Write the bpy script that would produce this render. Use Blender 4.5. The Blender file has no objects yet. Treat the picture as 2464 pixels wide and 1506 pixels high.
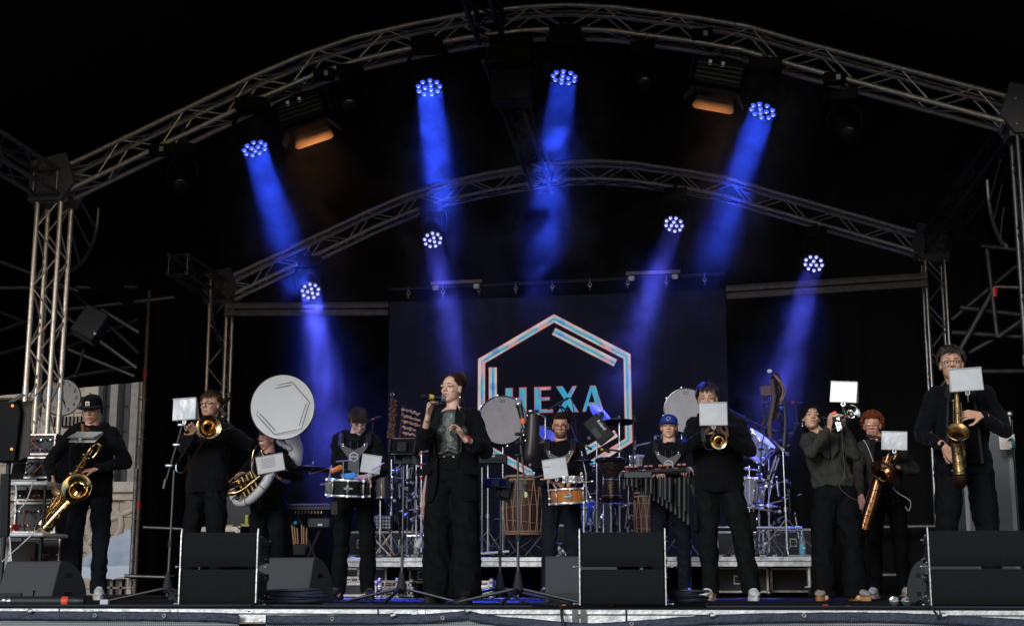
import bpy, bmesh, math, random
from mathutils import Vector as V, Matrix, noise
S = bpy.context.scene
C = S.collection
PI = math.pi
# ------------------------------------------------------------------ camera, sky, sun, exposure
EYE = V((1.488, 0.0, 0.15)); YAW = 0.118; PITCH = 0.187
cam = bpy.data.cameras.new('camera'); cam_o = bpy.data.objects.new('camera', cam); C.objects.link(cam_o); S.camera = cam_o
cam_o.location = EYE; cam_o.rotation_euler = (PI/2+PITCH, 0, YAW)
cam.sensor_width = 36; cam.lens = 50; cam.clip_start = 0.05; cam.clip_end = 600
SUN_EL = 19; SUN_AZ = -22     # degrees; azimuth measured from behind the camera, negative = to its left
W = bpy.data.worlds.new("World"); S.world = W; W.use_nodes = True
nt = W.node_tree; sk = nt.nodes.new('ShaderNodeTexSky'); sk.sky_type = 'NISHITA'; sk.sun_disc = False
sk.sun_elevation = math.radians(SUN_EL); sk.sun_rotation = math.radians(180+SUN_AZ); sk.dust_density = 0.3; sk.air_density = 1.0; sk.ozone_density = 2.0
nt.links.new(sk.outputs[0], nt.nodes['Background'].inputs[0]); nt.nodes['Background'].inputs[1].default_value = 0.08
sl = bpy.data.lights.new('sun', 'SUN'); sl.energy = 1.5; sl.angle = math.radians(24); sl.color = (.96, .97, 1.0)
so = bpy.data.objects.new('sun', sl); C.objects.link(so); so.rotation_euler = (math.radians(90-SUN_EL), 0, math.radians(SUN_AZ)); so.location = (0, -20, 20)
S.view_settings.view_transform = 'Standard'; S.view_settings.look = 'None'; S.view_settings.exposure = 0.5; S.view_settings.gamma = 1
S.render.engine = 'CYCLES'
S.cycles.use_denoising = True
S.cycles.volume_max_steps = 96
S.cycles.max_bounces = 6; S.cycles.volume_bounces = 0; S.cycles.diffuse_bounces = 3; S.cycles.glossy_bounces = 3; S.cycles.transmission_bounces = 4
S.cycles.sample_clamp_indirect = 3
R = random.Random(7)
# photograph pixel (2464 wide) on the plane at depth Y -> point of the place
_f = V((-math.sin(YAW)*math.cos(PITCH), math.cos(YAW)*math.cos(PITCH), math.sin(PITCH)))
_r = V((math.cos(YAW), math.sin(YAW), 0)); _u = _r.cross(_f); FP = 50/36*2464
def at(x, y, Y):
    d = _f + _r*((x-1232)/FP) - _u*((y-753)/FP)
    return EYE + d*(Y/d.y)
def atX(x, Y): return at(x, 1400, Y).x
def ppm(Y, X=0): return FP/((V((X, Y, .6))-EYE).dot(_f))

# ------------------------------------------------------------------ materials
MATS = {}
def mat(name, col, rough=.6, metal=0.0, bump=0, bscale=40, var=0, vscale=6, emit=None, estr=0, trans=0, coat=0, alpha=1, sheen=0, spec=.5, stretch=None):
    if name in MATS: return MATS[name]
    m = bpy.data.materials.new(name); m.use_nodes = True; t = m.node_tree; b = t.nodes['Principled BSDF']
    b.inputs['Base Color'].default_value = (*col, 1); b.inputs['Roughness'].default_value = rough; b.inputs['Metallic'].default_value = metal
    b.inputs['Specular IOR Level'].default_value = spec
    if coat: b.inputs['Coat Weight'].default_value = coat; b.inputs['Coat Roughness'].default_value = .1
    if sheen: b.inputs['Sheen Weight'].default_value = sheen; b.inputs['Sheen Roughness'].default_value = .5
    if trans: b.inputs['Transmission Weight'].default_value = trans
    if alpha < 1: b.inputs['Alpha'].default_value = alpha
    if emit: b.inputs['Emission Color'].default_value = (*emit, 1); b.inputs['Emission Strength'].default_value = estr
    if bump or var:
        tc = t.nodes.new('ShaderNodeTexCoord'); src = tc.outputs['Object']
        if stretch:
            mp = t.nodes.new('ShaderNodeMapping'); mp.inputs['Scale'].default_value = stretch; t.links.new(src, mp.inputs[0]); src = mp.outputs[0]
    if bump:
        n = t.nodes.new('ShaderNodeTexNoise'); n.inputs['Scale'].default_value = bscale; n.inputs['Detail'].default_value = 5
        t.links.new(src, n.inputs['Vector']); bp = t.nodes.new('ShaderNodeBump'); bp.inputs['Strength'].default_value = bump; bp.inputs['Distance'].default_value = .02
        t.links.new(n.outputs[0], bp.inputs['Height']); t.links.new(bp.outputs[0], b.inputs['Normal'])
    if var:
        n = t.nodes.new('ShaderNodeTexNoise'); n.inputs['Scale'].default_value = vscale; n.inputs['Detail'].default_value = 6; n.inputs['Roughness'].default_value = .65
        t.links.new(src, n.inputs['Vector']); r = t.nodes.new('ShaderNodeMapRange'); r.inputs[1].default_value = .3; r.inputs[2].default_value = .7
        r.inputs[3].default_value = 1-var; r.inputs[4].default_value = 1+var; t.links.new(n.outputs[0], r.inputs[0])
        mx = t.nodes.new('ShaderNodeVectorMath'); mx.operation = 'SCALE'; mx.inputs[0].default_value = col; t.links.new(r.outputs[0], mx.inputs['Scale'])
        t.links.new(mx.outputs[0], b.inputs['Base Color'])
    MATS[name] = m
    return m
alu = mat('alu', (.52, .455, .40), .42, .7, var=.3, vscale=25, bump=.15, bscale=90)
alu_w = mat('alu_worn', (.62, .62, .60), .5, .65, var=.35, vscale=14, bump=.2)
steel = mat('galvanised', (.20, .19, .18), .5, 1, var=.4, vscale=12)
dkmetal = mat('dark_metal', (.03, .03, .032), .45, .6)
gunm = mat('gunmetal', (.10, .10, .10), .4, .9)
blk = mat('black_paint', (.012, .012, .013), .55, var=.3)
blkg = mat('black_gloss', (.01, .01, .012), .18, spec=.6)
rubber = mat('rubber', (.012, .012, .013), .75)
chrome = mat('chrome', (.85, .85, .87), .22, .85)
chrome2 = mat('dull_chrome', (.55, .55, .57), .35, .85, var=.25, vscale=30)
brass = mat('brass', (.74, .50, .23), .15, 1, var=.12, vscale=18)
brassr = mat('rose_brass', (.80, .36, .12), .2, 1, var=.15, vscale=14)
brasso = mat('old_brass', (.26, .165, .07), .38, 1, var=.4, vscale=16)
silver = mat('silver', (.80, .78, .74), .14, 1)
white = mat('white_plastic', (.72, .71, .69), .4, var=.05)
paper = mat('paper', (.74, .73, .71), .55, var=.04, vscale=10, bump=.1, bscale=8)
sleeve = mat('clear_sleeve', (.55, .55, .54), .22, spec=.7, var=.12, vscale=7, bump=.35, bscale=5)
card = mat('grey_card', (.45, .42, .38), .7)
cloth = mat('black_cloth', (.0036, .0036, .0043), .9, spec=.12, sheen=.04, bump=.8, bscale=9, stretch=(1, 1, .45))
clothn = mat('navy_black_cloth', (.0030, .0038, .0056), .9, spec=.12, sheen=.04, bump=.8, bscale=9, stretch=(1, 1, .45))
clotht = mat('trouser_cloth', (.0036, .0038, .0042), .85, spec=.12, bump=.9, bscale=7, stretch=(1, 1, .3))
clothg = mat('green_black_cloth', (.0050, .0065, .0058), .85, spec=.12, bump=.9, bscale=8, stretch=(1, 1, .35))
denim = mat('dark_denim', (.0075, .0098, .0135), .85, spec=.12, bump=.7, bscale=10, stretch=(1, 1, .4), var=.3)
greyj = mat('grey_wool', (.040, .038, .033), .9, spec=.15, bump=.4, bscale=14, var=.15, vscale=40)
drape = mat('drape', (.0035, .0035, .0045), .95, spec=.05, bump=.5, bscale=3, stretch=(1, 1, .1))
pvc = mat('pvc_liner', (.0022, .0022, .003), .9, spec=.08)
skin = mat('skin', (.64, .345, .225), .58, var=.10, vscale=14, spec=.35, bump=.12, bscale=60)
skinp = mat('skin_pale', (.70, .41, .285), .58, var=.09, vscale=14, spec=.35, bump=.12, bscale=60)
skint = mat('skin_tan', (.64, .37, .235), .58, var=.09, vscale=14, spec=.35, bump=.12, bscale=60)
skinr = mat('skin_rosy', (.66, .335, .23), .58, var=.12, vscale=12, spec=.35, bump=.12, bscale=60)
lip = mat('lip', (.42, .14, .12), .45)
eyew = mat('eye_white', (.62, .58, .55), .3)
eyeb = mat('iris', (.03, .02, .015), .2)
hairb = mat('hair_brown', (.026, .014, .008), .55, var=.4, vscale=60, spec=.25)
hairk = mat('hair_black', (.007, .006, .006), .5, spec=.25)
hairl = mat('hair_light_brown', (.060, .033, .018), .6, var=.4, vscale=60, spec=.2)
hairr = mat('hair_red', (.20, .050, .018), .6, var=.4, vscale=60, spec=.2)
hairf = mat('hair_blond', (.14, .085, .04), .6, var=.3, vscale=60, spec=.2)
wedgem = mat('speaker_coating', (.062, .062, .064), .7, bump=.4, bscale=220, spec=.3)
foam = mat('speaker_foam', (.010, .0115, .012), .95, bump=.5, bscale=260, spec=.2)
caseb = mat('case_panel', (.012, .012, .014), .5)
orange = mat('orange_band', (.75, .13, .03), .5)
redm = mat('red_plastic', (.55, .02, .02), .5)
yel = mat('yellow_tape', (.62, .55, .08), .6)
woodo = mat('orange_wood', (.48, .155, .03), .3, coat=.5, var=.2, vscale=5, stretch=(1, 1, 6))
woodd = mat('dark_wood', (.05, .022, .012), .5, var=.4, vscale=8)
woodl = mat('stick_wood', (.50, .28, .15), .5)
rope = mat('rope', (.36, .22, .14), .8)
skinhd = mat('drum_skin', (.46, .30, .18), .6)
head = mat('drum_head', (.36, .34, .36), .45, var=.14, vscale=6)
bluem = mat('blue_shell', (.03, .07, .35), .25, coat=.5)
cym = mat('dark_cymbal', (.05, .04, .045), .35, 1)
shell = mat('nut_shell', (.14, .06, .035), .5, var=.4, vscale=20)
shelll = mat('pale_shell', (.42, .26, .17), .6, var=.3, vscale=20)
clear = mat('clear_acrylic', (.55, .58, .62), .08, .35, alpha=.45)
glass = mat('window_glass', (.10, .12, .13), .12, spec=.8)
cablem = mat('cable', (.014, .016, .022), .5)
cablew = mat('white_cable', (.7, .7, .68), .5)

# ------------------------------------------------------------------ mesh builder
def frame(d):
    d = V(d).normalized(); a = V((0, 0, 1)) if abs(d.z) < .95 else V((1, 0, 0))
    x = d.cross(a).normalized(); return x, x.cross(d).normalized() if False else d.cross(x).normalized(), d
class MB:
    def __init__(s): s.v = []; s.f = []; s.mi = []; s.cur = 0; s.mats = []
    def use(s, m):
        if m not in s.mats: s.mats.append(m)
        s.cur = s.mats.index(m); return s
    def add(s, vs, fs):
        o = len(s.v); s.v += [tuple(v) for v in vs]; s.f += [tuple(i+o for i in f) for f in fs]; s.mi += [s.cur]*len(fs); return s
    def tube(s, pts, rad, n=8, caps=True, up=None, closed=False):
        pts = [V(p) for p in pts]; k = len(pts)
        if not isinstance(rad, (list, tuple)) or (isinstance(rad, tuple) and len(rad) == 2 and k != 2): rad = [rad]*k
        T = []
        for i in range(k):
            if closed: d = pts[(i+1) % k]-pts[i-1]
            else: d = pts[min(i+1, k-1)]-pts[max(i-1, 0)]
            if d.length < 1e-9: d = V((0, 0, 1))
            T.append(d.normalized())
        if up is not None:
            x = (V(up)-T[0]*V(up).dot(T[0]))
            if x.length < 1e-5: x = frame(T[0])[0]
            x.normalize()
        else: x = frame(T[0])[0]
        vs = []
        for i in range(k):
            x = x-T[i]*x.dot(T[i])
            if x.length < 1e-6: x = frame(T[i])[0]
            x.normalize(); y = T[i].cross(x); r = rad[i]; a, b = (r if isinstance(r, (tuple, list)) else (r, r))
            for j in range(n):
                t = 2*PI*j/n; vs.append(pts[i]+x*(a*math.cos(t))+y*(b*math.sin(t)))
        fs = []
        for i in range(k if closed else k-1):
            for j in range(n):
                a0 = i*n+j; a1 = i*n+(j+1) % n; b0 = ((i+1) % k)*n+j; b1 = ((i+1) % k)*n+(j+1) % n
                fs.append((a0, a1, b1, b0))
        if caps and not closed: fs.append(tuple(range(n-1, -1, -1))); fs.append(tuple(range((k-1)*n, k*n)))
        return s.add(vs, fs)
    def cap(s, a, b, ra, rb, n=12, up=None):
        a = V(a); b = V(b); d = (b-a); L = d.length; d = d.normalized() if L > 1e-6 else V((0, 0, 1))
        A = ra if isinstance(ra, tuple) else (ra, ra); B = rb if isinstance(rb, tuple) else (rb, rb)
        pts = []; rr = []; ma = min(A); mb_ = min(B)
        for t in (-.98, -.8, -.5): c = math.sqrt(1-t*t); pts.append(a+d*(t*ma)); rr.append((A[0]*c, A[1]*c))
        pts.append(a); rr.append(A); pts.append(b); rr.append(B)
        for t in (.5, .8, .98): c = math.sqrt(1-t*t); pts.append(b+d*(t*mb_)); rr.append((B[0]*c, B[1]*c))
        return s.tube(pts, rr, n, True, up)
    def lathe(s, prof, o=(0, 0, 0), axis=(0, 0, 1), n=24, caps=False):
        x, y, d = frame(axis); o = V(o); vs = []
        for r, h in prof:
            for j in range(n):
                t = 2*PI*j/n; vs.append(o+d*h+(x*math.cos(t)+y*math.sin(t))*r)
        fs = []
        for i in range(len(prof)-1):
            for j in range(n): fs.append((i*n+j, i*n+(j+1) % n, (i+1)*n+(j+1) % n, (i+1)*n+j))
        if caps: fs.append(tuple(range(n-1, -1, -1))); k = len(prof)-1; fs.append(tuple(range(k*n, (k+1)*n)))
        return s.add(vs, fs)
    def disc(s, o, axis, r, th=.003, n=24): return s.lathe([(r, -th/2), (r, th/2)], o, axis, n, True)
    def box(s, c, sz, rot=None):
        c = V(c); vs = []
        for x in (-.5, .5):
            for y in (-.5, .5):
                for z in (-.5, .5):
                    p = V((x*sz[0], y*sz[1], z*sz[2])); p = rot @ p if rot is not None else p; vs.append(c+p)
        return s.add(vs, [(0, 1, 3, 2), (4, 6, 7, 5), (0, 4, 5, 1), (2, 3, 7, 6), (0, 2, 6, 4), (1, 5, 7, 3)])
    def bx(s, a, b): return s.box([(a[i]+b[i])/2 for i in range(3)], [abs(b[i]-a[i]) for i in range(3)])
    def ell(s, c, r, rot=None, nu=16, nv=10):
        c = V(c); vs = []
        for i in range(nv+1):
            ph = PI*(i+.0001)/(nv+.0002)
            for j in range(nu):
                t = 2*PI*j/nu; p = V((r[0]*math.sin(ph)*math.cos(t), r[1]*math.sin(ph)*math.sin(t), r[2]*math.cos(ph)))
                vs.append(c+(rot @ p if rot is not None else p))
        fs = []
        for i in range(nv):
            for j in range(nu): fs.append((i*nu+j, (i+1)*nu+j, (i+1)*nu+(j+1) % nu, i*nu+(j+1) % nu))
        fs.append(tuple(range(nu))); fs.append(tuple(range(nv*nu+nu-1, nv*nu-1, -1)))
        return s.add(vs, fs)
    def prism(s, pts, off):
        off = V(off); k = len(pts); vs = [V(p) for p in pts]+[V(p)+off for p in pts]
        fs = [tuple(range(k-1, -1, -1)), tuple(range(k, 2*k))]+[(i, (i+1) % k, (i+1) % k+k, i+k) for i in range(k)]
        return s.add(vs, fs)
    def torus(s, c, axis, R_, r, n=32, m=6):
        x, y, d = frame(axis); c = V(c)
        return s.tube([c+(x*math.cos(2*PI*i/n)+y*math.sin(2*PI*i/n))*R_ for i in range(n)], [r]*n, m, False, d, True)
    def build(s, name, m=None, parent=None, smooth=True, bevel=0, ang=40):
        me = bpy.data.meshes.new(name); me.from_pydata(s.v, [], s.f)
        if s.mats and m is None:
            for q in s.mats: me.materials.append(q)
            me.polygons.foreach_set('material_index', s.mi)
        else: me.materials.append(m)
        bm = bmesh.new(); bm.from_mesh(me); bmesh.ops.recalc_face_normals(bm, faces=bm.faces)
        if smooth:
            lim = math.radians(ang)
            for f_ in bm.faces: f_.smooth = True
            for e in bm.edges:
                if len(e.link_faces) == 2 and e.calc_face_angle(0) > lim: e.smooth = False
        bm.to_mesh(me); bm.free()
        o = bpy.data.objects.new(name, me); C.objects.link(o)
        if parent is not None: attach(o, parent)
        if bevel:
            b = o.modifiers.new('bevel', 'BEVEL'); b.width = bevel; b.segments = 2; b.limit_method = 'ANGLE'; b.angle_limit = math.radians(50)
        return o
ROOTLOC = {}
def wmat(o):
    m = Matrix.LocRotScale(o.location, o.rotation_euler, o.scale) if o.parent is None else o.matrix_parent_inverse @ Matrix.LocRotScale(o.location, o.rotation_euler, o.scale)
    return m if o.parent is None else wmat(o.parent) @ m
def attach(o, parent):      # parts are modelled where they stand, then parented in place
    o.parent = parent; o.matrix_parent_inverse = wmat(parent).inverted()
def tag(o, label=None, cat=None, group=None, kind=None):
    if label: o['label'] = label
    if cat: o['category'] = cat
    if group: o['group'] = group
    if kind: o['kind'] = kind
    return o
def thing(name, loc, label, cat, group=None, rz=0):
    o = bpy.data.objects.new(name, None); C.objects.link(o); o.location = loc; o.rotation_euler = (0, 0, rz); o.empty_display_size = .1
    return tag(o, label, cat, group)
def local(o, parent):        # part modelled in the thing's own frame
    o.parent = parent; return o
def dup(root, loc, rz=0, label=None, scale=None):
    def cp(o, p):
        c = o.copy(); C.objects.link(c)
        if p is not None: c.parent = p
        for ch in [x for x in o.children]: cp(ch, c)
        return c
    r = cp(root, None); r.location = loc; r.rotation_euler = (0, 0, rz)
    if label: r['label'] = label
    if scale: r.scale = scale
    return r
def text(s, size, name='lettering', m=None, parent=None, pos=(0, 0, 0), x=(1, 0, 0), n=(0, -1, 0), depth=.002, bold=0):
    cu = bpy.data.curves.new(name, 'FONT'); cu.body = s; cu.size = size; cu.extrude = depth; cu.align_x = 'CENTER'; cu.align_y = 'CENTER'; cu.offset = bold; cu.resolution_u = 3
    t = bpy.data.objects.new(name+'_tmp', cu); C.objects.link(t)
    dg = bpy.context.evaluated_depsgraph_get(); me = bpy.data.meshes.new_from_object(t.evaluated_get(dg)); bpy.data.objects.remove(t)
    x = V(x).normalized(); n = V(n).normalized(); y = n.cross(x); M_ = Matrix((x, y, n)).transposed().to_4x4(); M_.translation = V(pos); me.transform(M_)
    me.name = name; me.materials.clear(); me.materials.append(m)
    o = bpy.data.objects.new(name, me); C.objects.link(o)
    if parent is not None: attach(o, parent)
    return o
def bez(pts, k=6):           # Catmull-Rom smoothing of a polyline
    pts = [V(p) for p in pts]; out = []
    for i in range(len(pts)-1):
        p0 = pts[max(i-1, 0)]; p1 = pts[i]; p2 = pts[i+1]; p3 = pts[min(i+2, len(pts)-1)]
        for j in range(k):
            t = j/k; out.append(.5*((2*p1)+(p2-p0)*t+(2*p0-5*p1+4*p2-p3)*t*t+(3*p1-p0-3*p2+p3)*t**3))
    out.append(pts[-1]); return out
# ------------------------------------------------------------------ the setting
def nodemat(name, build, rough=.7, spec=.3):
    m = bpy.data.materials.new(name); m.use_nodes = True; t = m.node_tree; b = t.nodes['Principled BSDF']; b.inputs['Roughness'].default_value = rough; b.inputs['Specular IOR Level'].default_value = spec
    tc = t.nodes.new('ShaderNodeTexCoord'); build(t, b, tc.outputs['Object']); return m
def ramp(t, src, stops, interp='LINEAR'):
    r = t.nodes.new('ShaderNodeValToRGB'); r.color_ramp.interpolation = interp; e = r.color_ramp.elements
    while len(e) < len(stops): e.new(.5)
    for i, (p, c) in enumerate(stops): e[i].position = p; e[i].color = (*c, 1)
    t.links.new(src, r.inputs[0]); return r.outputs[0]
def noi(t, vec, sc, det=5, dist=0):
    n = t.nodes.new('ShaderNodeTexNoise'); n.inputs['Scale'].default_value = sc; n.inputs['Detail'].default_value = det; n.inputs['Distortion'].default_value = dist; t.links.new(vec, n.inputs['Vector']); return n.outputs[0]
def b_floor(t, b, vec):
    br = t.nodes.new('ShaderNodeTexBrick'); br.offset = 0; br.inputs['Scale'].default_value = 1; br.inputs['Brick Width'].default_value = 2; br.inputs['Row Height'].default_value = 1; br.inputs['Mortar Size'].default_value = .008
    br.inputs['Color1'].default_value = (.020, .016, .014, 1); br.inputs['Color2'].default_value = (.016, .0135, .012, 1); br.inputs['Mortar'].default_value = (.004, .004, .004, 1); t.links.new(vec, br.inputs['Vector'])
    mx = t.nodes.new('ShaderNodeMix'); mx.data_type = 'RGBA'; mx.blend_type = 'MULTIPLY'; mx.inputs[0].default_value = 1
    t.links.new(br.outputs[0], mx.inputs[6]); t.links.new(ramp(t, noi(t, vec, 3), [(.3, (.6, .6, .6)), (.7, (1.5, 1.45, 1.4))]), mx.inputs[7]); t.links.new(mx.outputs[2], b.inputs['Base Color'])
floor_m = nodemat('stage_plywood', b_floor, .85, .1)
f = MB().bx((-5.7, 8.36, -.08), (6.2, 19.0, 0)).build('stage_floor', floor_m, smooth=False); f['kind'] = 'structure'
def b_ground(t, b, vec):
    t.links.new(ramp(t, noi(t, vec, 1.5, 8), [(.3, (.05, .05, .05)), (.7, (.09, .088, .085))]), b.inputs['Base Color'])
g = MB().add([(-250, -150, -1.3), (250, -150, -1.3), (250, 350, -1.3), (-250, 350, -1.3)], [(0, 1, 2, 3)]).build('ground', nodemat('paving', b_ground, .8), smooth=False); g['kind'] = 'structure'

# front edge profile of the stage
t = thing('stage_edge', (0, 8.33, -.04), 'pale aluminium profile along the front edge of the stage floor', 'stage edge')
joints = [-5.7, -2.22, -.28, 1.16, 2.9, 6.2]
for a, b_ in zip(joints[:-1], joints[1:]):
    m = MB(); m.bx((a+.004, 8.30, -.030), (b_-.004, 8.357, -.003)).bx((a+.004, 8.315, -.082), (b_-.004, 8.357, -.034))
    m.build('profile', alu_w, t, bevel=.003)
for px in (1008, 1393, 415, 2145):
    x = atX(px, 8.3); m = MB(); m.bx((x-.04, 8.292, -.12), (x-.008, 8.352, -.005)).bx((x+.008, 8.292, -.12), (x+.04, 8.352, -.005)).bx((x-.04, 8.29, -.045), (x+.04, 8.30, -.033)); m.build('joint_bracket', gunm if px == 1393 else alu_w, t)
m = MB(); m.bx((-5.7, 8.37, -1.28), (6.2, 8.40, -.09)); w_ = m.build('stage_fascia', mat('fascia_black', (.01, .01, .011), .8)); tag(w_, 'black timber fascia closing the front below the stage edge', 'fascia')

# mesh banners laced along the stage front
def b_mesh(t, b, vec):
    ws = []
    for ax in ('X', 'Z'):
        w = t.nodes.new('ShaderNodeTexWave'); w.bands_direction = ax; w.inputs['Scale'].default_value = 26; t.links.new(vec, w.inputs['Vector']); ws.append(w.outputs[1])
    mx = t.nodes.new('ShaderNodeMath'); mx.operation = 'MAXIMUM'; t.links.new(ws[0], mx.inputs[0]); t.links.new(ws[1], mx.inputs[1])
    t.links.new(ramp(t, mx.outputs[0], [(.55, (.045, .05, .055)), (.95, (.34, .36, .36))]), b.inputs['Base Color'])
mesh_m = nodemat('banner_mesh', b_mesh, .7); hem_m = mat('banner_hem', (.018, .024, .045), .6, bump=.5, bscale=30, var=.3)
BAN = [([(-40, 1470), (200, 1471), (380, 1472), (520, 1474), (575, 1479)], [(228, 1480), (395, 1481)], 'grey mesh banner with navy hem along the left end of the stage front'),
       ([(640, 1480), (780, 1480), (980, 1479), (1090, 1472), (1128, 1468)], [(800, 1488), (1065, 1486)], 'grey mesh banner with navy hem below the singer'),
       ([(1122, 1468), (1180, 1480), (1290, 1490), (1420, 1499), (1560, 1491), (1720, 1479), (1950, 1474), (2130, 1474), (2320, 1482), (2520, 1494)], [(1520, 1500), (1935, 1480)], 'long sagging mesh banner with navy hem on the right half of the stage front')]
for cv, gr, lab in BAN:
    t = thing('mesh_banner', at(cv[0][0], 1480, 8.26), lab, 'banner', 'mesh banners on the stage front')
    line = bez([at(x, y, 8.262) for x, y in cv], 10); vs = []; fs = []; hv = []; rows = 6
    for i, p in enumerate(line):
        for k in range(rows+1):
            z = p.z+(-.75-p.z)*(k/rows)**1.3; wv = .012*noise.noise((p.x*3, k*.7, 0))
            vs.append((p.x, 8.27+wv, z))
        for k, dz in enumerate((0.003, -.018, -.036, -.052)):
            hv.append((p.x, 8.258+.006*noise.noise((p.x*9, k*2, 3)), p.z+dz+.003*noise.noise((p.x*14, k, 1))))
    n_ = rows+1
    for i in range(len(line)-1):
        for k in range(rows): fs.append((i*n_+k, (i+1)*n_+k, (i+1)*n_+k+1, i*n_+k+1))
    m = MB().add(vs, fs); o = m.build('mesh', mesh_m, t)
    hf = [(i*4+k, (i+1)*4+k, (i+1)*4+k+1, i*4+k+1) for i in range(len(line)-1) for k in range(3)]
    o = MB().add(hv, hf).build('hem', hem_m, t); so_ = o.modifiers.new('s', 'SOLIDIFY'); so_.thickness = .003
    for x, y in gr: MB().torus(at(x, y, 8.248), (0, 1, 0), .009, .004, 16, 6).build('grommet', alu, t)
for x, y in ((70, 1470), (942, 1480), (1123, 1469), (1712, 1480), (2270, 1480)):
    m = MB(); p = at(x, y, 8.235); m.use(white).cap(p, p+V((.02, -.004, .004)), .007, .006).use(blk).torus(p+V((0, .008, 0)), (0, 1, 0), .014, .003, 12, 5)
    tag(m.build('ball_bungee'), {70: 'white ball bungee tying the banner at the far left', 942: 'white ball bungee tying the banner just left of the singer stand', 1123: 'white ball bungee knot where two banners meet right of the singer', 1712: 'white ball bungee tying the banner under the trumpeter in white sneakers', 2270: 'white ball bungee tying the banner at the right end'}[x], 'bungee', 'ball bungees on the banners')

# ------------------------------------------------------------------ trusses
PROF = [(-4.58, 4.13), (-2.6, 5.03), (-2.1, 5.23), (-1.6, 5.385), (-1.0, 5.50), (-.4, 5.585), (.1, 5.62), (.5, 5.62), (.95, 5.575), (1.7, 5.435), (2.2, 5.32), (2.7, 5.14), (4.60, 4.505)]
SEC = .24; CR = .0255
def truss(name, path, nrm, label, group=None, tubes=CR, step=.36, up=None, mtl=None, conn=()):
    # path: points of the top front chord line; nrm(i)-> inward normal; second offset along +side
    t = thing(name, path[0], label, 'truss', group); mtl = mtl or alu
    inn = []; side = V(nrm[1])*SEC; k = len(path); path = [V(p) for p in path]
    for i in range(k):
        if callable(nrm[0]):
            d = (path[min(i+1, k-1)]-path[max(i-1, 0)]).normalized(); n = nrm[0](d)
        else: n = V(nrm[0])
        inn.append(path[i]+n*SEC)
    A = path; B = inn; C_ = [p+side for p in path]; D_ = [p+side for p in inn]
    for ch in (A, B, C_, D_): MB().tube(ch, [tubes]*k, 10).build('chord', mtl, t)
    # resample
    L = [0]
    for i in range(k-1): L.append(L[-1]+(path[i+1]-path[i]).length)
    def samp(ch, s_):
        s_ = max(0, min(L[-1], s_))
        for i in range(k-1):
            if s_ <= L[i+1]+1e-9: return ch[i].lerp(ch[i+1], (s_-L[i])/max(L[i+1]-L[i], 1e-6))
        return ch[-1]
    m = MB(); n = max(1, round(L[-1]/step)); st = L[-1]/n
    for a, b_ in ((A, B), (C_, D_), (A, C_), (B, D_)):
        fl = 0
        for i in range(n):
            p, q = (a, b_) if fl == 0 else (b_, a)
            m.tube([samp(p, i*st), samp(q, (i+1)*st)], [.009, .009], 6, False); fl ^= 1
        m.tube([samp(a, 0.02), samp(b_, 0.02)], [.009, .009], 6, False); m.tube([samp(a, L[-1]-.02), samp(b_, L[-1]-.02)], [.009, .009], 6, False)
    m.build('lattice', mtl, t)
    for s_ in conn:
        for ch in (A, B, C_, D_): p = samp(ch, s_*L[-1]-.035); q = samp(ch, s_*L[-1]+.065); MB().tube([p, q], [tubes*1.18]*2, 10).build('coupler', chrome2, t)
    return t
def inward(d): n = V((d.z, 0, -d.x)); return n if n.z < 0 else -n
Y0, Y1 = 12.9, 18.1
FA = [V((x, Y0, z)) for x, z in PROF]; RA = [V((x, Y1, z)) for x, z in PROF]
truss('arch_truss', FA, (inward, (0, 1, 0)), 'large curved aluminium roof truss nearest the camera with stage lights under it', 'curved roof trusses', conn=(.27, .5, .73))
truss('arch_truss', RA, (inward, (0, 1, 0)), 'curved aluminium roof truss at the rear above the video wall', 'curved roof trusses', conn=(.27, .5, .73), mtl=mat('alu_lit_rear', (.74, .69, .70), .45, .45, var=.3, vscale=25))  # brighter aluminium copy; light on the rear arch put into its colour
# arch cover battens seen as a pale strip between the chords
strip = mat('pale_keder_rail', (.50, .42, .36), .5, .3)
for Yk, lab in ((Y0+.30, 'thin pale keder rail running over the front arch truss'), (Y1+.30, 'thin pale keder rail running over the rear arch truss')):
    m = MB(); m.tube([(x, Yk, z+.05) for x, z in PROF], [(.012, .02)]*len(PROF), 6, up=(0, 1, 0)); tag(m.build('keder_rail', strip), lab, 'rail', 'keder rails on the arches')
def tower(x, y, zt, lab, z0=0, m=None):
    truss('tower_truss', [V((x, y, z0)), V((x, y, zt))], (V((1, 0, 0)), (0, 1, 0)), lab, 'tower trusses', step=.30, mtl=m, conn=(.5,))
alutower = mat('alu_tower_lit', (.72, .60, .49), .38, .75, var=.25, vscale=25, bump=.15, bscale=90)  # warmer, brighter aluminium copy; warm light on the towers is in the colour
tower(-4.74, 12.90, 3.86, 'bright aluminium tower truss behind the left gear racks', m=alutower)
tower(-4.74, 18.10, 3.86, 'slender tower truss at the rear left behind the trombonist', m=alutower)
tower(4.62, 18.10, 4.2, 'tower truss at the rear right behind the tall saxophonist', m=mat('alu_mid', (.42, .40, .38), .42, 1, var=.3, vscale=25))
tower(4.60, 12.90, 4.2, 'tower truss at the right edge of the picture beside the arch corner', m=mat('alu_shaded_edge', (.11, .105, .10), .45, .9, var=.3, vscale=25))  # aluminium darkened; shade at the right edge is painted into its colour
blockm = mat('corner_steel', (.075, .075, .08), .55, .2, var=.2)
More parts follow.
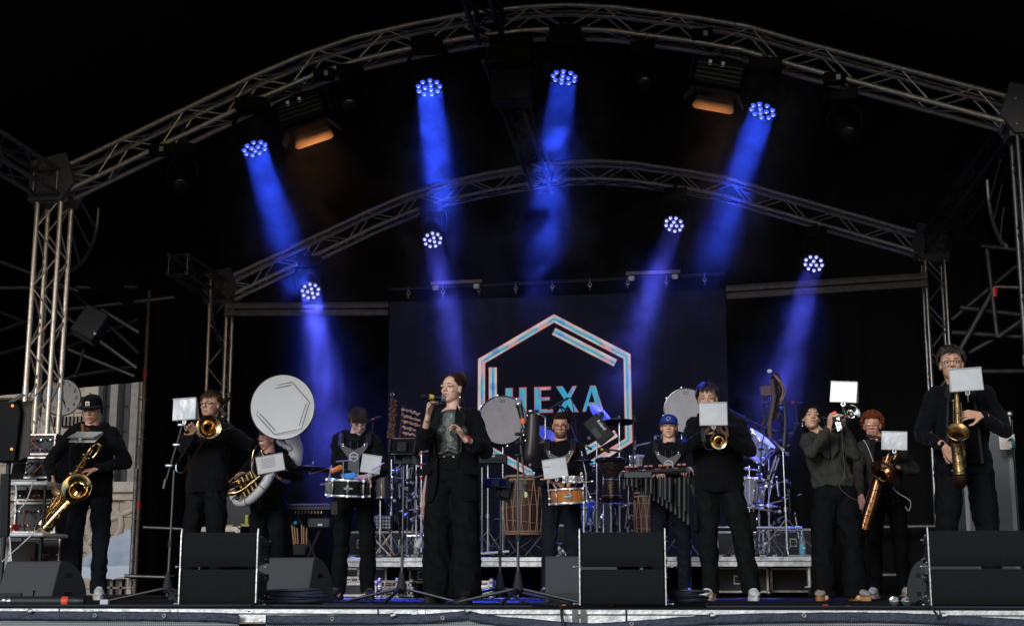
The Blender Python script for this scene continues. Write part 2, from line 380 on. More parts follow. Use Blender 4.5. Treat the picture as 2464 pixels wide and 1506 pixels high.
for (x, y, z, lab) in ((-4.62, 13.02, 4.02, 'dark steel corner block on the left front tower'), (4.72, 13.02, 4.36, 'dark steel corner block on the right front tower'),
                       (-4.62, 18.22, 4.02, 'dark steel corner block on the left rear tower'), (4.72, 18.22, 4.36, 'dark steel corner block on the right rear tower')):
    t = thing('corner_block', (x, y, z-.2), lab, 'truss corner', 'truss corner blocks'); sx = 1 if x < 0 else -1
    for yy in (y-.19, y+.14): MB().prism([(x+sx*a, yy, z+b) for a, b in ((-.19, -.2), (.15, -.2), (.27, -.02), (.17, .28), (-.19, .2))], (0, .05, 0)).build('side_plate', blockm, t, smooth=False)
    m = MB(); m.bx((x-.19, y-.139, z-.215), (x+.19, y+.139, z-.16)); m.bx((x-.17, y-.139, z-.159), (x-.13, y+.139, z+.15)).bx((x+.10, y-.139, z-.159), (x+.14, y+.139, z+.15)); m.build('sleeve', blockm, t, smooth=False)
    for a in (-.13, .1):
        for b_ in (-.12, .12): MB().ell((x+a, y-.195, z+b_), (.014, .008, .014), nu=8, nv=5).build('bolt', chrome2, t)
# side beams running towards the camera and the knee braces
dk = mat('shaded_metal', (.22, .21, .20), .5, 1, var=.3, vscale=25)  # darker metal copy; shade under the roof is put into its colour
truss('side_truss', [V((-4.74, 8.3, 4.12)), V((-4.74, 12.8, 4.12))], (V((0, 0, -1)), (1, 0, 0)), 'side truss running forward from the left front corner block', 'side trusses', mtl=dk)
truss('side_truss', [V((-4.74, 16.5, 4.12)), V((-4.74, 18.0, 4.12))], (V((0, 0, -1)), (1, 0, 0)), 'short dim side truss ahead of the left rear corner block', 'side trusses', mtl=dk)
truss('side_truss', [V((4.60, 13.25, 4.48)), V((4.60, 17.95, 4.48))], (V((0, 0, -1)), (1, 0, 0)), 'dim side truss linking the two right corner blocks', 'side trusses', mtl=mat('alu_shaded_side', (.07, .07, .07), .5, 1))  # aluminium again, with the shade along this side painted in
truss('ridge_truss', [V((-.36, 8.3, 5.50)), V((-.36, 12.9, 5.50))], (V((0, 0, -1)), (1, 0, 0)), 'dark ridge truss coming toward the camera from the front arch', 'ridge trusses', mtl=mat('alu_shaded_ridge', (.08, .08, .085), .45, 1))  # aluminium copy darkened for the shade under the ridge
truss('ridge_truss', [V((-.36, 13.15, 5.42)), V((-.36, 18.05, 5.42))], (V((0, 0, -1)), (1, 0, 0)), 'dim ridge truss between the front and rear arches', 'ridge trusses', mtl=mat('alu_shaded_rear_ridge', (.06, .06, .07), .5, 1))  # aluminium copy with the deep roof shade in its base colour
for x, y, s_, lab in ((-4.49, 13.15, 1, 'curved knee brace at the top of the left front tower'), (-4.49, 18.0, -1, 'curved knee brace at the rear left corner'), (4.5, 13.15, 1, 'curved knee brace at the top of the right front tower')):
    pts = [V((x, y+s_*(.62*math.sin(a)), 3.98-.62*(1-math.cos(a))*1.0)) for a in [PI/2*i/8 for i in range(9)]]
    pts = [V((x, y+s_*.62, 3.98)), V((x, y+s_*.60, 3.75)), V((x, y+s_*.48, 3.52)), V((x, y+s_*.25, 3.3)), V((x, y+s_*.02, 3.18))]
    m = MB().tube(bez(pts, 5), [.02]*21, 8); 
    for q, z in ((.6, 3.75), (.48, 3.52), (.25, 3.3)): m.tube([(x, y+s_*q, z), (x, y+s_*.02, z+.25)], [.009]*2, 6)
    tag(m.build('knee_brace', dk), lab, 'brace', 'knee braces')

# roof skin and black liners
EAVE = [(-5.9, 3.9)]+PROF+[(5.9, 4.2)]
vs = []; fs = []
for (x, z) in EAVE: 
    for yy in (8.2, 18.9): vs.append((x*1.02, yy, z+.16))
for i in range(len(EAVE)-1): fs.append((2*i, 2*i+1, 2*i+3, 2*i+2))
o = MB().add(vs, fs).build('roof_membrane', pvc); tag(o, 'black barrel vaulted membrane roof spanning the whole stage', 'roof'); md = o.modifiers.new('s', 'SOLIDIFY'); md.thickness = .01; md.offset = 1
def liner(name, a, b_, z0, z1, lab, folds=.02, m=None, amp_f=9, cat='liner'):
    a = V(a); b_ = V(b_); L = (b_-a).length; n = max(6, int(L*30)); d = (b_-a)/n; nn = V((-d.y, d.x, 0)).normalized(); vs = []; fs = []; rows = 8
    for i in range(n+1):
        p = a+d*i; s_ = i/n*L
        fz = math.sin(s_*amp_f*1.9)*.5+noise.noise((s_*amp_f*.6, 0, a.x))
        for k in range(rows+1):
            z = z1(s_/L) if callable(z1) else z1; zb = z0(s_/L) if callable(z0) else z0; h = k/rows
            vs.append(p+nn*folds*(fz+.5*noise.noise((s_*6, h*2, 5)))*(1.2-.5*h)+V((0, 0, zb+(z-zb)*h)))
    for i in range(n):
        for k in range(rows): fs.append((i*(rows+1)+k, (i+1)*(rows+1)+k, (i+1)*(rows+1)+k+1, i*(rows+1)+k+1))
    return tag(MB().add(vs, fs).build(name, m or drape), lab, cat)
liner('back_curtain', (-4.6, 18.55, 0), (-2.3, 18.55, 0), -.0, 3.78, 'black folded curtain left of the video wall', .035, cat='curtain')['group'] = 'rear curtains'
liner('back_curtain', (2.05, 18.55, 0), (4.75, 18.55, 0), -.0, 3.95, 'black folded curtain right of the video wall', .045, mat('drape_r', (.007, .0065, .0065), .95, spec=.05, bump=.5, bscale=3, stretch=(1, 1, .1)), cat='curtain')['group'] = 'rear curtains'
liner('gable_liner', (-5.4, 18.75, 0), (6.0, 18.75, 0), 0.0, 5.9, 'black gable liner filling the rear wall above the video wall', .0, pvc)
liner('side_curtain', (at(329, 1400, 17.25).x, 17.25, 0), (-4.75, 18.0, 0), 0, 3.75, 'black curtain hanging beside the scaffold pole at the left', .05, cat='curtain')
liner('side_curtain', (at(331, 1400, 17.4).x, 17.4, 0), (-4.50, 18.5, 0), 0.0, 5.0, 'black curtain closing the gap left of the rear tower', .03, cat='curtain')
liner('eave_shade_sheet', (-4.95, 13.3, 0), (-4.95, 16.4, 0), 3.35, 4.4, 'black sheet added for the shade under the left eave', .0, pvc)  # added dark sheet standing in for shade that hides the side truss
liner('wing_liner', (-9.0, 17.6, 0), (-5.22, 17.6, 0), lambda s_: 2.42+.30*s_, 6.0, 'black wing cover hanging behind the left scaffolding', .02, pvc)
liner('wing_liner', (-8.6, 8.6, 0), (-8.6, 17.6, 0), 2.4, 6.2, 'black outer cover of the left wing', .02, pvc)
liner('wing_liner', (4.7, 18.7, 0), (9.0, 18.3, 0), -1.2, 6.2, 'black cover behind the right scaffolding', .02, pvc)
liner('wing_liner', (8.6, 8.4, 0), (8.6, 18.4, 0), -1.2, 6.2, 'black outer cover of the right wing', .02, pvc)
for xa, xb, lab in ((-9, -5.9, 'black roof cover over the left wing'), (5.9, 9, 'black roof cover over the right wing')):
    tag(MB().bx((xa, 8.4, 4.2 if xa < 0 else 4.5), (xb, 18.9, 4.25 if xa < 0 else 4.55)).build('wing_roof', pvc, smooth=False), lab, 'roof')

# scaffolding tubes
dk2 = mat('scaffold_shaded', (.055, .053, .05), .55, .8, var=.4, vscale=9)  # scaffold steel darkened; the shade of the wings is painted into it
def pipe(m, a, b_, r=.024): m.tube([a, b_], [r, r], 10); return m
def rosettes(m, x, y, zs):
    for z in zs: m.lathe([(.024, -.006), (.06, -.005), (.06, .005), (.024, .006)], (x, y, z), (0, 0, 1), 12)
t = thing('scaffold', (-5.22, 17.2, 0), 'rusty scaffold standard with rosettes at the edge of the left opening', 'scaffolding', 'scaffolding')
p = at(325, 1400, 17.2)
m = MB(); pipe(m, (p.x, 17.2, 0), (p.x, 17.2, 3.82), .026); rosettes(m, p.x, 17.2, [.18, .42, .92, 1.42, 1.92, 2.42]); m.build('standard', mat('rusty_tube', (.16, .12, .10), .55, .6, var=.4, vscale=9), t)
m = MB(); pipe(m, (p.x-.06, 17.22, 0.1), (p.x-.06, 17.22, 1.55), .03); m.build('sleeve_tube', steel, t)
for a, b_ in (((345, 1268), (440, 1272)), ((300, 1385), (400, 1388)),):
    m = MB(); pipe(m, at(*a, 17.1), at(*b_, 17.1)); m.build('ledger', steel, t)
for z in (1.05, 2.7): MB().lathe([(.028, 0), (.028, .09)], (p.x, 17.2, z)).build('red_tape', redm, t)
t = thing('scaffold', at(20, 690, 15.5), 'dark scaffold braces and ledgers crossing behind the left tower', 'scaffolding', 'scaffolding')
LT = [((0, 628), (190, 700)), ((0, 750), (90, 785)), ((0, 692), (330, 690)), ((140, 668), (335, 850)), ((150, 745), (420, 715)), ((120, 850), (330, 770)), ((245, 745), (335, 800)), ((0, 795), (150, 740)), ((130, 740), (330, 885)), ((0, 850), (180, 800)), ((165, 840), (325, 905)), ((170, 905), (330, 880))]
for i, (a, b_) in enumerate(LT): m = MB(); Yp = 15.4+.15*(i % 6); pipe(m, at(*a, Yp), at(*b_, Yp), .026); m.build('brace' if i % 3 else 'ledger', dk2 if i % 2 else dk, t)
m = MB(); pipe(m, at(120, 560, 14.8), at(92, 1010, 14.8), .03); m.build('standard', steel, t)
m = MB(); m.lathe([(.034, 0), (.034, .1)], at(104, 800, 14.8)); m.build('red_tape', redm, t)
t = thing('scaffold', at(2440, 880, 15), 'dark scaffold tower frame with red tape at the far right', 'scaffolding', 'scaffolding')
RT = [((2375, 600), (2400, 812)), ((2360, 592), (2475, 605)), ((2380, 690), (2475, 693)), ((2290, 770), (2470, 620)), ((2300, 860), (2390, 700)), ((2290, 800), (2475, 812)), ((2330, 850), (2475, 770)), ((2300, 895), (2475, 893)), ((2400, 812), (2475, 760)), ((2310, 740), (2475, 760))]
for i, (a, b_) in enumerate(RT): m = MB(); Yp = 15.3+.1*(i % 4); pipe(m, at(*a, Yp), at(*b_, Yp), .026 if i < 4 else .03); m.build('standard' if i == 0 else 'brace' if i % 3 else 'ledger', dk2 if i != 2 else steel, t)
m = MB(); m.lathe([(.034, 0), (.034, .1)], at(2393, 715, 15.3)); m.build('red_tape', redm, t)
m = MB(); pipe(m, at(2110, 1268, 18.2), at(2290, 1265, 18.2), .03); tag(m.build('floor_pipe', steel), 'grey horizontal pipe low in front of the right rear curtain', 'pipe', 'low curtain pipes')
m = MB(); pipe(m, at(2105, 1383, 18.0), at(2250, 1382, 18.0), .03); tag(m.build('floor_pipe', steel), 'lower grey pipe near the floor in front of the right rear curtain', 'pipe', 'low curtain pipes')

# ------------------------------------------------------------------ town hall, tent and barrier seen through the left opening
def b_stone(t, b, vec):
    mp = t.nodes.new('ShaderNodeMapping'); mp.inputs['Rotation'].default_value = (PI/2, 0, 0); t.links.new(vec, mp.inputs[0])
    br = t.nodes.new('ShaderNodeTexBrick'); br.inputs['Scale'].default_value = 1; br.inputs['Brick Width'].default_value = .85; br.inputs['Row Height'].default_value = .42; br.inputs['Mortar Size'].default_value = .014
    br.inputs['Color1'].default_value = (.40, .325, .245, 1); br.inputs['Color2'].default_value = (.31, .25, .19, 1); br.inputs['Mortar'].default_value = (.15, .12, .09, 1); t.links.new(mp.outputs[0], br.inputs['Vector'])
    mx = t.nodes.new('ShaderNodeMix'); mx.data_type = 'RGBA'; mx.blend_type = 'MULTIPLY'; mx.inputs[0].default_value = 1
    t.links.new(br.outputs[0], mx.inputs[6]); t.links.new(ramp(t, noi(t, vec, 2.5, 8), [(.3, (.7, .7, .7)), (.7, (1.2, 1.18, 1.15))]), mx.inputs[7]); t.links.new(mx.outputs[2], b.inputs['Base Color'])
stone = nodemat('sandstone', b_stone, .85); stonep = mat('sandstone_plain', (.38, .31, .235), .85, var=.2, vscale=3, bump=.4, bscale=12); stoned = mat('sandstone_dark', (.19, .15, .115), .85, var=.25, vscale=4)
YB = 33.0
def hb(x, y): return at(x, y, YB)
t = thing('town_hall', (hb(150, 1400).x, YB, -1.3), 'sandstone town hall with tall leaded window seen through the left opening', 'building')
xL = hb(-900, 1000).x; xR = hb(900, 1000).x; zT = hb(0, 500).z
wx0, wx1 = hb(232, 900).x, hb(330, 900).x; wz0, wz1 = hb(270, 1160).z, hb(270, 760).z
bx0, bx1 = hb(238, 1400).x, hb(305, 1400).x; bz0, bz1 = hb(0, 1440).z, hb(0, 1392).z
m = MB(); m.bx((xL, YB, wz1), (xR, YB+.6, zT)).bx((xL, YB, wz0), (wx0, YB+.6, wz1)).bx((wx1, YB, wz0), (xR, YB+.6, wz1)).bx((xL, YB, bz1), (xR, YB+.6, wz0)).bx((xL, YB, -1.3), (bx0, YB+.6, bz1)).bx((bx1, YB, -1.3), (xR, YB+.6, bz1))
m.build('wall', stone, t, smooth=False)
win = MB(); frm = mat('window_stone', (.20, .17, .14), .8, var=.2)
for i in range(3): x = wx0+(wx1-wx0)*i/2; win.bx((x-.09, YB-.1, wz0), (x+.09, YB+.3, wz1))
win.bx((wx0-.1, YB-.22, wz0-.2), (wx1+.1, YB+.3, wz0)); w_ = win.build('window', frm, t, smooth=False)
g_ = MB().bx((wx0, YB+.35, wz0), (wx1, YB+.4, wz1)).build('pane', mat('leaded_glass', (.34, .35, .34), .2, var=.35, vscale=1.2), w_, smooth=False)
m = MB(); k = 7
for i in range(k+1): x = wx0+(wx1-wx0)*i/k; m.bx((x-.018, YB+.32, wz0), (x+.018, YB+.349, wz1))
z = wz0
while z < wz1: m.bx((wx0, YB+.31, z), (wx1, YB+.348, z+.035)); z += .62
m.build('glazing_bars', mat('lead_bar', (.10, .09, .08), .6), w_, smooth=False)
m = MB(); zz = hb(0, 1175).z; m.bx((xL, YB-.25, zz-.12), (xR, YB-.001, zz+.12)); m.bx((xL, YB-.14, zz-.3), (xR, YB-.0011, zz-.121)); zz2 = hb(0, 1050).z; m.bx((xL, YB-.5, zz2-.1), (hb(222, 1000).x, YB-.002, zz2+.12)); m.bx((xL, YB-.4, zz2+.9), (hb(228, 1000).x, YB-.003, zz2+1.0)); m.bx((hb(222, 1000).x-.1, YB-.3, hb(0, 1170).z), (hb(222, 1000).x+.25, YB-.004, hb(0, 880).z)); m.build('cornice', stonep, t, smooth=False)
for i in range(9): x = hb(150+i*9, 1000).x; MB().box((x, YB-.35, zz2+.3), (.14, .3, .22)).build('carved_block', stoned, t); MB().ell((x, YB-.3, zz2-.45), (.2, .25, .2), nu=8, nv=6).build('carved_boss', stoned, t)
m = MB(); c = hb(262, 1262); m.torus(c, (0, 1, 0), .75, .1, 24, 6); m.torus(c+V((-.1, 0, 0)), (0, 1, 0), .42, .07, 20, 6); m.bx((c.x-1.2, YB-.06, c.z+.85), (c.x+1.5, YB-.0012, c.z+1.0)); m.bx((c.x-.98, YB-.06, c.z-1.6), (c.x-.85, YB-.0013, c.z+.849)); m.tube([c+V((-.7, 0, -.7)), c+V((0, 0, .1)), c+V((.7, 0, .4))], [.06]*3, 6); m.build('tracery', stonep, t)
m = MB(); m.bx((bx0, YB+.3, bz0-.6), (bx1, YB+.34, bz1)); w_ = m.build('window', blkg, t, smooth=False)
m = MB()
for i in range(4): x = bx0+(bx1-bx0)*i/3; m.bx((x-.03, YB+.2, bz0-.6), (x+.03, YB+.28, bz1))
m.bx((bx0, YB+.2, (bz0+bz1)/2), (bx1, YB+.281, (bz0+bz1)/2+.05)); m.build('glazing_bars', stoned, w_, smooth=False)
m = MB(); yT = 27.0; a = [at(225, 1330, yT), at(290, 1285, yT), at(350, 1240, yT), at(350, 1360, yT), at(222, 1368, yT)]
tt = thing('marquee', at(280, 1400, yT), 'white marquee roof below the town hall window', 'tent')
apex = at(370, 1230, yT+1.5)
vs = []; fs = []; n1 = 12
for i in range(n1+1):
    s_ = i/n1; top = at(200+190*s_, 1345-110*s_**.8, yT+1); bot = at(195+190*s_, 1362+2*math.sin(s_*9), yT-1.5); low = bot+V((0, 0, -.22+.03*math.sin(i*2.2)))
    vs += [top, top.lerp(bot, .5)+V((0, 0, -.06+.04*math.sin(i*1.7))), bot, low]
for i in range(n1):
    for k in range(3): fs.append((i*4+k, (i+1)*4+k, (i+1)*4+k+1, i*4+k+1))
MB().add(vs, fs).build('canopy', mat('marquee_white', (.42, .46, .50), .6, var=.12, vscale=1), tt)
m = MB(); 
for x in (250, 345): p = at(x, 1390, yT-1.4); m.tube([(p.x, p.y, -1.3), (p.x, p.y, at(x, 1360, yT-1.4).z)], [.04, .04], 8)
m.build('post', alu, tt)
t = thing('wall_clock', at(145, 955, 14.9), 'round white station clock behind the left tower truss', 'clock')
cc = at(148, 955, 14.9); ax = V((.52, -.85, -.05)).normalized()
MB().lathe([(0.0, -.05), (.205, -.05), (.212, -.04), (.212, .0)], cc, ax, 40).build('case', stoned, t)
MB().disc(cc+ax*.004, ax, .20, .006, 40).build('dial', mat('clock_dial', (.62, .58, .54), .5), t)
cx_ = V((0, 0, 1)).cross(ax).normalized(); cy_ = ax.cross(cx_).normalized()
for h in range(12):
    a_ = PI/2-2*PI*(h+1)/12; text(str(h+1), .05, 'numeral', blk, t, cc+ax*.010+(cx_*math.cos(a_)+cy_*math.sin(a_))*.155, cx_, ax, .001, .001)
for a_, L_, w_ in ((-60, .085, .007), (-28+180+90, .0, .005), (-68, .13, .005)):
    if L_: a_ = math.radians(a_); MB().tube([cc+ax*.014, cc+ax*.014+(cx_*math.cos(a_)+cy_*math.sin(a_))*L_], [w_, w_*.5], 4).build('clock_hand', blk, t)
t = thing('crowd_barrier', (-5.1, 17.0, 0), 'dark barrier of upright bars at the left edge of the stage', 'barrier')
m = MB(); pipe(m, at(300, 1385, 17.6), at(420, 1385, 17.6), .016); m.build('rail', dkmetal, t)
for i in range(7): x = 316+i*13; m = MB(); pipe(m, at(x, 1268, 17.6), at(x, 1430, 17.6), .008); m.build('bar', dkmetal, t)
# ------------------------------------------------------------------ video wall with the logo
YL = 17.9
x0, x1 = at(937, 720, YL).x, at(1745, 700, YL).x; zt0, zt1 = at(937, 727, YL).z, at(1745, 697, YL).z
t = thing('video_wall', ((x0+x1)/2, YL, 0), 'large dark video wall showing a glowing hexagon logo', 'screen')
def b_led(t_, b, vec):
    b.inputs['Base Color'].default_value = (.002, .002, .003, 1)
    c = ramp(t_, noi(t_, vec, .6, 2), [(.3, (.62, .66, 1.5)), (.7, (.85, .82, 1.6))]); t_.links.new(c, b.inputs['Emission Color']); b.inputs['Emission Strength'].default_value = .0042
ledm = nodemat('led_surface', b_led, .8, .05)
nc = 9
for i in range(nc):
    a, b_ = x0+(x1-x0)*i/nc, x0+(x1-x0)*(i+1)/nc; za, zb = zt0+(zt1-zt0)*i/nc, zt0+(zt1-zt0)*(i+1)/nc
    MB().prism([(a+.001, YL, .35), (b_-.001, YL, .35), (b_-.001, YL, zb), (a+.001, YL, za)], (0, .08, 0)).build('screen_panel', ledm, t, smooth=False)
# position in the logo: photograph pixels at the screen's depth
def L(x, y, dy=.006): return at(x, y, YL-dy)
def holo(name, stops, st, sc=.9):
    def f_(t_, b, vec):
        b.inputs['Base Color'].default_value = (.02, .02, .02, 1)
        n = noi(t_, vec, sc, 3, 1.6); w = t_.nodes.new('ShaderNodeTexWave'); w.wave_type = 'BANDS'; w.inputs['Scale'].default_value = .8; w.inputs['Distortion'].default_value = 6; w.inputs['Detail'].default_value = 2; t_.links.new(vec, w.inputs['Vector'])
        mx = t_.nodes.new('ShaderNodeMath'); mx.operation = 'MULTIPLY_ADD'; mx.inputs[1].default_value = .35; t_.links.new(w.outputs[1], mx.inputs[0]); t_.links.new(n, mx.inputs[2])
        col = ramp(t_, mx.outputs[0], stops)
        ws = t_.nodes.new('ShaderNodeTexWave'); ws.bands_direction = 'X'; ws.inputs['Scale'].default_value = 30; t_.links.new(vec, ws.inputs['Vector'])
        mm = t_.nodes.new('ShaderNodeMapRange'); mm.inputs[3].default_value = .6; mm.inputs[4].default_value = 1.15; t_.links.new(ws.outputs[1], mm.inputs[0])
        sc_ = t_.nodes.new('ShaderNodeVectorMath'); sc_.operation = 'SCALE'; t_.links.new(col, sc_.inputs[0]); t_.links.new(mm.outputs[0], sc_.inputs['Scale'])
        t_.links.new(sc_.outputs[0], b.inputs['Emission Color']); b.inputs['Emission Strength'].default_value = st
    return nodemat(name, f_)
h_mid = holo('logo_cyan', [(.35, (.04, .14, .50)), (.5, (.04, .36, .62)), (.66, (.08, .42, .48)), (.78, (.10, .25, .55)), (.9, (.60, .35, .40))], .68)
h_out = holo('logo_pink', [(.35, (.12, .30, .62)), (.5, (.42, .55, .64)), (.62, (.62, .40, .38)), (.7, (.5, .58, .62)), (.85, (.70, .62, .56))], .64)
h_in = holo('logo_cream', [(.35, (.30, .48, .55)), (.5, (.66, .60, .52)), (.7, (.25, .55, .60)), (.85, (.70, .40, .34))], .64)
h_red = mat('logo_rim', (.02, .02, .02), .5, emit=(.60, .05, .04), estr=.45)
Z8 = .4648/1.6623   # enlarged-view pixel -> photograph display pixel
def q(x, y): return ((1800+x*.4648)/1.6623, (1200+y*.4648)/1.6623)
HX = [(895, 124), (1552, 466), (1568, 1222), (905, 1640), (238, 1262), (243, 508)]
cxh, cyh = 903, 880
def ring(name, s0, s1, m, dy, par):
    o_ = [(cxh+(x-cxh)*s0, cyh+(y-cyh)*s0) for x, y in HX]; i_ = [(cxh+(x-cxh)*s1, cyh+(y-cyh)*s1) for x, y in HX]
    vs = [L(*q(*p), dy) for p in o_]+[L(*q(*p), dy) for p in i_]; fs = [(k, (k+1) % 6, 6+(k+1) % 6, 6+k) for k in range(6)]
    e = MB().add(vs, fs).build(name, m, par, smooth=False); d = e.modifiers.new('s', 'SOLIDIFY'); d.thickness = .002
logo = MB(); cpt = L(*q(cxh, cyh), .003)
lg = ring
ring('logo_outline', 1.006, .905, h_red, .004, t); ring('logo_outline', 1.0, .965, h_out, .007, t); ring('logo_outline', .965, .935, h_mid, .007, t); ring('logo_outline', .935, .912, h_in, .007, t)
def bar(p0, p1, w, par):
    p0 = V((*p0, 0)); p1 = V((*p1, 0)); d = (p1-p0).normalized(); n = V((-d.y, d.x, 0))
    c_ = V((cxh, cyh, 0))-(p0+p1)/2; n = n if n.dot(c_) < 0 else -n     # outward
    for (a, b_, m, dy, ex) in ((.55, -.55, h_red, .004, w*.04), (.5, .12, h_out, .007, 0), (.12, -.2, h_mid, .007, 0), (-.2, -.5, h_in, .007, 0)):
        P_ = [p0+n*w*a-d*ex, p1+n*w*a+d*ex, p1+n*w*b_+d*ex, p0+n*w*b_-d*ex]
        MB().prism([L(*q(v.x, v.y), dy) for v in P_], (0, .0015, 0)).build('logo_bar', m, par, smooth=False)
bar((893, 268), (1422, 540), 62, t); bar((368, 580), (368, 1215), 66, t); bar((1430, 1145), (900, 1455), 62, t)
def letter(ch, polys):
    for m, dy, s_ in ((h_red, .004, 1), (h_mid, .0075, 0)):
        for pl in polys:
            c_ = V((sum(p[0] for p in pl)/len(pl), sum(p[1] for p in pl)/len(pl))); pp = []
            for p in pl:
                d = V(p)-c_; pp.append(c_+d+(V((math.copysign(5, d.x), math.copysign(7, d.y))) if s_ else V((0, 0))))
            MB().prism([L(*q(*p), dy+.0005*polys.index(pl)) for p in pp], (0, .0012, 0)).build('logo_letter_'+ch, m, t, smooth=False)
letter('h', [[(480, 762), (537, 760), (537, 970), (480, 972)], [(598, 757), (655, 755), (655, 968), (598, 969)], [(537, 845), (598, 845), (598, 888), (537, 888)]])
letter('e', [[(728, 752), (780, 752), (782, 964), (730, 966)], [(780, 752), (865, 748), (865, 766), (780, 772)], [(781, 842), (855, 838), (855, 856), (781, 860)], [(782, 944), (882, 942), (882, 962), (782, 964)]])
letter('x', [[(915, 747), (972, 745), (1104, 957), (1048, 958)], [(1052, 743), (1088, 742), (982, 958), (930, 960)]])
letter('a', [[(1205, 740), (1255, 739), (1320, 950), (1268, 951)], [(1205, 740), (1224, 760), (1172, 953), (1142, 954)], [(1190, 885), (1250, 884), (1257, 905), (1185, 906)]])

# rails, pipe, shackles and silver bars over the wall
railm = mat('rail_alu', (.42, .38, .34), .55, .8, var=.3, vscale=10)
for (a, b_, lab) in (((545, 735), (934, 733), 'double aluminium curtain rail left of the video wall'), ((1747, 694), (2230, 663), 'double aluminium curtain rail right of the video wall')):
    t = thing('curtain_rail', at(*a, 18.0), lab, 'rail', 'curtain rails')
    for dz in (0, -.10):
        p, q_ = at(*a, 18.0)+V((0, 0, dz)), at(*b_, 18.0)+V((0, 0, dz)); MB().tube([p, q_], [(.038, .026)]*2, 4, up=(0, 0, 1)).build('rail', railm, t, smooth=False)
        MB().tube([p+V((0, -.03, -.05)), q_+V((0, -.03, -.05))], [.006]*2, 6).build('groove_rod', dkmetal, t)
MB2 = MB().tube([at(935, 696, 17.85), at(1745, 659, 17.85)], [.02]*2, 8); tag(MB2.build('hanging_pipe', gunm), 'thin dark pipe hanging above the video wall', 'pipe')
for i, x in enumerate((983, 1066, 1152, 1241, 1329, 1419, 1510, 1603, 1695)):
    y = 694-(x-935)*.0457; p = at(x, y, 17.85); m = MB(); m.torus(p+V((0, 0, -.02)), (1, 0, 0), .028, .006, 14, 5)
    m.torus(p+V((0, 0, -.075)), (0, 1, 0), .022, .005, 12, 5).torus(p+V((0, 0, -.12)), (1, 0, 0), .022, .006, 12, 5); m.bx((p.x-.012, p.y-.012, p.z-.10), (p.x+.012, p.y+.012, p.z-.085))
    o = m.build('shackle', chrome2); tag(o, ['first', 'second', 'third', 'fourth', 'fifth', 'sixth', 'seventh', 'eighth', 'ninth'][i]+' shackle from the left on the pipe above the video wall', 'shackle', 'shackles above the video wall')
for (a, b_, lab) in (((1036, 681), (1159, 676), 'silver spreader bar left of centre above the video wall'), ((1506, 658), (1637, 653), 'silver spreader bar right of centre above the video wall')):
    t = thing('spreader_bar', at(*a, 17.7), lab, 'rigging bar', 'silver spreader bars'); p, q_ = at(*a, 17.7), at(*b_, 17.7)
    MB().tube([p, q_], [(.036, .026)]*2, 4, up=(0, .7, .7)).build('bar', alu, t, smooth=False)
    for k in (.1, .9): c = p.lerp(q_, k); MB().bx((c.x-.035, c.y-.02, c.z-.095), (c.x+.035, c.y+.02, c.z-.04)).build('clamp', chrome2, t)

# ------------------------------------------------------------------ lamps
blkd = mat('matt_black_housing', (.0025, .0025, .003), .6, spec=.12)
lensb = mat('lens_blue', (.02, .02, .05), .2, emit=(.05, .10, .85), estr=1.0)
lensv = mat('lens_violet', (.02, .02, .05), .2, emit=(.20, .22, .85), estr=1.0)
lensw = mat('lens_white', (.02, .02, .05), .2, emit=(.70, .72, 1.0), estr=1.1)
def wash(p, aim, lab, power, bright, spread, clampz):
    p = V(p); d = (V(aim)-p).normalized(); x, y, _ = frame(d)
    t = thing('moving_wash_light', (p.x, p.y, clampz), lab, 'stage light', 'moving wash lights throwing blue beams')
    m = MB(); m.lathe([(.0, -.30), (.06, -.30), (.11, -.26), (.145, -.12), (.15, -.02), (.15, .0), (.143, .004), (.14, -.012), (.0, -.012)], p, d, 28); hd = m.build('lamp_head', blkd, t)
    sx = V((1, 0, 0)) if abs(d.x) < .7 else V((0, 1, 0)); sx = (sx-d*sx.dot(d)).normalized(); piv = p-d*.13
    m = MB(); top = piv+V((0, 0, .26))
    for s_ in (-1, 1): m.tube(bez([piv+sx*.165*s_, piv+sx*.19*s_+V((0, 0, .08)), top+sx*.17*s_, top+sx*.05*s_], 4), [(.035, .02)]*13, 6)
    m.build('yoke', blkd, t)
    m = MB(); m.box(top+V((0, 0, .06)), (.30, .22, .12)); m.build('base', blkd, t, bevel=.015)
    m = MB(); m.bx((top.x-.03, p.y-.03, top.z+.12), (top.x+.03, p.y+.03, max(clampz, top.z+.16))); m.build('clamp', dkmetal, t)
    k = 0
    for r_, n in ((.038, 3), (.105, 9)):
        for i in range(n):
            a = 2*PI*i/n+(.3 if n == 3 else 0); c = p+(x*math.cos(a)+y*math.sin(a))*r_+d*.006
            m = MB(); m.use(lensw).lathe([(.0, .0125), (.011 if not bright else .017, .0115)], c, d, 6); m.use(lensv if bright else lensb).lathe([(.011 if not bright else .017, .0115), (.023, .002), (.025, -.008)], c, d, 8)
            m.build('lens', None, t)
    l = bpy.data.lights.new('blue_beam', 'AREA'); l.shape = 'DISK'; l.size = .25; l.spread = math.radians(spread); l.energy = power*(.85 if bright else .48); l.color = (.028, .078, 1) if not bright else (.10, .115, 1)
    o = bpy.data.objects.new('blue_beam', l); C.objects.link(o); o.location = p+d*.03; o.rotation_euler = d.to_track_quat('-Z', 'Y').to_euler(); attach(o, t)
    l2 = l.copy(); l2.spread = math.radians(38); l2.energy = power*(.3 if bright else .07); l2.color = (.02, .07, 1); o = bpy.data.objects.new('blue_spill', l2); C.objects.link(o); o.location = p+d*.032; o.rotation_euler = d.to_track_quat('-Z', 'Y').to_euler(); attach(o, t)
FW = 12.86
wash(at(613, 357, FW), at(705, 640, 12.6), 'blue wash light at the left end of the front arch', 34, False, 11, 4.6)
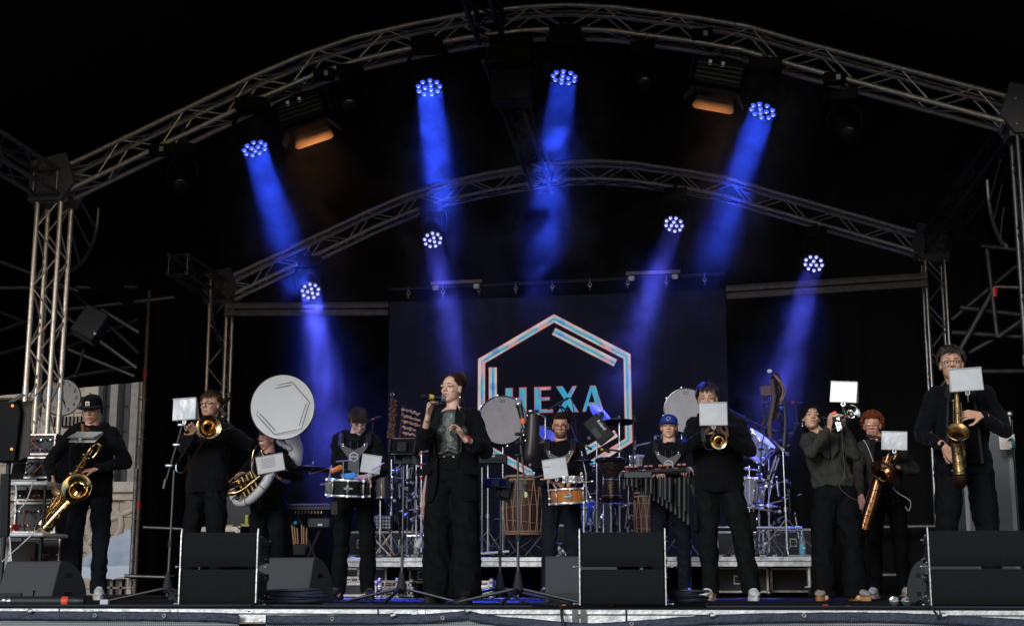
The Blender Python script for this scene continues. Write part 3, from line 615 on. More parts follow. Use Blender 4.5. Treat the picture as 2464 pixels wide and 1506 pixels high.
wash(at(1032, 211, FW), at(1066, 500, 12.4), 'blue wash light left of centre on the front arch', 38, False, 10, 5.15)
wash(at(1358, 186, FW), at(1310, 560, 12.5), 'blue wash light right of centre on the front arch', 34, False, 11, 5.25)
wash(at(1835, 267, FW), at(1735, 560, 12.5), 'blue wash light toward the right end of the front arch', 30, False, 11, 5.0)
wash(at(747, 700, 17.7), at(800, 1060, 15.5), 'white blue wash light at the left end of the rear arch', 40, True, 14, 4.4)
wash(at(1041, 577, 17.7), at(1110, 900, 16.0), 'white blue wash light left of centre on the rear arch', 20, True, 10, 4.95)
wash(at(1622, 540, 17.7), at(1500, 900, 15.95), 'white blue wash light right of centre on the rear arch', 22, True, 12, 4.95)
wash(at(1958, 634, 17.7), at(1870, 960, 15.95), 'white blue wash light at the right end of the rear arch', 24, True, 12, 4.45)
flapm = mat('barn_flap', (.14, .105, .075), .7, spec=.1)
def barn(p, roll, lab, power, clampz):
    p = V(p); rz = Matrix.Rotation(roll, 3, 'Y')
    t = thing('barn_door_light', (p.x, p.y, clampz), lab, 'stage light', 'warm lamps with barn doors'); loc = lambda v: p+rz @ V(v)
    m = MB(); m.box(loc((0, .1, .19)), (.46, .34, .26), rz); m.build('housing', blkd, t, bevel=.02)
    for i in range(4): MB().box(loc((0, -.075, .12+.045*i)), (.42, .006, .012), rz).build('cooling_rib', dkmetal, t)
    m = MB(); m.prism([loc(v) for v in ((-.20, .02, .055), (.20, .02, .055), (.25, -.10, -.02), (-.25, -.10, -.02))], (0, -.004, .004)); m.build('barn_door', blk, t)
    m = MB(); m.prism([loc(v) for v in ((-.17, .26, .055), (.17, .26, .055), (.20, .22, -.075), (.17, .216, -.10), (-.17, .216, -.10), (-.20, .22, -.075))], (0, .004, 0)); m.build('barn_door', flapm, t)
    for s_ in (-1, 1): m = MB(); m.prism([loc(v) for v in ((s_*.21, .03, .05), (s_*.21, .24, .05), (s_*.29, .22, -.05), (s_*.28, .05, -.05))], (0, 0, -.004)); m.build('barn_door', flapm, t)
    m = MB(); m.tube([loc((-.27, .1, .15)), loc((-.27, .1, .36)), loc((0, .1, .40)), loc((.27, .1, .36)), loc((.27, .1, .15))], [(.004, .02)]*5, 4); m.build('yoke', blkd, t)
    c = loc((0, .1, .40)); m = MB(); m.bx((c.x-.02, c.y-.02, c.z), (c.x+.02, c.y+.02, max(c.z+.05, clampz))); m.build('clamp', dkmetal, t)
    for k, s_ in ((0, -.1), (1, .02)): m = MB(); m.box(loc((s_, -.0735, .27)), (.03, .003, .05), rz); m.build('sticker', paper, t)
    l = bpy.data.lights.new('warm_lamp', 'AREA'); l.shape = 'RECTANGLE'; l.size = .34; l.size_y = .2; l.spread = math.radians(90); l.energy = power; l.color = (1, .42, .14)
    o = bpy.data.objects.new('warm_lamp', l); C.objects.link(o); o.location = loc((0, .13, .05)); o.rotation_euler = (math.radians(14), roll, 0); attach(o, t)
barn(at(738, 308, 12.85), math.radians(-17), 'warm lamp with lit barn door left of centre on the front arch', 2.2, 5.0)
barn(at(1720, 226, 12.85), math.radians(13), 'warm lamp with lit barn door right of centre on the front arch', 1.3, 5.1)
# unlit fixtures hanging in the dark
def dark_spot(p, lab, clampz, r=.09):
    p = V(p); t = thing('unlit_spotlight', (p.x, p.y, clampz), lab, 'stage light', 'unlit spotlights'); d = V((.15, -.75, -.6)).normalized()
    m = MB(); m.lathe([(0, -.32), (r*.9, -.3), (r, -.1), (r, 0), (r*.93, .005), (r*.9, -.03)], p, d, 24); m.build('lamp_head', blkd, t)
    m = MB(); m.lathe([(0, .012), (r*.5, .006), (r*.88, -.02)], p, d, 20); m.build('lens', mat('dark_lens', (.004, .006, .006), .15, spec=.3), t)
    q_ = p-d*.15; m = MB(); m.tube(bez([q_+V((-.14, 0, 0)), q_+V((-.15, 0, .15)), q_+V((0, 0, .27)), q_+V((.15, 0, .15)), q_+V((.14, 0, 0))], 4), [(.02, .012)]*17, 6); m.build('yoke', blkd, t)
    m = MB(); m.bx((q_.x-.12, q_.y-.1, q_.z+.26), (q_.x+.12, q_.y+.1, q_.z+.36)); m.build('base', blkd, t, bevel=.01); m = MB(); m.bx((q_.x-.02, q_.y-.02, q_.z+.36), (q_.x+.02, q_.y+.02, max(q_.z+.4, clampz))); m.build('clamp', dkmetal, t)
for x, y, cz, lab in ((432, 450, 4.55, 'unlit spotlight low on the left of the front arch'), (840, 258, 5.0, 'unlit spotlight right of the left warm lamp'), (1553, 205, 5.15, 'unlit spotlight with a glinting lens left of the right warm lamp'), (2045, 325, 4.75, 'unlit spotlight below the right part of the front arch')): dark_spot(at(x, y, 12.85), lab, cz, .095)
t = thing('speaker_cluster', at(1232, 150, 12.9), 'dark hanging box pair beneath the crown of the front arch', 'hanging box')
for dy, zz in ((0, 0), (0, -.36)):
    p = at(1232, 130, 13.0); m = MB(); m.box(p+V((0, 0, zz)), (.40, .3, .30)); m.build('cabinet', blkd, t, bevel=.015)
for (x, y, lab) in ((385, 362, 'small driver box clamped low on the left of the front arch'), (1330+0, 168, 'small driver box clamped near the crown of the front arch'), (780, 180, 'small driver box above the left unlit spotlight'), (1690, 85, 'small driver box on the front arch right of its crown'), (2500-12+20-500+0, 190, 'small driver box on the right part of the front arch')):
    p = at(x, y, 12.88); t = thing('driver_box', p, lab, 'control box', 'driver boxes on the front arch'); m = MB(); m.box(p, (.20, .09, .11)); m.build('case', blkd, t, bevel=.01)
    m = MB(); m.box(p+V((.03, -.047, 0)), (.04, .004, .05)); m.build('label_plate', chrome2, t)
# cables hanging along the arches
for k, (Yk, dz) in enumerate(((12.86, -.27), (18.06, -.27))):
    pts = []
    for i, (x, z) in enumerate(PROF[1:-1]): pts.append((x, Yk+.03, z+dz-.02)); 
    m = MB(); pp = bez(pts, 8); pp = [p+V((0, 0, -.035*abs(math.sin(i*.55)))) for i, p in enumerate(pp)]; m.tube(pp, [.009]*len(pp), 5)
    tag(m.build('truss_cable', cablem), ['black cable sagging under the front arch', 'black cable sagging under the rear arch'][k], 'cable', 'cables under the arches')
# drifting stage smoke
vm = bpy.data.materials.new('stage_smoke'); vm.use_nodes = True; t_ = vm.node_tree; t_.nodes.clear(); ov = t_.nodes.new('ShaderNodeOutputMaterial'); pv = t_.nodes.new('ShaderNodeVolumePrincipled'); t_.links.new(pv.outputs[0], ov.inputs[1])
pv.inputs['Anisotropy'].default_value = .15; pv.inputs['Color'].default_value = (.93, .93, .95, 1)
tc = t_.nodes.new('ShaderNodeTexCoord'); n = t_.nodes.new('ShaderNodeTexNoise'); n.inputs['Scale'].default_value = 2.9; n.inputs['Detail'].default_value = 6; n.inputs['Roughness'].default_value = .62; n.inputs['Distortion'].default_value = 1.1
t_.links.new(tc.outputs['Object'], n.inputs['Vector']); r = t_.nodes.new('ShaderNodeMapRange'); r.inputs[1].default_value = .44; r.inputs[2].default_value = .61; r.inputs[3].default_value = .0005; r.inputs[4].default_value = .036
t_.links.new(n.outputs[0], r.inputs[0]); sx = t_.nodes.new('ShaderNodeSeparateXYZ'); t_.links.new(tc.outputs['Object'], sx.inputs[0])
r2 = t_.nodes.new('ShaderNodeMapRange'); r2.inputs[1].default_value = 2.2; r2.inputs[2].default_value = 3.7; r2.inputs[3].default_value = .10; r2.inputs[4].default_value = 2.1; t_.links.new(sx.outputs[2], r2.inputs[0])
mu0 = t_.nodes.new('ShaderNodeMath'); mu0.operation = 'MULTIPLY'; t_.links.new(r.outputs[0], mu0.inputs[0]); t_.links.new(r2.outputs[0], mu0.inputs[1])
ry_ = t_.nodes.new('ShaderNodeMapRange'); ry_.inputs[1].default_value = 13.15; ry_.inputs[2].default_value = 13.7; ry_.inputs[3].default_value = .2; ry_.inputs[4].default_value = .15; t_.links.new(sx.outputs[1], ry_.inputs[0])
mu = t_.nodes.new('ShaderNodeMath'); mu.operation = 'MULTIPLY'; t_.links.new(mu0.outputs[0], mu.inputs[0]); t_.links.new(ry_.outputs[0], mu.inputs[1]); acc = mu.outputs[0]
for (ax_, ay_, bx_, by_) in ((613, 357, 705, 640), (1032, 211, 1066, 500), (1358, 186, 1310, 560), (1835, 267, 1735, 560)):      # smoke density added along the front beams so they show
    A_ = at(ax_, ay_, 12.86); D_ = (at(bx_, by_, 12.5)-A_).normalized()
    v1 = t_.nodes.new('ShaderNodeVectorMath'); v1.operation = 'SUBTRACT'; v1.inputs[1].default_value = A_; t_.links.new(tc.outputs['Object'], v1.inputs[0])
    v2 = t_.nodes.new('ShaderNodeVectorMath'); v2.operation = 'CROSS_PRODUCT'; v2.inputs[1].default_value = D_; t_.links.new(v1.outputs[0], v2.inputs[0])
    v3 = t_.nodes.new('ShaderNodeVectorMath'); v3.operation = 'LENGTH'; t_.links.new(v2.outputs[0], v3.inputs[0])
    q1 = t_.nodes.new('ShaderNodeMapRange'); q1.inputs[1].default_value = .62; q1.inputs[2].default_value = .18; q1.inputs[3].default_value = 0; q1.inputs[4].default_value = 1.9; t_.links.new(v3.outputs['Value'], q1.inputs[0])
    q2 = t_.nodes.new('ShaderNodeMath'); q2.operation = 'MULTIPLY'; t_.links.new(q1.outputs[0], q2.inputs[0]); t_.links.new(mu0.outputs[0], q2.inputs[1])
    q3 = t_.nodes.new('ShaderNodeMath'); q3.operation = 'ADD'; t_.links.new(acc, q3.inputs[0]); t_.links.new(q2.outputs[0], q3.inputs[1]); acc = q3.outputs[0]
for (px, py, Yp, rad, k) in ((775, 385, 13.2, .85, .045), (1712, 300, 13.2, .5, .03), (815, 1080, 15.9, 1.35, .06), (775, 850, 16.8, .75, .07), (755, 750, 17.3, .5, .07), (1825, 1000, 16.2, 1.0, .075), (1925, 790, 17.1, .6, .08), (1885, 900, 16.7, .55, .07), (1500, 890, 16.3, .75, .06), (1565, 720, 17.0, .8, .075), (1070, 720, 17.1, .8, .07), (1100, 860, 16.6, .7, .06), (1310, 560, 12.7, .5, .03), (690, 620, 12.6, .5, .03)):      # smoke thickened around rear beams and warm lamps to hold their glow
    vd = t_.nodes.new('ShaderNodeVectorMath'); vd.operation = 'DISTANCE'; vd.inputs[1].default_value = at(px, py, Yp); t_.links.new(tc.outputs['Object'], vd.inputs[0])
    r3 = t_.nodes.new('ShaderNodeMapRange'); r3.inputs[1].default_value = rad; r3.inputs[2].default_value = rad*.15; r3.inputs[3].default_value = 0; r3.inputs[4].default_value = k*24; t_.links.new(vd.outputs['Value'], r3.inputs[0])
    m3 = t_.nodes.new('ShaderNodeMath'); m3.operation = 'MULTIPLY'; t_.links.new(r3.outputs[0], m3.inputs[0]); t_.links.new(r.outputs[0], m3.inputs[1])
    a3 = t_.nodes.new('ShaderNodeMath'); a3.operation = 'ADD'; t_.links.new(acc, a3.inputs[0]); t_.links.new(m3.outputs[0], a3.inputs[1]); acc = a3.outputs[0]
t_.links.new(acc, pv.inputs['Density'])
o = MB().bx((-4.4, 12.4, .02), (4.5, 18.45, 5.3)).build('smoke', vm, smooth=False); o['kind'] = 'stuff'
# ------------------------------------------------------------------ people
BAKE = []
def remesh_obj(mb, name, m, parent, vox, smooth=3, wr=0, wsc=8, clip=None):
    me = bpy.data.meshes.new(name); me.from_pydata(mb.v, [], mb.f); me.materials.append(m)
    bm = bmesh.new(); bm.from_mesh(me); bmesh.ops.recalc_face_normals(bm, faces=bm.faces); bm.to_mesh(me); bm.free()
    o = bpy.data.objects.new(name, me); C.objects.link(o); attach(o, parent)
    r = o.modifiers.new('r', 'REMESH'); r.mode = 'VOXEL'; r.voxel_size = vox; r.use_smooth_shade = True
    if smooth: s_ = o.modifiers.new('s', 'SMOOTH'); s_.factor = .5; s_.iterations = smooth
    BAKE.append((o, wr, wsc, clip)); return o
def bake_all():
    dg = bpy.context.evaluated_depsgraph_get()
    for o, wr, wsc, clip in BAKE:
        me = bpy.data.meshes.new_from_object(o.evaluated_get(dg)); o.modifiers.clear()
        if wr:
            nn_ = len(me.vertices); co = [0.0]*(3*nn_); no = [0.0]*(3*nn_); me.vertices.foreach_get('co', co); me.vertex_normals.foreach_get('vector', no)
            for i in range(nn_):
                p = V(co[3*i:3*i+3]); vn = V(no[3*i:3*i+3]); k = noise.noise((p.x*wsc, p.y*wsc, p.z*wsc*.8+o.name.__len__())); k2 = noise.noise((p.x*wsc*1.5+5+p.z*wsc*.7, p.y*wsc*1.5, p.z*wsc*1.0)); k = k+.5*noise.noise((p.x*wsc*2.6, p.y*wsc*2.6, p.z*wsc*3+p.x*wsc))
                co[3*i:3*i+3] = p+vn*(wr*(k*.8-abs(k2)*1.6+.35))
            me.vertices.foreach_set('co', co); me.update()
        if clip:
            bm = bmesh.new(); bm.from_mesh(me)
            for co, no in clip:
                bmesh.ops.bisect_plane(bm, geom=bm.verts[:]+bm.edges[:]+bm.faces[:], plane_co=co, plane_no=no, clear_outer=True)
            bm.to_mesh(me); bm.free()
        for p in me.polygons: p.use_smooth = True
        me.materials.clear(); me.materials.append(o.data.materials[0]); nm = o.data.name; old = o.data; o.data = me; bpy.data.meshes.remove(old); me.name = nm
    BAKE.clear()
def hand(mb, Wp, d, n, side, curl=.5, s=1.0, spread=.12, tc=.5):
    Wp = V(Wp); d = V(d).normalized(); n = V(n); n = (n-d*n.dot(d)).normalized(); t = d.cross(n)*side     # t points to the thumb side
    cv = curl if isinstance(curl, (list, tuple)) else [curl]*4
    mb.cap(Wp-d*.04*s, Wp+d*.012*s, (.027*s, .020*s), (.030*s, .018*s), 12, up=t)
    LEN = [.070, .078, .073, .057]; tips = []
    for i in range(4):
        K = Wp+d*(.088-.004*abs(i-1))*s+t*((1.5-i)*.0215)*s
        mb.cap(Wp+t*((1.5-i)*.012)*s, K, (.014*s, .012*s), (.0115*s, .0105*s), 10)
        mb.cap(Wp+t*((1.5-i)*.014)*s+d*.03*s, K, (.015*s, .012*s), (.0115*s, .0105*s), 10)
        p = K; dd = (d+t*(1.5-i)*spread).normalized(); r0 = .0094*s; c = cv[i]
        for j, (fr, an) in enumerate(((.46, 62), (.30, 78), (.24, 45))):
            a = math.radians(an*c); dd = (dd*math.cos(a)+n*math.sin(a)).normalized() if j == 0 else (Matrix.Rotation(a, 3, dd.cross(n)) @ dd if dd.cross(n).length > 1e-4 else dd)
            if j > 0:
                pass
            e = p+dd*LEN[i]*fr*s; mb.cap(p, e, r0, r0*.9, 8); p = e; r0 *= .9
            n_ = n
        tips.append(p)
    b = Wp+d*.022*s+t*.022*s; td = (d*.55+t*.75+n*.35*tc*2).normalized(); m1 = b+td*.040*s; m2 = m1+(td+d*.5+n*.5*tc).normalized()*.030*s; m3 = m2+(td*.4+d+n*.9*tc-t*.2).normalized()*.024*s
    mb.cap(Wp+t*.01*s, m1, .015*s, .0115*s, 10).cap(m1, m2, .0105*s, .0095*s, 8).cap(m2, m3, .0095*s, .008*s, 8)
    return tips
def ik(S_, W_, l1, l2, hint):
    d = W_-S_; L = d.length; L2 = min(L, (l1+l2)*.995); d = d/L; W2 = S_+d*L2
    a = (l1*l1-l2*l2+L2*L2)/(2*L2); h = math.sqrt(max(l1*l1-a*a, 1e-6)); hn = V(hint); hn = (hn-d*hn.dot(d))
    return S_+d*a+hn.normalized()*h, W2
def rotd(yaw, pitch, roll): return Matrix.Rotation(math.radians(yaw), 3, 'Z') @ Matrix.Rotation(math.radians(pitch), 3, 'X') @ Matrix.Rotation(math.radians(roll), 3, 'Y')
def hair_mesh(par, T, sk_, m, style, sd, k=1.0):
    rr = random.Random(sd); mb = MB(); c = V((0, .014, .030)); rad = V((.083, .103, .098))
    def ok(p):
        x, y, z = p
        if style == 'back': return z > -.62 and (y > .10 or (z > .50-.62*max(0, abs(x)-.22) and y > -.62)) and not (abs(x) > .84 and z < -.10 and y < .24)
        if style == 'parted': return (y > .05 and z > -.7) or (y > -.80 and z > .46-.95*max(0, abs(x)-.12) and not (abs(x) > .86 and z < -.25))
        if y < -.25: return z > .50+.10*abs(x)
        if y < .25: return z > (.30 if abs(x) < .8 else .02)
        return z > -.50
    nu, nv = 40, 24; vs = []; fs = []
    for i in range(nv+1):
        for j in range(nu):
            ph = PI*i/nv; t = 2*PI*j/nu; d = V((math.sin(ph)*math.cos(t), math.sin(ph)*math.sin(t), math.cos(ph)))
            bmp = 1+.03*noise.noise(d*5)+ (.05*noise.noise(d*9) if style in ('curly', 'messy') else 0)
            vs.append(c+V((d.x*rad.x, d.y*rad.y, d.z*rad.z))*bmp)
    for i in range(nv):
        for j in range(nu):
            ph = PI*(i+.5)/nv; t = 2*PI*(j+.5)/nu; d = (math.sin(ph)*math.cos(t), math.sin(ph)*math.sin(t), math.cos(ph))
            if ok(d): fs.append((i*nu+j, (i+1)*nu+j, (i+1)*nu+(j+1) % nu, i*nu+(j+1) % nu))
    mb.add([T(v) for v in vs], fs)
    n = {'curly': 460, 'back': 420}.get(style, 620); cnt = 0
    while cnt < n:
        d = V((rr.gauss(0, 1), rr.gauss(0, 1), rr.gauss(0, 1))).normalized()
        if not ok(d): continue
        cnt += 1; p = c+V((d.x*rad.x, d.y*rad.y, d.z*rad.z)); nrm = d
        if style == 'back': fl = V((0, 1, -.1))
        elif style == 'parted': fl = V((d.x*1.2, .5, -.9))
        elif style == 'swept': fl = V((.9, .1, .1))
        elif style == 'fringe': fl = V((d.x*.4, -.6 if d.y < .1 else .3, -.7))
        elif style == 'curly': fl = V((rr.uniform(-1, 1), rr.uniform(-1, 1), rr.uniform(-1, 1)))
        elif style == 'messy': fl = V((d.x+rr.uniform(-.6, .6), -.7+rr.uniform(-.4, .4), -.3))
        else: fl = V((.35*d.x+.2, -.5, -.6 if d.z < .7 else .1))
        fl = (fl-nrm*fl.dot(nrm)); fl = fl.normalized() if fl.length > 1e-3 else V((0, 0, 1))
        L_ = rr.uniform(.03, .055)*k; lift = {'curly': .022, 'messy': .018, 'back': .003, 'parted': .003}.get(style, .008)*rr.uniform(.4, 1.2)
        if style == 'curly':
            x_ = fl; y_ = nrm.cross(fl); k0 = rr.uniform(.6, 1.5); pts = [p+nrm*(.002+.032*k0*(a/6))+(x_*math.cos(a*1.5)+y_*math.sin(a*1.5))*.013 for a in range(6)]; mb.tube([T(v) for v in pts], [.0035, .004, .004, .0035, .003, .0015], 4)
        else:
            pts = [p-fl*L_*.3, p+nrm*lift*.7, p+fl*L_*.5+nrm*lift, p+fl*L_+nrm*lift*.3]; w_ = rr.uniform(.0026, .0052); mb.tube([T(v) for v in pts], [w_*.6, w_, w_*.85, .0008], 4)
    if style == 'fringe':
        for i in range(26):
            x = -.066+.132*i/25; pts = [(x*.8, -.078, .100), (x, -.096, .074), (x*1.03, -.099, .044+rr.uniform(-.006, .006))]; mb.tube([T(V(v)) for v in pts], [.006, .006, .002], 5)
    o = mb.build('hair', m, par); o.data.polygons.foreach_set('use_smooth', [True]*len(o.data.polygons)); return o
def person(px, pm, H, lab, face=0, lean=(0, 0), hd=(0, 0, 0), hoff=(0, 0, 0), wl=None, wr=None, hintl=(-1, .3, -.6), hintr=(1, .3, -.6), hl=None, hr=None,
           stance=.13, toes=(18, 18), sk_=None, hair=('short', None), top=None, trouser=None, bw=1.0, sleeves=True, topkind='hoodie', legw=1.0, hem=.50, shoes=None, fem=False, glasses=None, beard=False, cap_=None,
           feetdy=(0, 0), mouthopen=False, seed=1, shoulders_up=0, hems=1.0, zlift=0, feetdx=0):
    sk_ = sk_ or skin; top = top or cloth; trouser = trouser or clotht
    vd = FP/pm; a = (px-1232)/FP; b = (_f.z-(0-EYE.z+zlift*0)/vd*1.0)/_u.z; P0 = EYE+(_f+_r*a-_u*b)*vd
    # solve floor height exactly
    P0.z = zlift; O = P0
    t = thing('person', O, lab, 'person', 'musicians on the stage')
    fr = math.radians(face); Rv = V((math.cos(fr), math.sin(fr), 0)); Fv = V((math.sin(fr), -math.cos(fr), 0)); Z = V((0, 0, 1)); h = H
    ln = Rv*lean[0]+Fv*lean[1]
    hip = O+Z*.525*h; wst = O+Z*.61*h+ln*.35; chest = O+Z*.72*h+ln*.75; neck = O+Z*(.825+shoulders_up*.3)*h+ln
    hc = O+Z*.925*h+ln+Rv*hoff[0]+Fv*hoff[1]+Z*hoff[2]
    Rm = rotd(face+hd[0], hd[1], hd[2]); hs = h*.133/.235*(.98 if fem else 1.0)
    def T(v): return hc+Rm @ (V(v)*hs)
    def Ts(r_): return tuple(x*hs for x in r_)
    sw = (.086 if fem else .094)*h*min(bw, 1.08); SL = neck-Z*.022*h-Rv*sw+Z*shoulders_up*.5*h*0; SR = neck-Z*.022*h+Rv*sw
    l1, l2 = .178*h, .150*h
    EL, WL = ik(SL, V(wl), l1, l2, hintl); ER, WR = ik(SR, V(wr), l1, l2, hintr)
    HL = hip-Rv*.052*h; HR = hip+Rv*.052*h
    AL = O-Rv*(stance-feetdx)+Z*.045*h-Fv*feetdy[0]; AR = O+Rv*(stance+feetdx)+Z*.045*h-Fv*feetdy[1]
    KL = (HL+AL)/2+Z*.015*h+Fv*.025-Rv*.01; KR = (HR+AR)/2+Z*.015*h+Fv*.025+Rv*.01
    # --- body: head with face, neck, torso, limbs and hands as one surface
    B = MB(); E_ = lambda c, r, n_=14: B.ell(T(c), Ts(r), Rm, n_, 10)
    E_((0, .014, .030), (.074, .094, .088), 20); E_((0, -.020, -.022), (.064, .068, .076), 20); E_((0, -.027, -.050), (.056, .060, .058), 18); E_((0, -.052, -.082), (.030, .030, .024)); E_((0, -.070, -.088), (.018, .014, .013)); E_((0, .02, -.045), (.056, .06, .05))
    for s_ in (-1, 1):
        E_((s_*.034, -.058, -.016), (.024, .021, .020)); B.cap(T((s_*.012, -.082, .026)), T((s_*.050, -.072, .024)), .012*hs, .009*hs, 8); E_((s_*.040, -.022, -.058), (.018, .034, .024))
        B.ell(T((s_*.074, .012, -.002)), Ts((.010, .019, .032)), Rm, 10, 8); B.ell(T((s_*.078, .018, .012)), Ts((.009, .013, .014)), Rm, 8, 6)
        E_((s_*.011, -.098, -.018), (.009, .010, .008))
    B.cap(T((0, -.082, .022)), T((0, -.106, -.012)), .0085*hs, .0125*hs, 8); E_((0, -.080, -.046), (.024, .014, .017)); B.cap(T((-.018, -.087, -.047)), T((.018, -.087, -.047)), .0075*hs, .0075*hs, 8); E_((0, -.080, -.062), (.020, .012, .010))
    nr = (.046 if fem else .056)*hs*1.05
    B.cap(neck-Z*.02, T((0, .022, -.045)), nr*1.12, nr, 14)
    B.cap(neck-Z*.02-Rv*.03*h, neck+Z*.005*h, .045, .05, 12).cap(neck-Z*.02+Rv*.03*h, neck+Z*.005*h, .045, .05, 12)
    tr = .062*h*bw*.8
    B.cap(SL-Z*.02, SR-Z*.02, .045, .045, 12).cap(chest+Z*.03*h, hip, (.085*h*bw, .055*h), (.075*h*bw, .052*h), 14, up=Rv).cap(neck-Z*.03*h, chest, (.07*h*bw, .05*h), (.085*h*bw, .058*h), 14, up=Rv)
    for s_, S_, E1, W_, hh in ((-1, SL, EL, WL, hl), (1, SR, ER, WR, hr)):
        B.cap(S_, E1, .040 if not fem else .036, .033 if not fem else .029, 12).cap(E1, E1.lerp(W_, .35), .034 if not fem else .030, .036 if not fem else .030, 12).cap(E1.lerp(W_, .35), W_, .035 if not fem else .029, .024 if not fem else .021, 12)
        fd = (W_-E1).normalized(); hh = hh or {}
        hand(B, W_+fd*.01, hh.get('d', fd), hh.get('n', (0, .3, -1)), hh.get('side', 1), hh.get('curl', .5), (.93 if fem else 1.05)*hh.get('s', 1), hh.get('spread', .10), hh.get('tc', .5))
    for A_, K_, Hh in ((AL, KL, HL), (AR, KR, HR)): B.cap(Hh, K_, .05, .04, 10).cap(K_, A_, .036, .03, 10).cap(A_, A_+Fv*.10-Z*.05, .03, .024, 8)
    remesh_obj(B, 'body', sk_, t, .0042, 4)
    # --- face details
    for s_ in (-1, 1):
        m = MB(); m.use(eyew).ell(T((s_*.030, -.0745, .010)), Ts((.0135, .010, .0072 if not mouthopen else .005)), Rm, 12, 8); m.use(eyeb).ell(T((s_*.030, -.0825, .0095)), Ts((.0062, .0036, .0062 if not mouthopen else .004)), Rm, 10, 6); m.build('eye', None, t)
        m = MB(); m.tube([T((s_*.014, -.0935, .031)), T((s_*.030, -.0955, .037)), T((s_*.049, -.080, .033))], [(.0035, .0022), (.0042, .0026), (.002, .0015)], 6); m.build('eyebrow', hair[1] if hair[1] is not hairr else hairr, t)
        m = MB(); m.tube([T((s_*.017, -.082, .011)), T((s_*.030, -.0865, .0175)), T((s_*.044, -.076, .011))], [.0014, .0022, .0014], 5); m.build('eyelid', lip if fem else sk_, t)
    m = MB(); m.ell(T((0, -.0945, -.0445)), Ts((.019 if not fem else .018, .0045, .0042)), Rm, 12, 6).ell(T((0, -.0935, -.051)), Ts((.016, .0050, .0048)), Rm, 12, 6); m.build('lips', mat('lip_fem', (.50, .10, .10), .35) if fem else lip, t)
    if beard:
        m = MB(); c = V((0, -.030, -.060)); vs = []; fs = []; nu, nv = 32, 14
        for i in range(nv+1):
            for j in range(nu+1):
                th = PI*(j/nu)+PI; ph = PI*.42+PI*.5*i/nv; d = V((math.sin(ph)*math.cos(th), math.sin(ph)*math.sin(th), math.cos(ph))); vs.append(c+V((d.x*.061, d.y*.064-.002, d.z*.059)))
        for i in range(nv):
            for j in range(nu):
                v_ = vs[i*(nu+1)+j]
                if abs(v_.x) < .022 and v_.z > -.068 and v_.z < -.036: continue
                fs.append((i*(nu+1)+j, (i+1)*(nu+1)+j, (i+1)*(nu+1)+j+1, i*(nu+1)+j+1))
        m.add([T(v) for v in vs], fs); m.build('beard', mat('stubble', (.15, .075, .05), .8, var=.4, vscale=90), t)
    hst, hm = hair
    if cap_ is None: hair_mesh(t, T, sk_, hm, hst, seed)
    else:
        m = MB(); cm, under = cap_
        m.use(hm)
        for i in range(60):
            a_ = math.radians(R.uniform(-10, 190)); p = V((math.cos(a_)*.079, .012+math.sin(a_)*.098, R.uniform(-.03, .05))); m.tube([T(p+V((0, 0, .02))), T(p+V((p.x*.04, .003, 0))), T(p-V((0, 0, .03)))], [.006, .007, .002], 5)
        m.build('hair', None, t)
        m = MB(); nu, nv = 32, 10; vs = []; fs = []
        for i in range(nv+1):
            for j in range(nu):
                ph = PI*.5*i/nv; th = 2*PI*j/nu; z = math.cos(ph); k = math.sin(ph)**.75; vs.append(T((math.cos(th)*.087*k, .012+math.sin(th)*.104*k, .056+z*.076)))
        for j in range(nu): vs.append(T((math.cos(2*PI*j/nu)*.086, .012+math.sin(2*PI*j/nu)*.104, .042-.018*max(0, math.sin(2*PI*j/nu)))))
        for i in range(nv+1):
            for j in range(nu): fs.append((i*nu+j, (i+1)*nu+j, (i+1)*nu+(j+1) % nu, i*nu+(j+1) % nu))
        m.add(vs, fs); m.ell(T((0, .01, .132)), Ts((.008, .008, .005)), Rm, 8, 5); cp = m.build('cap', cm, t)
        m = MB(); vs = []; fs = []; nn = 14
        for i in range(nn+1):
            a_ = PI+PI*(.12+.76*i/nn); 
            for r_, dz in ((.98, .046), (1.30, .042), (1.52, .034)): 
                vs.append(T((math.cos(a_)*.086*(r_ if r_ < 1.1 else r_*.86), .010+math.sin(a_)*.104*r_, dz+.010*math.sin(a_*1)*0-.018*abs(math.cos(a_))*(r_-1))))
        for i in range(nn):
            for k in range(2): fs.append((i*3+k, (i+1)*3+k, (i+1)*3+k+1, i*3+k+1))
        o = m.add(vs, fs).build('visor', cm, cp); s2 = o.modifiers.new('s', 'SOLIDIFY'); s2.thickness = .004
        under(cp, T, Rm, hs)
    if glasses:
        gm, rd, sq = glasses; m = MB()
        for s_ in (-1, 1):
            pts = [];
            for i in range(20):
                a_ = 2*PI*i/20; cx_, cz_ = math.cos(a_), math.sin(a_)
                if sq: cx_ = math.copysign(abs(cx_)**.6, cx_); cz_ = math.copysign(abs(cz_)**.6, cz_)
                pts.append(T((s_*.032+cx_*rd, -.1035+abs(s_*.032+cx_*rd)*.12, .006+cz_*rd*(.82 if sq else .92))))
            m.tube(pts, [.0021]*20, 5, False, None, True); m.tube([T((s_*(.032+rd), -.097, .012)), T((s_*.078, -.05, .014)), T((s_*.079, .01, .012))], [.002]*3, 5)
        m.tube([T((-.010, -.104, .012)), T((0, -.108, .015)), T((.010, -.104, .012))], [.002]*3, 5); gl = m.build('glasses', gm, t)
    # --- trousers
    L_ = MB(); lw = legw
    L_.cap(hip+Z*.075*h, hip+Z*.0*h, (.088*h*bw, .060*h*bw), (.098*h*bw, .066*h*bw), 18, up=Rv)
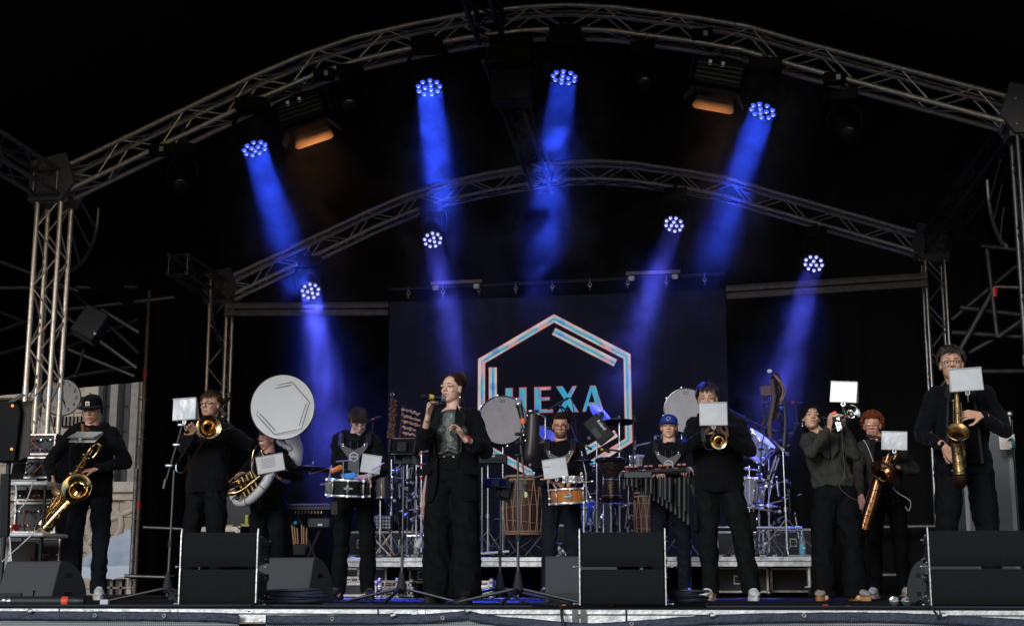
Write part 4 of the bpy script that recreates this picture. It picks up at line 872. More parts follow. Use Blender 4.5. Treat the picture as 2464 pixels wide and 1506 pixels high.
    for A_, K_, Hh in ((AL, KL, HL), (AR, KR, HR)):
        ank = A_+Z*.0-Z*.012*h if lw < 1.3 else A_-Z*.020*h
        L_.cap(Hh+Z*.01*h, K_, (.056*h*bw, .058*h*bw), (.043*h*lw, .042*h*lw), 16, up=Rv)
        L_.tube([Hh, Hh.lerp(K_, .5), K_, K_.lerp(ank, .5), ank-Z*.002], [(.054*h*bw, .056*h*bw), (.049*h*lw, .049*h*lw), (.042*h*lw, .042*h*lw), (.039*h*lw*hems, .040*h*lw*hems), (.037*h*lw*hems**1.5, .041*h*lw*hems)], 18, True, Rv)
    remesh_obj(L_, 'trousers', trouser, t, .009, 3, .016, 6.5)
    # --- top
    if topkind in ('hoodie', 'jacket', 'shirt'):
        U = MB(); lo = .018 if topkind == 'hoodie' else .012 if topkind == 'jacket' else .006; hz = O+Z*hem*h+ln*.05
        U.tube([hz, hz+Z*.02*h, wst, chest, chest.lerp(neck, .6), neck-Z*.004*h, neck+Z*.018*h], [(.092*h*bw+lo, .066*h*bw+lo), (.098*h*bw+lo, .071*h*bw+lo), (.093*h*bw+lo, .068*h*bw+lo), (.098*h*bw+lo, .070*h*bw+lo), (.092*h*bw+lo, .060*h*bw+lo), (.055*h, .045*h), (.040*h, .040*h)], 26, True, Rv)
        U.cap(SL, neck-Z*.006*h, .032*h+lo*.5, .034*h, 14).cap(SR, neck-Z*.006*h, .032*h+lo*.5, .034*h, 14)
        for S_, E1, W_ in ((SL, EL, WL), (SR, ER, WR)):
            e = E1.lerp(W_, .93 if sleeves else .1); rS, rE, rW = (.033*h+lo*.5, .027*h+lo*.45, .021*h+lo*.25) if sleeves else (.034*h, .028*h, .027*h)
            if sleeves: U.cap(S_, E1, rS, rE, 16).cap(E1, E1.lerp(e, .7), rE*.98, rW*1.12, 16).cap(E1.lerp(e, .65), e, rW*1.12, rW, 16)
            else: U.cap(S_, S_.lerp(E1, .25), rS*.95, rE, 16)
        if topkind == 'hoodie':
            for i in range(12):
                a_ = PI*(-.05+1.1*i/11); c0 = neck+Z*.012*h; rr_ = .062*h; p = c0+Rv*math.cos(a_)*rr_*1.0-Fv*math.sin(a_)*rr_*.95-Z*.0; U.ell(p+Z*(.006*h*math.sin(a_)), (.028*h, .028*h, .026*h), None, 10, 8)
            for s_ in (-1, 1): U.cap(neck+Rv*s_*.055*h+Z*.012*h, neck+Fv*.062*h-Z*.035*h+Rv*s_*.01*h, .020*h, .016*h, 10)
        elif topkind == 'shirt' or topkind == 'jacket':
            U.lathe([(.038*h, 0), (.036*h, .022*h), (.031*h, .022*h), (.031*h, 0)], neck+Z*.008*h+Fv*.004, (Z+Fv*.25), 18)
        remesh_obj(U, {'hoodie': 'hoodie', 'jacket': 'jacket', 'shirt': 'shirt'}[topkind], top, t, .009, 3, .015, 8)
        if topkind == 'hoodie':
            for s_ in (-1, 1): p = neck+Fv*.075*h+Rv*s_*.018*h-Z*.03*h; MB().tube(bez([p, p+Fv*.012-Z*.05, p+Fv*.016-Z*.12], 4), [.0025]*9, 5).build('drawstring', mat('cord_grey', (.06, .06, .065), .7), t)
    # --- shoes
    shoes = shoes or {}
    for A_, s_, ta in ((AL, -1, toes[0]), (AR, 1, toes[1])):
        ta = math.radians(ta); fd = (Fv*math.cos(ta)+Rv*s_*math.sin(ta)); sd_ = fd.cross(Z); g = V((A_.x, A_.y, zlift)); sc = (.90 if fem else 1.0)*shoes.get('s', 1)
        sh_ = shoes.get('sole_h', .028); k = sc
        m = MB(); m.tube([g-fd*.075*k+Z*(sh_+.035), g-fd*.055*k+Z*(sh_+.045), g+Z*(sh_+.048), g+fd*.06*k+Z*(sh_+.040), g+fd*.12*k+Z*(sh_+.026), g+fd*.165*k+Z*(sh_+.018), g+fd*.185*k+Z*(sh_+.010)], [(.026, .030), (.034, .045), (.037, .050), (.042, .038), (.046, .027), (.038, .020), (.014, .010)], 16, True, sd_)
        m.cap(g-fd*.02*k+Z*.05, g-fd*.02*k+Z*(sh_+.075), .034, .036, 12)
        so2 = m.build('shoe', shoes.get('m', blkg), t)
        ol = []
        for i in range(20):
            a_ = 2*PI*i/20; c_, s2_ = math.cos(a_), math.sin(a_); ol.append(g+fd*(.055*k+c_*.140*k)+sd_*s2_*(.047 if c_ > -.2 else .039))
        m = MB(); m.prism([p+Z*.001 for p in ol], Z*sh_); m.build('sole', shoes.get('sole', rubber), so2)
        if shoes.get('lace'):
            m = MB()
            for i in range(4): c = g+fd*(.045+.022*i)*k+Z*(sh_+.088-.012*i); m.tube([c-sd_*.024, c+Z*.004, c+sd_*.024], [.0035]*3, 5)
            c = g+fd*.045*k+Z*(sh_+.092); m.tube(bez([c, c+sd_*.03+Z*.012, c+sd_*.045-Z*.01, c], 3), [.0028]*10, 4).tube(bez([c, c-sd_*.03+Z*.012, c-sd_*.045-Z*.01, c], 3), [.0028]*10, 4); m.build('laces', shoes['lace'], so2)
        if shoes.get('stripe'):
            m = MB()
            for k_ in range(shoes.get('ns', 1)):
                for q_ in (-1, 1):
                    c = g+fd*(.035+.03*k_)*k+Z*(sh_+.025)+sd_*q_*.0435; m.box(c, (.003, .010, .05), Matrix((sd_, fd, Z)).transposed() @ Matrix.Rotation(.5, 3, 'X'))
            m.build('side_stripe', shoes['stripe'], so2)
    J = dict(O=O, t=t, T=T, Rm=Rm, hs=hs, neck=neck, chest=chest, wst=wst, hip=hip, SL=SL, SR=SR, EL=EL, ER=ER, WL=WL, WR=WR, Rv=Rv, Fv=Fv, Z=Z, h=h, KL=KL, KR=KR, AL=AL, AR=AR, hc=hc)
    return J
def harness(J, badge=True, m=None):
    m = m or mat('harness_grey', (.034, .034, .037), .45, var=.15); Rv, Fv, Z, h = J['Rv'], J['Fv'], J['Z'], J['h']; c = J['chest']+Fv*.150; nk = J['neck']
    mb = MB(); mb.prism([c+Rv*a*h+Z*b*h for a, b in ((-.075, .075), (-.035, .045), (0, .03), (.035, .045), (.075, .075), (.068, .04), (.030, -.01), (.030, -.13), (-.030, -.13), (-.030, -.01), (-.068, .04))], Fv*.010)
    hn = mb.build('harness', m, J['t'], bevel=.003)
    for s_ in (-1, 1):
        p = [c+Rv*s_*.07*h+Z*.055*h+Fv*.004, nk+Rv*s_*.072*h+Fv*.105-Z*.02*h, nk+Rv*s_*.072*h+Z*.030*h+Fv*.02, nk+Rv*s_*.07*h-Fv*.08]
        mb = MB(); mb.tube(bez(p, 4), [(.028, .006)]*13, 6, True, Rv); mb.build('shoulder_strap', mat('strap', (.014, .014, .018), .4), hn)
        for dz in (0, .02): MB().ell(c+Rv*s_*.055*h+Z*(.050+dz*.5)*h+Fv*.016, (.008, .006, .008), nu=8, nv=6).build('stud', chrome, hn)
    if badge:
        b = c+Fv*.013+Z*(-.005)*h; bm_ = mat('badge_white', (.55, .55, .55), .5)
        for r0, r1 in ((.046, .040), (.037, .035)):
            vs = [b+(Rv*math.sin(PI/3*i)+Z*math.cos(PI/3*i))*r0 for i in range(6)]+[b+(Rv*math.sin(PI/3*i)+Z*math.cos(PI/3*i))*r1 for i in range(6)]
            MB().add(vs, [(i, (i+1) % 6, 6+(i+1) % 6, 6+i) for i in range(6)]).build('badge_outline', bm_, hn, smooth=False)
        text('HEXA', .023, 'badge_lettering', bm_, hn, b+Fv*.001, Rv, Fv, .0008, .0006)
    return hn
white_sh = dict(m=mat('white_leather', (.66, .64, .60), .5, var=.08), sole=mat('white_sole', (.62, .60, .56), .6), sole_h=.032, lace=paper, stripe=blk)
dark_sh = dict(m=mat('black_shoe', (.02, .02, .022), .5), sole=rubber, lace=mat('grey_lace', (.08, .08, .08), .7))
boots = dict(m=mat('boot_leather', (.015, .013, .012), .25), sole=rubber, sole_h=.045)
# 1 cap and low saxophone at the left
def cap_badge(cp, T, Rm, hs):
    f_ = lambda x, z, d=0: T((x, -.1000-d+max(0, z-.06)*.42, z+.018))
    MB().add([f_(-.018, .040), f_(.018, .040), f_(.018, .078), f_(-.018, .078)], [(0, 1, 2, 3)]).build('patch', mat('patch_white', (.66, .62, .58), .7), cp, smooth=False)
    m = MB(); a0 = []; 
    for i in range(13):
        a_ = math.radians(50+260*i/12); a0.append(f_(.001+.0085*math.cos(a_), .0615+.0085*math.sin(a_), .0022))
    m.tube(a0, [.0028]*13, 5); m.ell(f_(0.003, .0615, .0022), (.005, .002, .005), nu=8, nv=5); m.build('patch_emblem', mat('patch_orange', (.62, .24, .05), .6), cp)
    m = MB(); 
    for i in range(5): p = f_(-.010+.005*i, .0455, .0020); m.box(p, (.0028, .001, .004))
    m.build('patch_lettering', blk, cp)
def cap_hex(cp, T, Rm, hs):
    f_ = lambda x, z: T((x, -.1015+max(0, z-.05)*.5, z+.016)); pts = [f_(.020*math.sin(PI/3*i+.25), .064+.019*math.cos(PI/3*i+.25)) for i in range(6)]
    MB().tube(pts, [.0019]*6, 5, False, None, True).build('hexagon_emblem', paper, cp)
YS = 12.21
P1 = person(203, 274, 1.81, 'person in a black cap with white patch bent over a large low saxophone', face=8, lean=(0, .05), hd=(-4, 20, 0), hoff=(0, .05, -.012),
    wl=at(127, 1157, 11.92), wr=at(232, 1128, 11.95), hintl=(-1, .4, -.3), hintr=(1, .5, -.2), hl=dict(d=(.35, -.3, -.85), n=(.6, .6, .1), side=-1, curl=.45), hr=dict(d=(-.9, -.3, -.15), n=(0, .3, -.9), side=1, curl=.5),
    stance=.12, sk_=skinr, hair=('short', hairb), cap_=(clothn, cap_badge), trouser=denim, shoes=white_sh, bw=1.0, seed=1)
P2 = person(488, 271, 1.87, 'person in glasses and black hoodie playing the trombone behind a slanting boom stand', face=-22, hd=(8, 2, 2), wl=at(474, 1040, 12.06), wr=at(533, 1032, 12.15), hintl=(-1, .1, -1), hintr=(1.2, .4, -.7),
    hl=dict(d=(-.5, -.5, .4), n=(.5, .2, -.4), side=-1, curl=.75), hr=dict(d=(-.7, -.4, .1), n=(0, -.2, .9), side=-1, curl=.7), stance=.17, sk_=skin, hair=('short', hairl), glasses=(blkg, .023, True), seed=2, shoes=dark_sh, bw=1.04, trouser=clotht)
P3 = person(640, 229, 1.78, 'person carrying the white sousaphone with its bell above the head', face=-8, hd=(-12, 8, -4), hoff=(-.05, 0, 0), wl=at(597, 1142, 14.56), wr=at(668, 1143, 14.45), hintl=(-1, .3, -.8), hintr=(1.2, .3, -.5),
    hl=dict(d=(-.8, -.4, .1), n=(0, -.2, -.9), side=-1, curl=.5), hr=dict(d=(-.6, -.3, .5), n=(-.3, .3, -.4), side=-1, curl=.45), sk_=skinr, hair=('short', hairl), trouser=denim, shoes=dark_sh, topkind='jacket', top=cloth, seed=3, bw=1.05)
P4 = person(850, 262, 1.80, 'person in glasses bowed over the black snare drum on a chest harness', face=6, lean=(0, .03), hd=(14, 36, -6), hoff=(.03, .07, -.045), wl=at(838, 1143, 12.72), wr=at(893, 1143, 12.70), hintl=(-.6, .6, -.8), hintr=(.6, .6, -.8),
    hl=dict(d=(.75, -.5, -.1), n=(.2, .2, -.9), side=-1, curl=.55), hr=dict(d=(-.6, -.5, -.2), n=(-.2, .3, -.9), side=1, curl=.6), sk_=mat('skin_cool', (.62, .39, .33), .55), hair=('fringe', mat('hair_dark', (.026, .017, .013), .6, var=.4, vscale=60, spec=.15)), glasses=(mat('thin_frame', (.12, .06, .06), .4), .022, False), top=clothn, topkind='hoodie', shoes=dark_sh, seed=4)
harness(P4)
P6 = person(1068, 231, 1.72, 'sleeveless person mostly hidden behind the singer, holding a white mallet down at the side', face=0, hd=(0, 5, 0), wl=at(1017, 1236, 14.7), wr=at(1095, 1150, 14.6), hintl=(-.6, .6, 0), hl=dict(d=(.25, -.35, -1), n=(.9, .2, 0), side=1, curl=.75, s=1.05), sk_=mat('skin_rose', (.56, .36, .32), .5), hair=('short', hairb), sleeves=False, topkind='shirt', shoes=dark_sh, seed=6, fem=True, stance=.09)
P7 = person(1352, 245, 1.82, 'bearded person in glasses playing the orange snare drum, eyes lowered', face=0, hd=(0, 10, 0), hoff=(0, .02, 0), wl=at(1330, 1158, 13.92), wr=at(1392, 1156, 13.90), hintl=(-.6, .6, -.8), hintr=(.6, .6, -.8),
    hl=dict(d=(.8, -.4, -.2), n=(.1, .2, -.9), side=-1, curl=.7), hr=dict(d=(-.8, -.4, -.2), n=(-.1, .2, -.9), side=1, curl=.7), sk_=mat('skin_warm', (.56, .30, .20), .58, var=.06, vscale=14), hair=('swept', hairb), glasses=(blkg, .024, True), beard=True, topkind='jacket', trouser=denim, shoes=dict(m=rubber, sole=white_sh['sole'], lace=paper, stripe=paper, ns=3), seed=7, bw=1.04)
harness(P7, False)
P8 = person(1618, 245, 1.81, 'person in a blue cap carrying the black mallet keyboard', face=-3, hd=(0, 0, 1), wl=at(1580, 1138, 14.0), wr=at(1660, 1128, 13.98), hintl=(-.6, .6, -.8), hintr=(.6, .6, -.8), hl=dict(d=(.3, -.8, -.2), n=(.1, .2, -.9), side=-1, curl=.6), hr=dict(d=(-.3, -.8, -.2), n=(-.1, .2, -.9), side=1, curl=.6),
    sk_=skinp, hair=('short', hairf), cap_=(mat('blue_cap', (.008, .03, .22), .7, bump=.2), cap_hex), top=clothn, trouser=denim, shoes=dark_sh, seed=8)
harness(P8)
P9 = person(1736, 287, 1.83, 'person in black hoodie and white sneakers playing a gold trumpet', face=-4, hd=(-3, 9, 0), hoff=(-.07, .03, 0), wl=at(1694, 1044, 11.88), wr=at(1750, 1050, 11.90), hintl=(-.9, .1, -1.1), hintr=(.9, .1, -1.1), shoulders_up=.02,
    hl=dict(d=(.5, -.45, .5), n=(.4, .2, -.6), side=-1, curl=.55), hr=dict(d=(-.55, -.4, .35), n=(0, -.1, .9), side=-1, curl=.75), stance=.17, feetdx=.085, toes=(22, 12), sk_=skin, hair=('messy', mat('hair_darkbrown', (.018, .012, .009), .5)), trouser=clothg, shoes=white_sh, bw=1.08, seed=9, legw=1.12, hem=.49)
P10 = person(2020, 290, 1.66, 'woman in a cropped grey jacket raising a silver trumpet to the right', face=8, hd=(-4, -10, 5), hoff=(-.095, .0, -.02), wl=at(1994, 1030, 11.95), wr=at(2030, 1030, 11.98), hintl=(-.5, -.5, -1), hintr=(.6, .2, -1.3), lean=(-.08, 0),
    hl=dict(d=(.15, -.3, .9), n=(.8, .4, 0), side=1, curl=.45), hr=dict(d=(-.1, -.5, .7), n=(-.6, .4, .3), side=1, curl=.7), stance=.135, toes=(25, 30), sk_=skint, hair=('parted', hairk), top=greyj, topkind='jacket', hem=.565, legw=1.35, hems=1.15, fem=True, seed=10, mouthopen=True,
    shoes=dict(m=mat('suede', (.30, .24, .18), .8, var=.1), sole=mat('gum_sole', (.36, .17, .05), .6), sole_h=.035, stripe=blk), bw=1.0)
P11 = person(2142, 255, 1.78, 'red haired person in round glasses playing a low saxophone at the right', face=-6, hd=(-6, 6, 0), hoff=(-.06, .02, -.02), lean=(-.03, 0), wl=at(2070, 1206, 13.66), wr=at(2142, 1118, 13.70), hintl=(-1, .4, -.2), hintr=(1.2, .3, -.5), hl=dict(d=(.1, -.4, -.9), n=(.7, .6, 0), side=-1, curl=.5), hr=dict(d=(-.7, -.4, .1), n=(0, .1, -.9), side=1, curl=.6),
    sk_=mat('skin_red_lit', (.62, .30, .21), .5), hair=('curly', hairr), glasses=(mat('gold_wire', (.6, .35, .18), .3, 1), .024, False), topkind='jacket', top=mat('brown_black', (.016, .012, .009), .85, bump=.5, bscale=9), shoes=white_sh, seed=11)  # skin kept redder to stand for the red light on this player
P12 = person(2338, 330, 1.90, 'tall person in round glasses and open jacket with an old saxophone at the right', face=-8, hd=(0, 0, 0), hoff=(-.045, .02, -.005), wl=at(2271, 1075, 10.60), wr=at(2362, 1000, 10.55), hintl=(-.8, .3, -.9), hintr=(.9, .3, -1),
    hl=dict(d=(.55, -.3, -.75), n=(.5, .5, 0), side=-1, curl=.4), hr=dict(d=(-1, -.25, .05), n=(0, .5, -.4), side=1, curl=[.25, .3, .35, .4]), sk_=skin, hair=('messy', mat('hair_dk12', (.035, .024, .018), .5, var=.3, vscale=60)), glasses=(mat('gun_wire', (.25, .2, .16), .3, 1), .025, False), topkind='jacket', top=clothn, bw=1.04, seed=12, hem=.49, trouser=clotht, shoes=dark_sh, stance=.16, legw=1.08)
# 5 the singer: skin, glittering top, wide trousers and an open blazer
P5 = person(1087, 326, 1.725, 'singer in a long black blazer and glittering top holding a microphone at the front', face=-8, hd=(-14, -2, 0), hoff=(-.015, .0, -.01), wl=at(1030, 1000, 10.25), wr=at(1117, 1052, 10.28), hintl=(-.35, -.3, -1.2), hintr=(.7, .2, -1.2),
    hl=dict(d=(.22, -.1, 1), n=(.9, -.35, .0), side=-1, curl=.75, tc=.6), hr=dict(d=(-.55, -.3, .8), n=(-.6, -.4, -.5), side=1, curl=[.35, .5, .62, .7]), sk_=mat('skin_singer', (.72, .43, .31), .5, var=.04), hair=('back', mat('hair_chestnut', (.045, .022, .013), .5, var=.4, vscale=60)), topkind='none', fem=True, legw=1.3, hems=1.24, stance=.115, shoes=boots, seed=5, toes=(10, 12))
J = P5; Rv, Fv, Z, h = J['Rv'], J['Fv'], J['Z'], J['h']
U = MB(); U.tube([J['O']+Z*.622*h, J['wst']+Z*.025*h, J['chest'], J['neck']-Z*.040*h, J['neck']-Z*.010*h, J['neck']+Z*.004*h], [(.076*h, .060*h), (.078*h, .062*h), (.090*h, .072*h), (.090*h, .066*h), (.066*h, .058*h), (.036*h, .040*h)], 24, True, Rv)
for s_ in (-1, 1): U.ell(J['chest']+Rv*s_*.042*h+Fv*.048*h+Z*.012*h, (.044*h, .035*h, .042*h), None, 14, 10)
U.tube([J['O']+Z*.632*h+Fv*.06*h-Rv*.05*h, J['O']+Z*.648*h+Fv*.072*h, J['O']+Z*.632*h+Fv*.06*h+Rv*.05*h], [.012, .02, .012], 8)
def b_glit(t_, b, vec):
    v = t_.nodes.new('ShaderNodeTexVoronoi'); v.inputs['Scale'].default_value = 260; t_.links.new(vec, v.inputs['Vector'])
    t_.links.new(ramp(t_, v.outputs[1], [(.45, (.03, .034, .031)), (.7, (.12, .135, .12)), (.9, (.50, .55, .48))]), b.inputs['Base Color']); b.inputs['Metallic'].default_value = .5
remesh_obj(U, 'glitter_top', nodemat('glitter', b_glit, .45), J['t'], .008, 3, .004, 9)
MB().tube([J['O']+Z*.565*h, J['O']+Z*.612*h], [(.088*h, .068*h), (.083*h, .064*h)], 26, True, Rv).build('waistband', clotht, J['t'])
# blazer shell with an open front
secs = [(.425, .122, .094, .20), (.46, .121, .092, .17), (.52, .117, .088, .15), (.60, .112, .084, .15), (.66, .108, .082, .17), (.72, .112, .084, .19), (.78, .112, .076, .21), (.815, .094, .062, .24), (.838, .055, .045, .34)]
vs = []; fs = []; nn = 34
for (zf, rx, ry, op) in secs:
    zf_ = zf; c = J['O']+Z*zf_*h; fl = .012 if zf < .5 else 0
    for j in range(nn+1):
        a0 = -PI/2+op*PI; a_ = a0+(2*PI-2*op*PI)*j/nn+0.06; wob = 1+.02*math.sin(j*1.3+zf*9)*(1 if zf < .6 else .3)
        vs.append(c+Rv*math.cos(a_)*rx*h*wob-Fv*math.sin(a_)*ry*h*wob+Fv*fl)
for i in range(len(secs)-1):
    for j in range(nn): fs.append((i*(nn+1)+j, (i+1)*(nn+1)+j, (i+1)*(nn+1)+j+1, i*(nn+1)+j+1))
bl = MB().add(vs, fs).build('blazer', cloth, J['t']); s_ = bl.modifiers.new('s', 'SOLIDIFY'); s_.thickness = .010; ss = bl.modifiers.new('ss', 'SUBSURF'); ss.levels = 1; ss.render_levels = 1
for sgn, S_, E1, W_, frac in ((-1, J['SL'], J['EL'], J['WL'], .42), (1, J['SR'], J['ER'], J['WR'], .50)):
    U = MB(); e = E1.lerp(W_, frac); U.cap(S_, E1, .037*h, .035*h, 16).cap(E1, e, .035*h, .033*h, 16).cap(S_, J['neck']-Z*.016*h+Rv*sgn*.02, .033*h, .030*h, 12)
    remesh_obj(U, 'blazer_sleeve', cloth, bl, .008, 3, .011, 8)
    d = (W_-E1).normalized(); MB().lathe([(.038*h, -.03), (.039*h, .012), (.034*h, .014), (.033*h, -.02)], e, d, 20).build('sleeve_cuff', cloth, bl)
    lp = [(.036, .842), (.062, .80), (.078, .755), (.060, .738), (.062, .66), (.052, .61), (.048, .70), (.036, .78)]
    MB().prism([J['O']+Z*b*h+Rv*sgn*a*h+Fv*(.082+.010*(1 if b < .8 else -1.6))*h for a, b in lp], Fv*.006).build('lapel', mat('lapel_cloth', (.0065, .0065, .0075), .85, spec=.15), bl)
for sgn in (-1, 1): p = J['O']+Z*.555*h+Rv*sgn*.112*h+Fv*.070*h; MB().box(p, (.13, .012, .05), Matrix.Rotation(sgn*.5, 3, 'Z')).build('pocket_flap', cloth, bl, bevel=.004)
# bun, earrings, wristband, ring
T = J['T']; m = MB()
for i in range(3): m.torus(T((.030, .098+.008*i, .098+.004*i)), J['Rm'] @ V((.1, 1, .45)), (.046-.012*i)*J['hs'], .018*J['hs'], 18, 7)
m.ell(T((.030, .106, .102)), (.03, .03, .03), None, 12, 8); m.build('hair_bun', hairb, J['t'])
m = MB(); 
for k in range(7): x = .05+.004*k; m.tube([T(v) for v in ((.062, .03, .02), (.075, .06, -.04-.006*k), (.070+.002*k, .075, -.10-.01*k))], [.006, .005, .0015], 5)
m.build('loose_hair', hairb, J['t'])
for s_ in (-1, 1): MB().torus(T((s_*.080, .004, -.072)), J['Rm'] @ V((1, .55*s_, 0)), .034, .0022, 24, 5).build('hoop_earring', silver, J['t'])
d = (J['WR']-J['ER']).normalized(); MB().lathe([(.030, -.010), (.031, -.010), (.031, .010), (.030, .010)], J['WR']-d*.025, d, 18).build('wristband', mat('red_band', (.70, .02, .03), .5), J['t'])
# long dark hair, earring of the woman with the silver trumpet
J = P10; T = J['T']; m = MB()
for k in range(26):
    a_ = PI*(.0+1.0*k/25); x, y = math.cos(a_)*.078, .02+math.sin(a_)*.088
    if x > .055: continue
    m.tube(bez([T((x*.9, y*.9, .055)), T((x*1.08, y*1.05, -.02)), T((x*.9, y*1.15, -.09)), T((x*.7+.004*math.sin(k), y*1.2, -.17-.01*(k % 4)))], 3), [.010, .012, .012, .012, .012, .012, .010, .008, .006, .003], 5)
m.build('long_hair', hairk, J['t'])
for s_ in (-1,): p = T((s_*.080, .002, -.040)); m = MB(); m.torus(p-V((0, 0, .015)), (1, 0, 0), .010, .002, 14, 5).ell(p-V((0, 0, .032)), (.008, .006, .010), nu=10, nv=8); m.build('earring', silver, J['t'])
J = P10; Rv, Fv, Z, h = J['Rv'], J['Fv'], J['Z'], J['h']
for sgn in (-1, 1):
    MB().prism([J['neck']+Rv*sgn*a*h+Z*b*h+Fv*c_*h for a, b, c_ in ((.030, .012, .045), (.052, -.03, .085), (.050, -.08, .098), (.014, -.125, .104), (.012, -.06, .094))], Fv*.005).build('lapel', greyj, J['t'])
MB().prism([J['neck']+Rv*a*h+Z*b*h+Fv*c_*h for a, b, c_ in ((-.030, .002, .052), (.030, .002, .052), (.020, -.06, .088), (.003, -.125, .097), (-.003, -.125, .097), (-.020, -.06, .088))], Fv*.004).build('blouse', blk, J['t'])
# cargo pockets of the trumpeter, pocket detail
J = P9
for K_, s_ in ((J['KL'], -1), (J['KR'], 1)):
    p = K_+J['Z']*.10+J['Rv']*s_*.085+J['Fv']*.01; MB().box(p, (.05, .13, .17), Matrix.Rotation(s_*.3, 3, 'Z')).build('cargo_pocket', clothg, J['t'], bevel=.02)

def open_front(J, gap, m_edge, inner=None, zlo=-.30, collar=True):
    Rv, Fv, Z, h, nk = J['Rv'], J['Fv'], J['Z'], J['h'], J['neck']
    prof_ = lambda b: (.050 if b > -.01 else .085 if b > -.06 else .104 if b > -.2 else .103)
    if inner: MB().prism([nk+Rv*a*h+Z*b*h+Fv*(prof_(b)+.006)*h for a, b in ((-.02, .0), (.02, .0), (gap, -.06), (gap*1.1, -.14), (gap*1.3, zlo), (-gap*1.3, zlo), (-gap*1.1, -.14), (-gap, -.06))], Fv*.003).build('undershirt', inner, J['t'])
    for s_ in (-1, 1):
        MB().tube(bez([nk+Rv*s_*.030*h+Fv*.052*h, nk+Rv*s_*(gap*.9+.006)*h-Z*.06*h+Fv*.096*h, nk+Rv*s_*(gap*1.1+.006)*h-Z*.14*h+Fv*.113*h, nk+Rv*s_*(gap*1.3+.006)*h+Z*zlo*h+Fv*.112*h], 6), [(.011, .006)]*19, 8, True, Rv).build('front_edge', m_edge, J['t'])
        if collar: MB().prism([nk+Rv*s_*a*h+Z*b*h+Fv*c_*h for a, b, c_ in ((.022, .020, .040), (.050, .018, .020), (.060, -.030, .070), (.040, -.060, .094), (.020, -.012, .062))], Fv*.008).build('collar', m_edge, J['t'], bevel=.003)
edge_m = mat('seam_black', (.012, .012, .013), .7, spec=.2)
open_front(P12, .045, edge_m, mat('shirt_black', (.003, .003, .0035), .95, spec=.05)); open_front(P11, .035, edge_m, mat('shirt_black', (.003, .003, .0035), .95, spec=.05), -.34); open_front(P3, .001, edge_m, None, -.32)
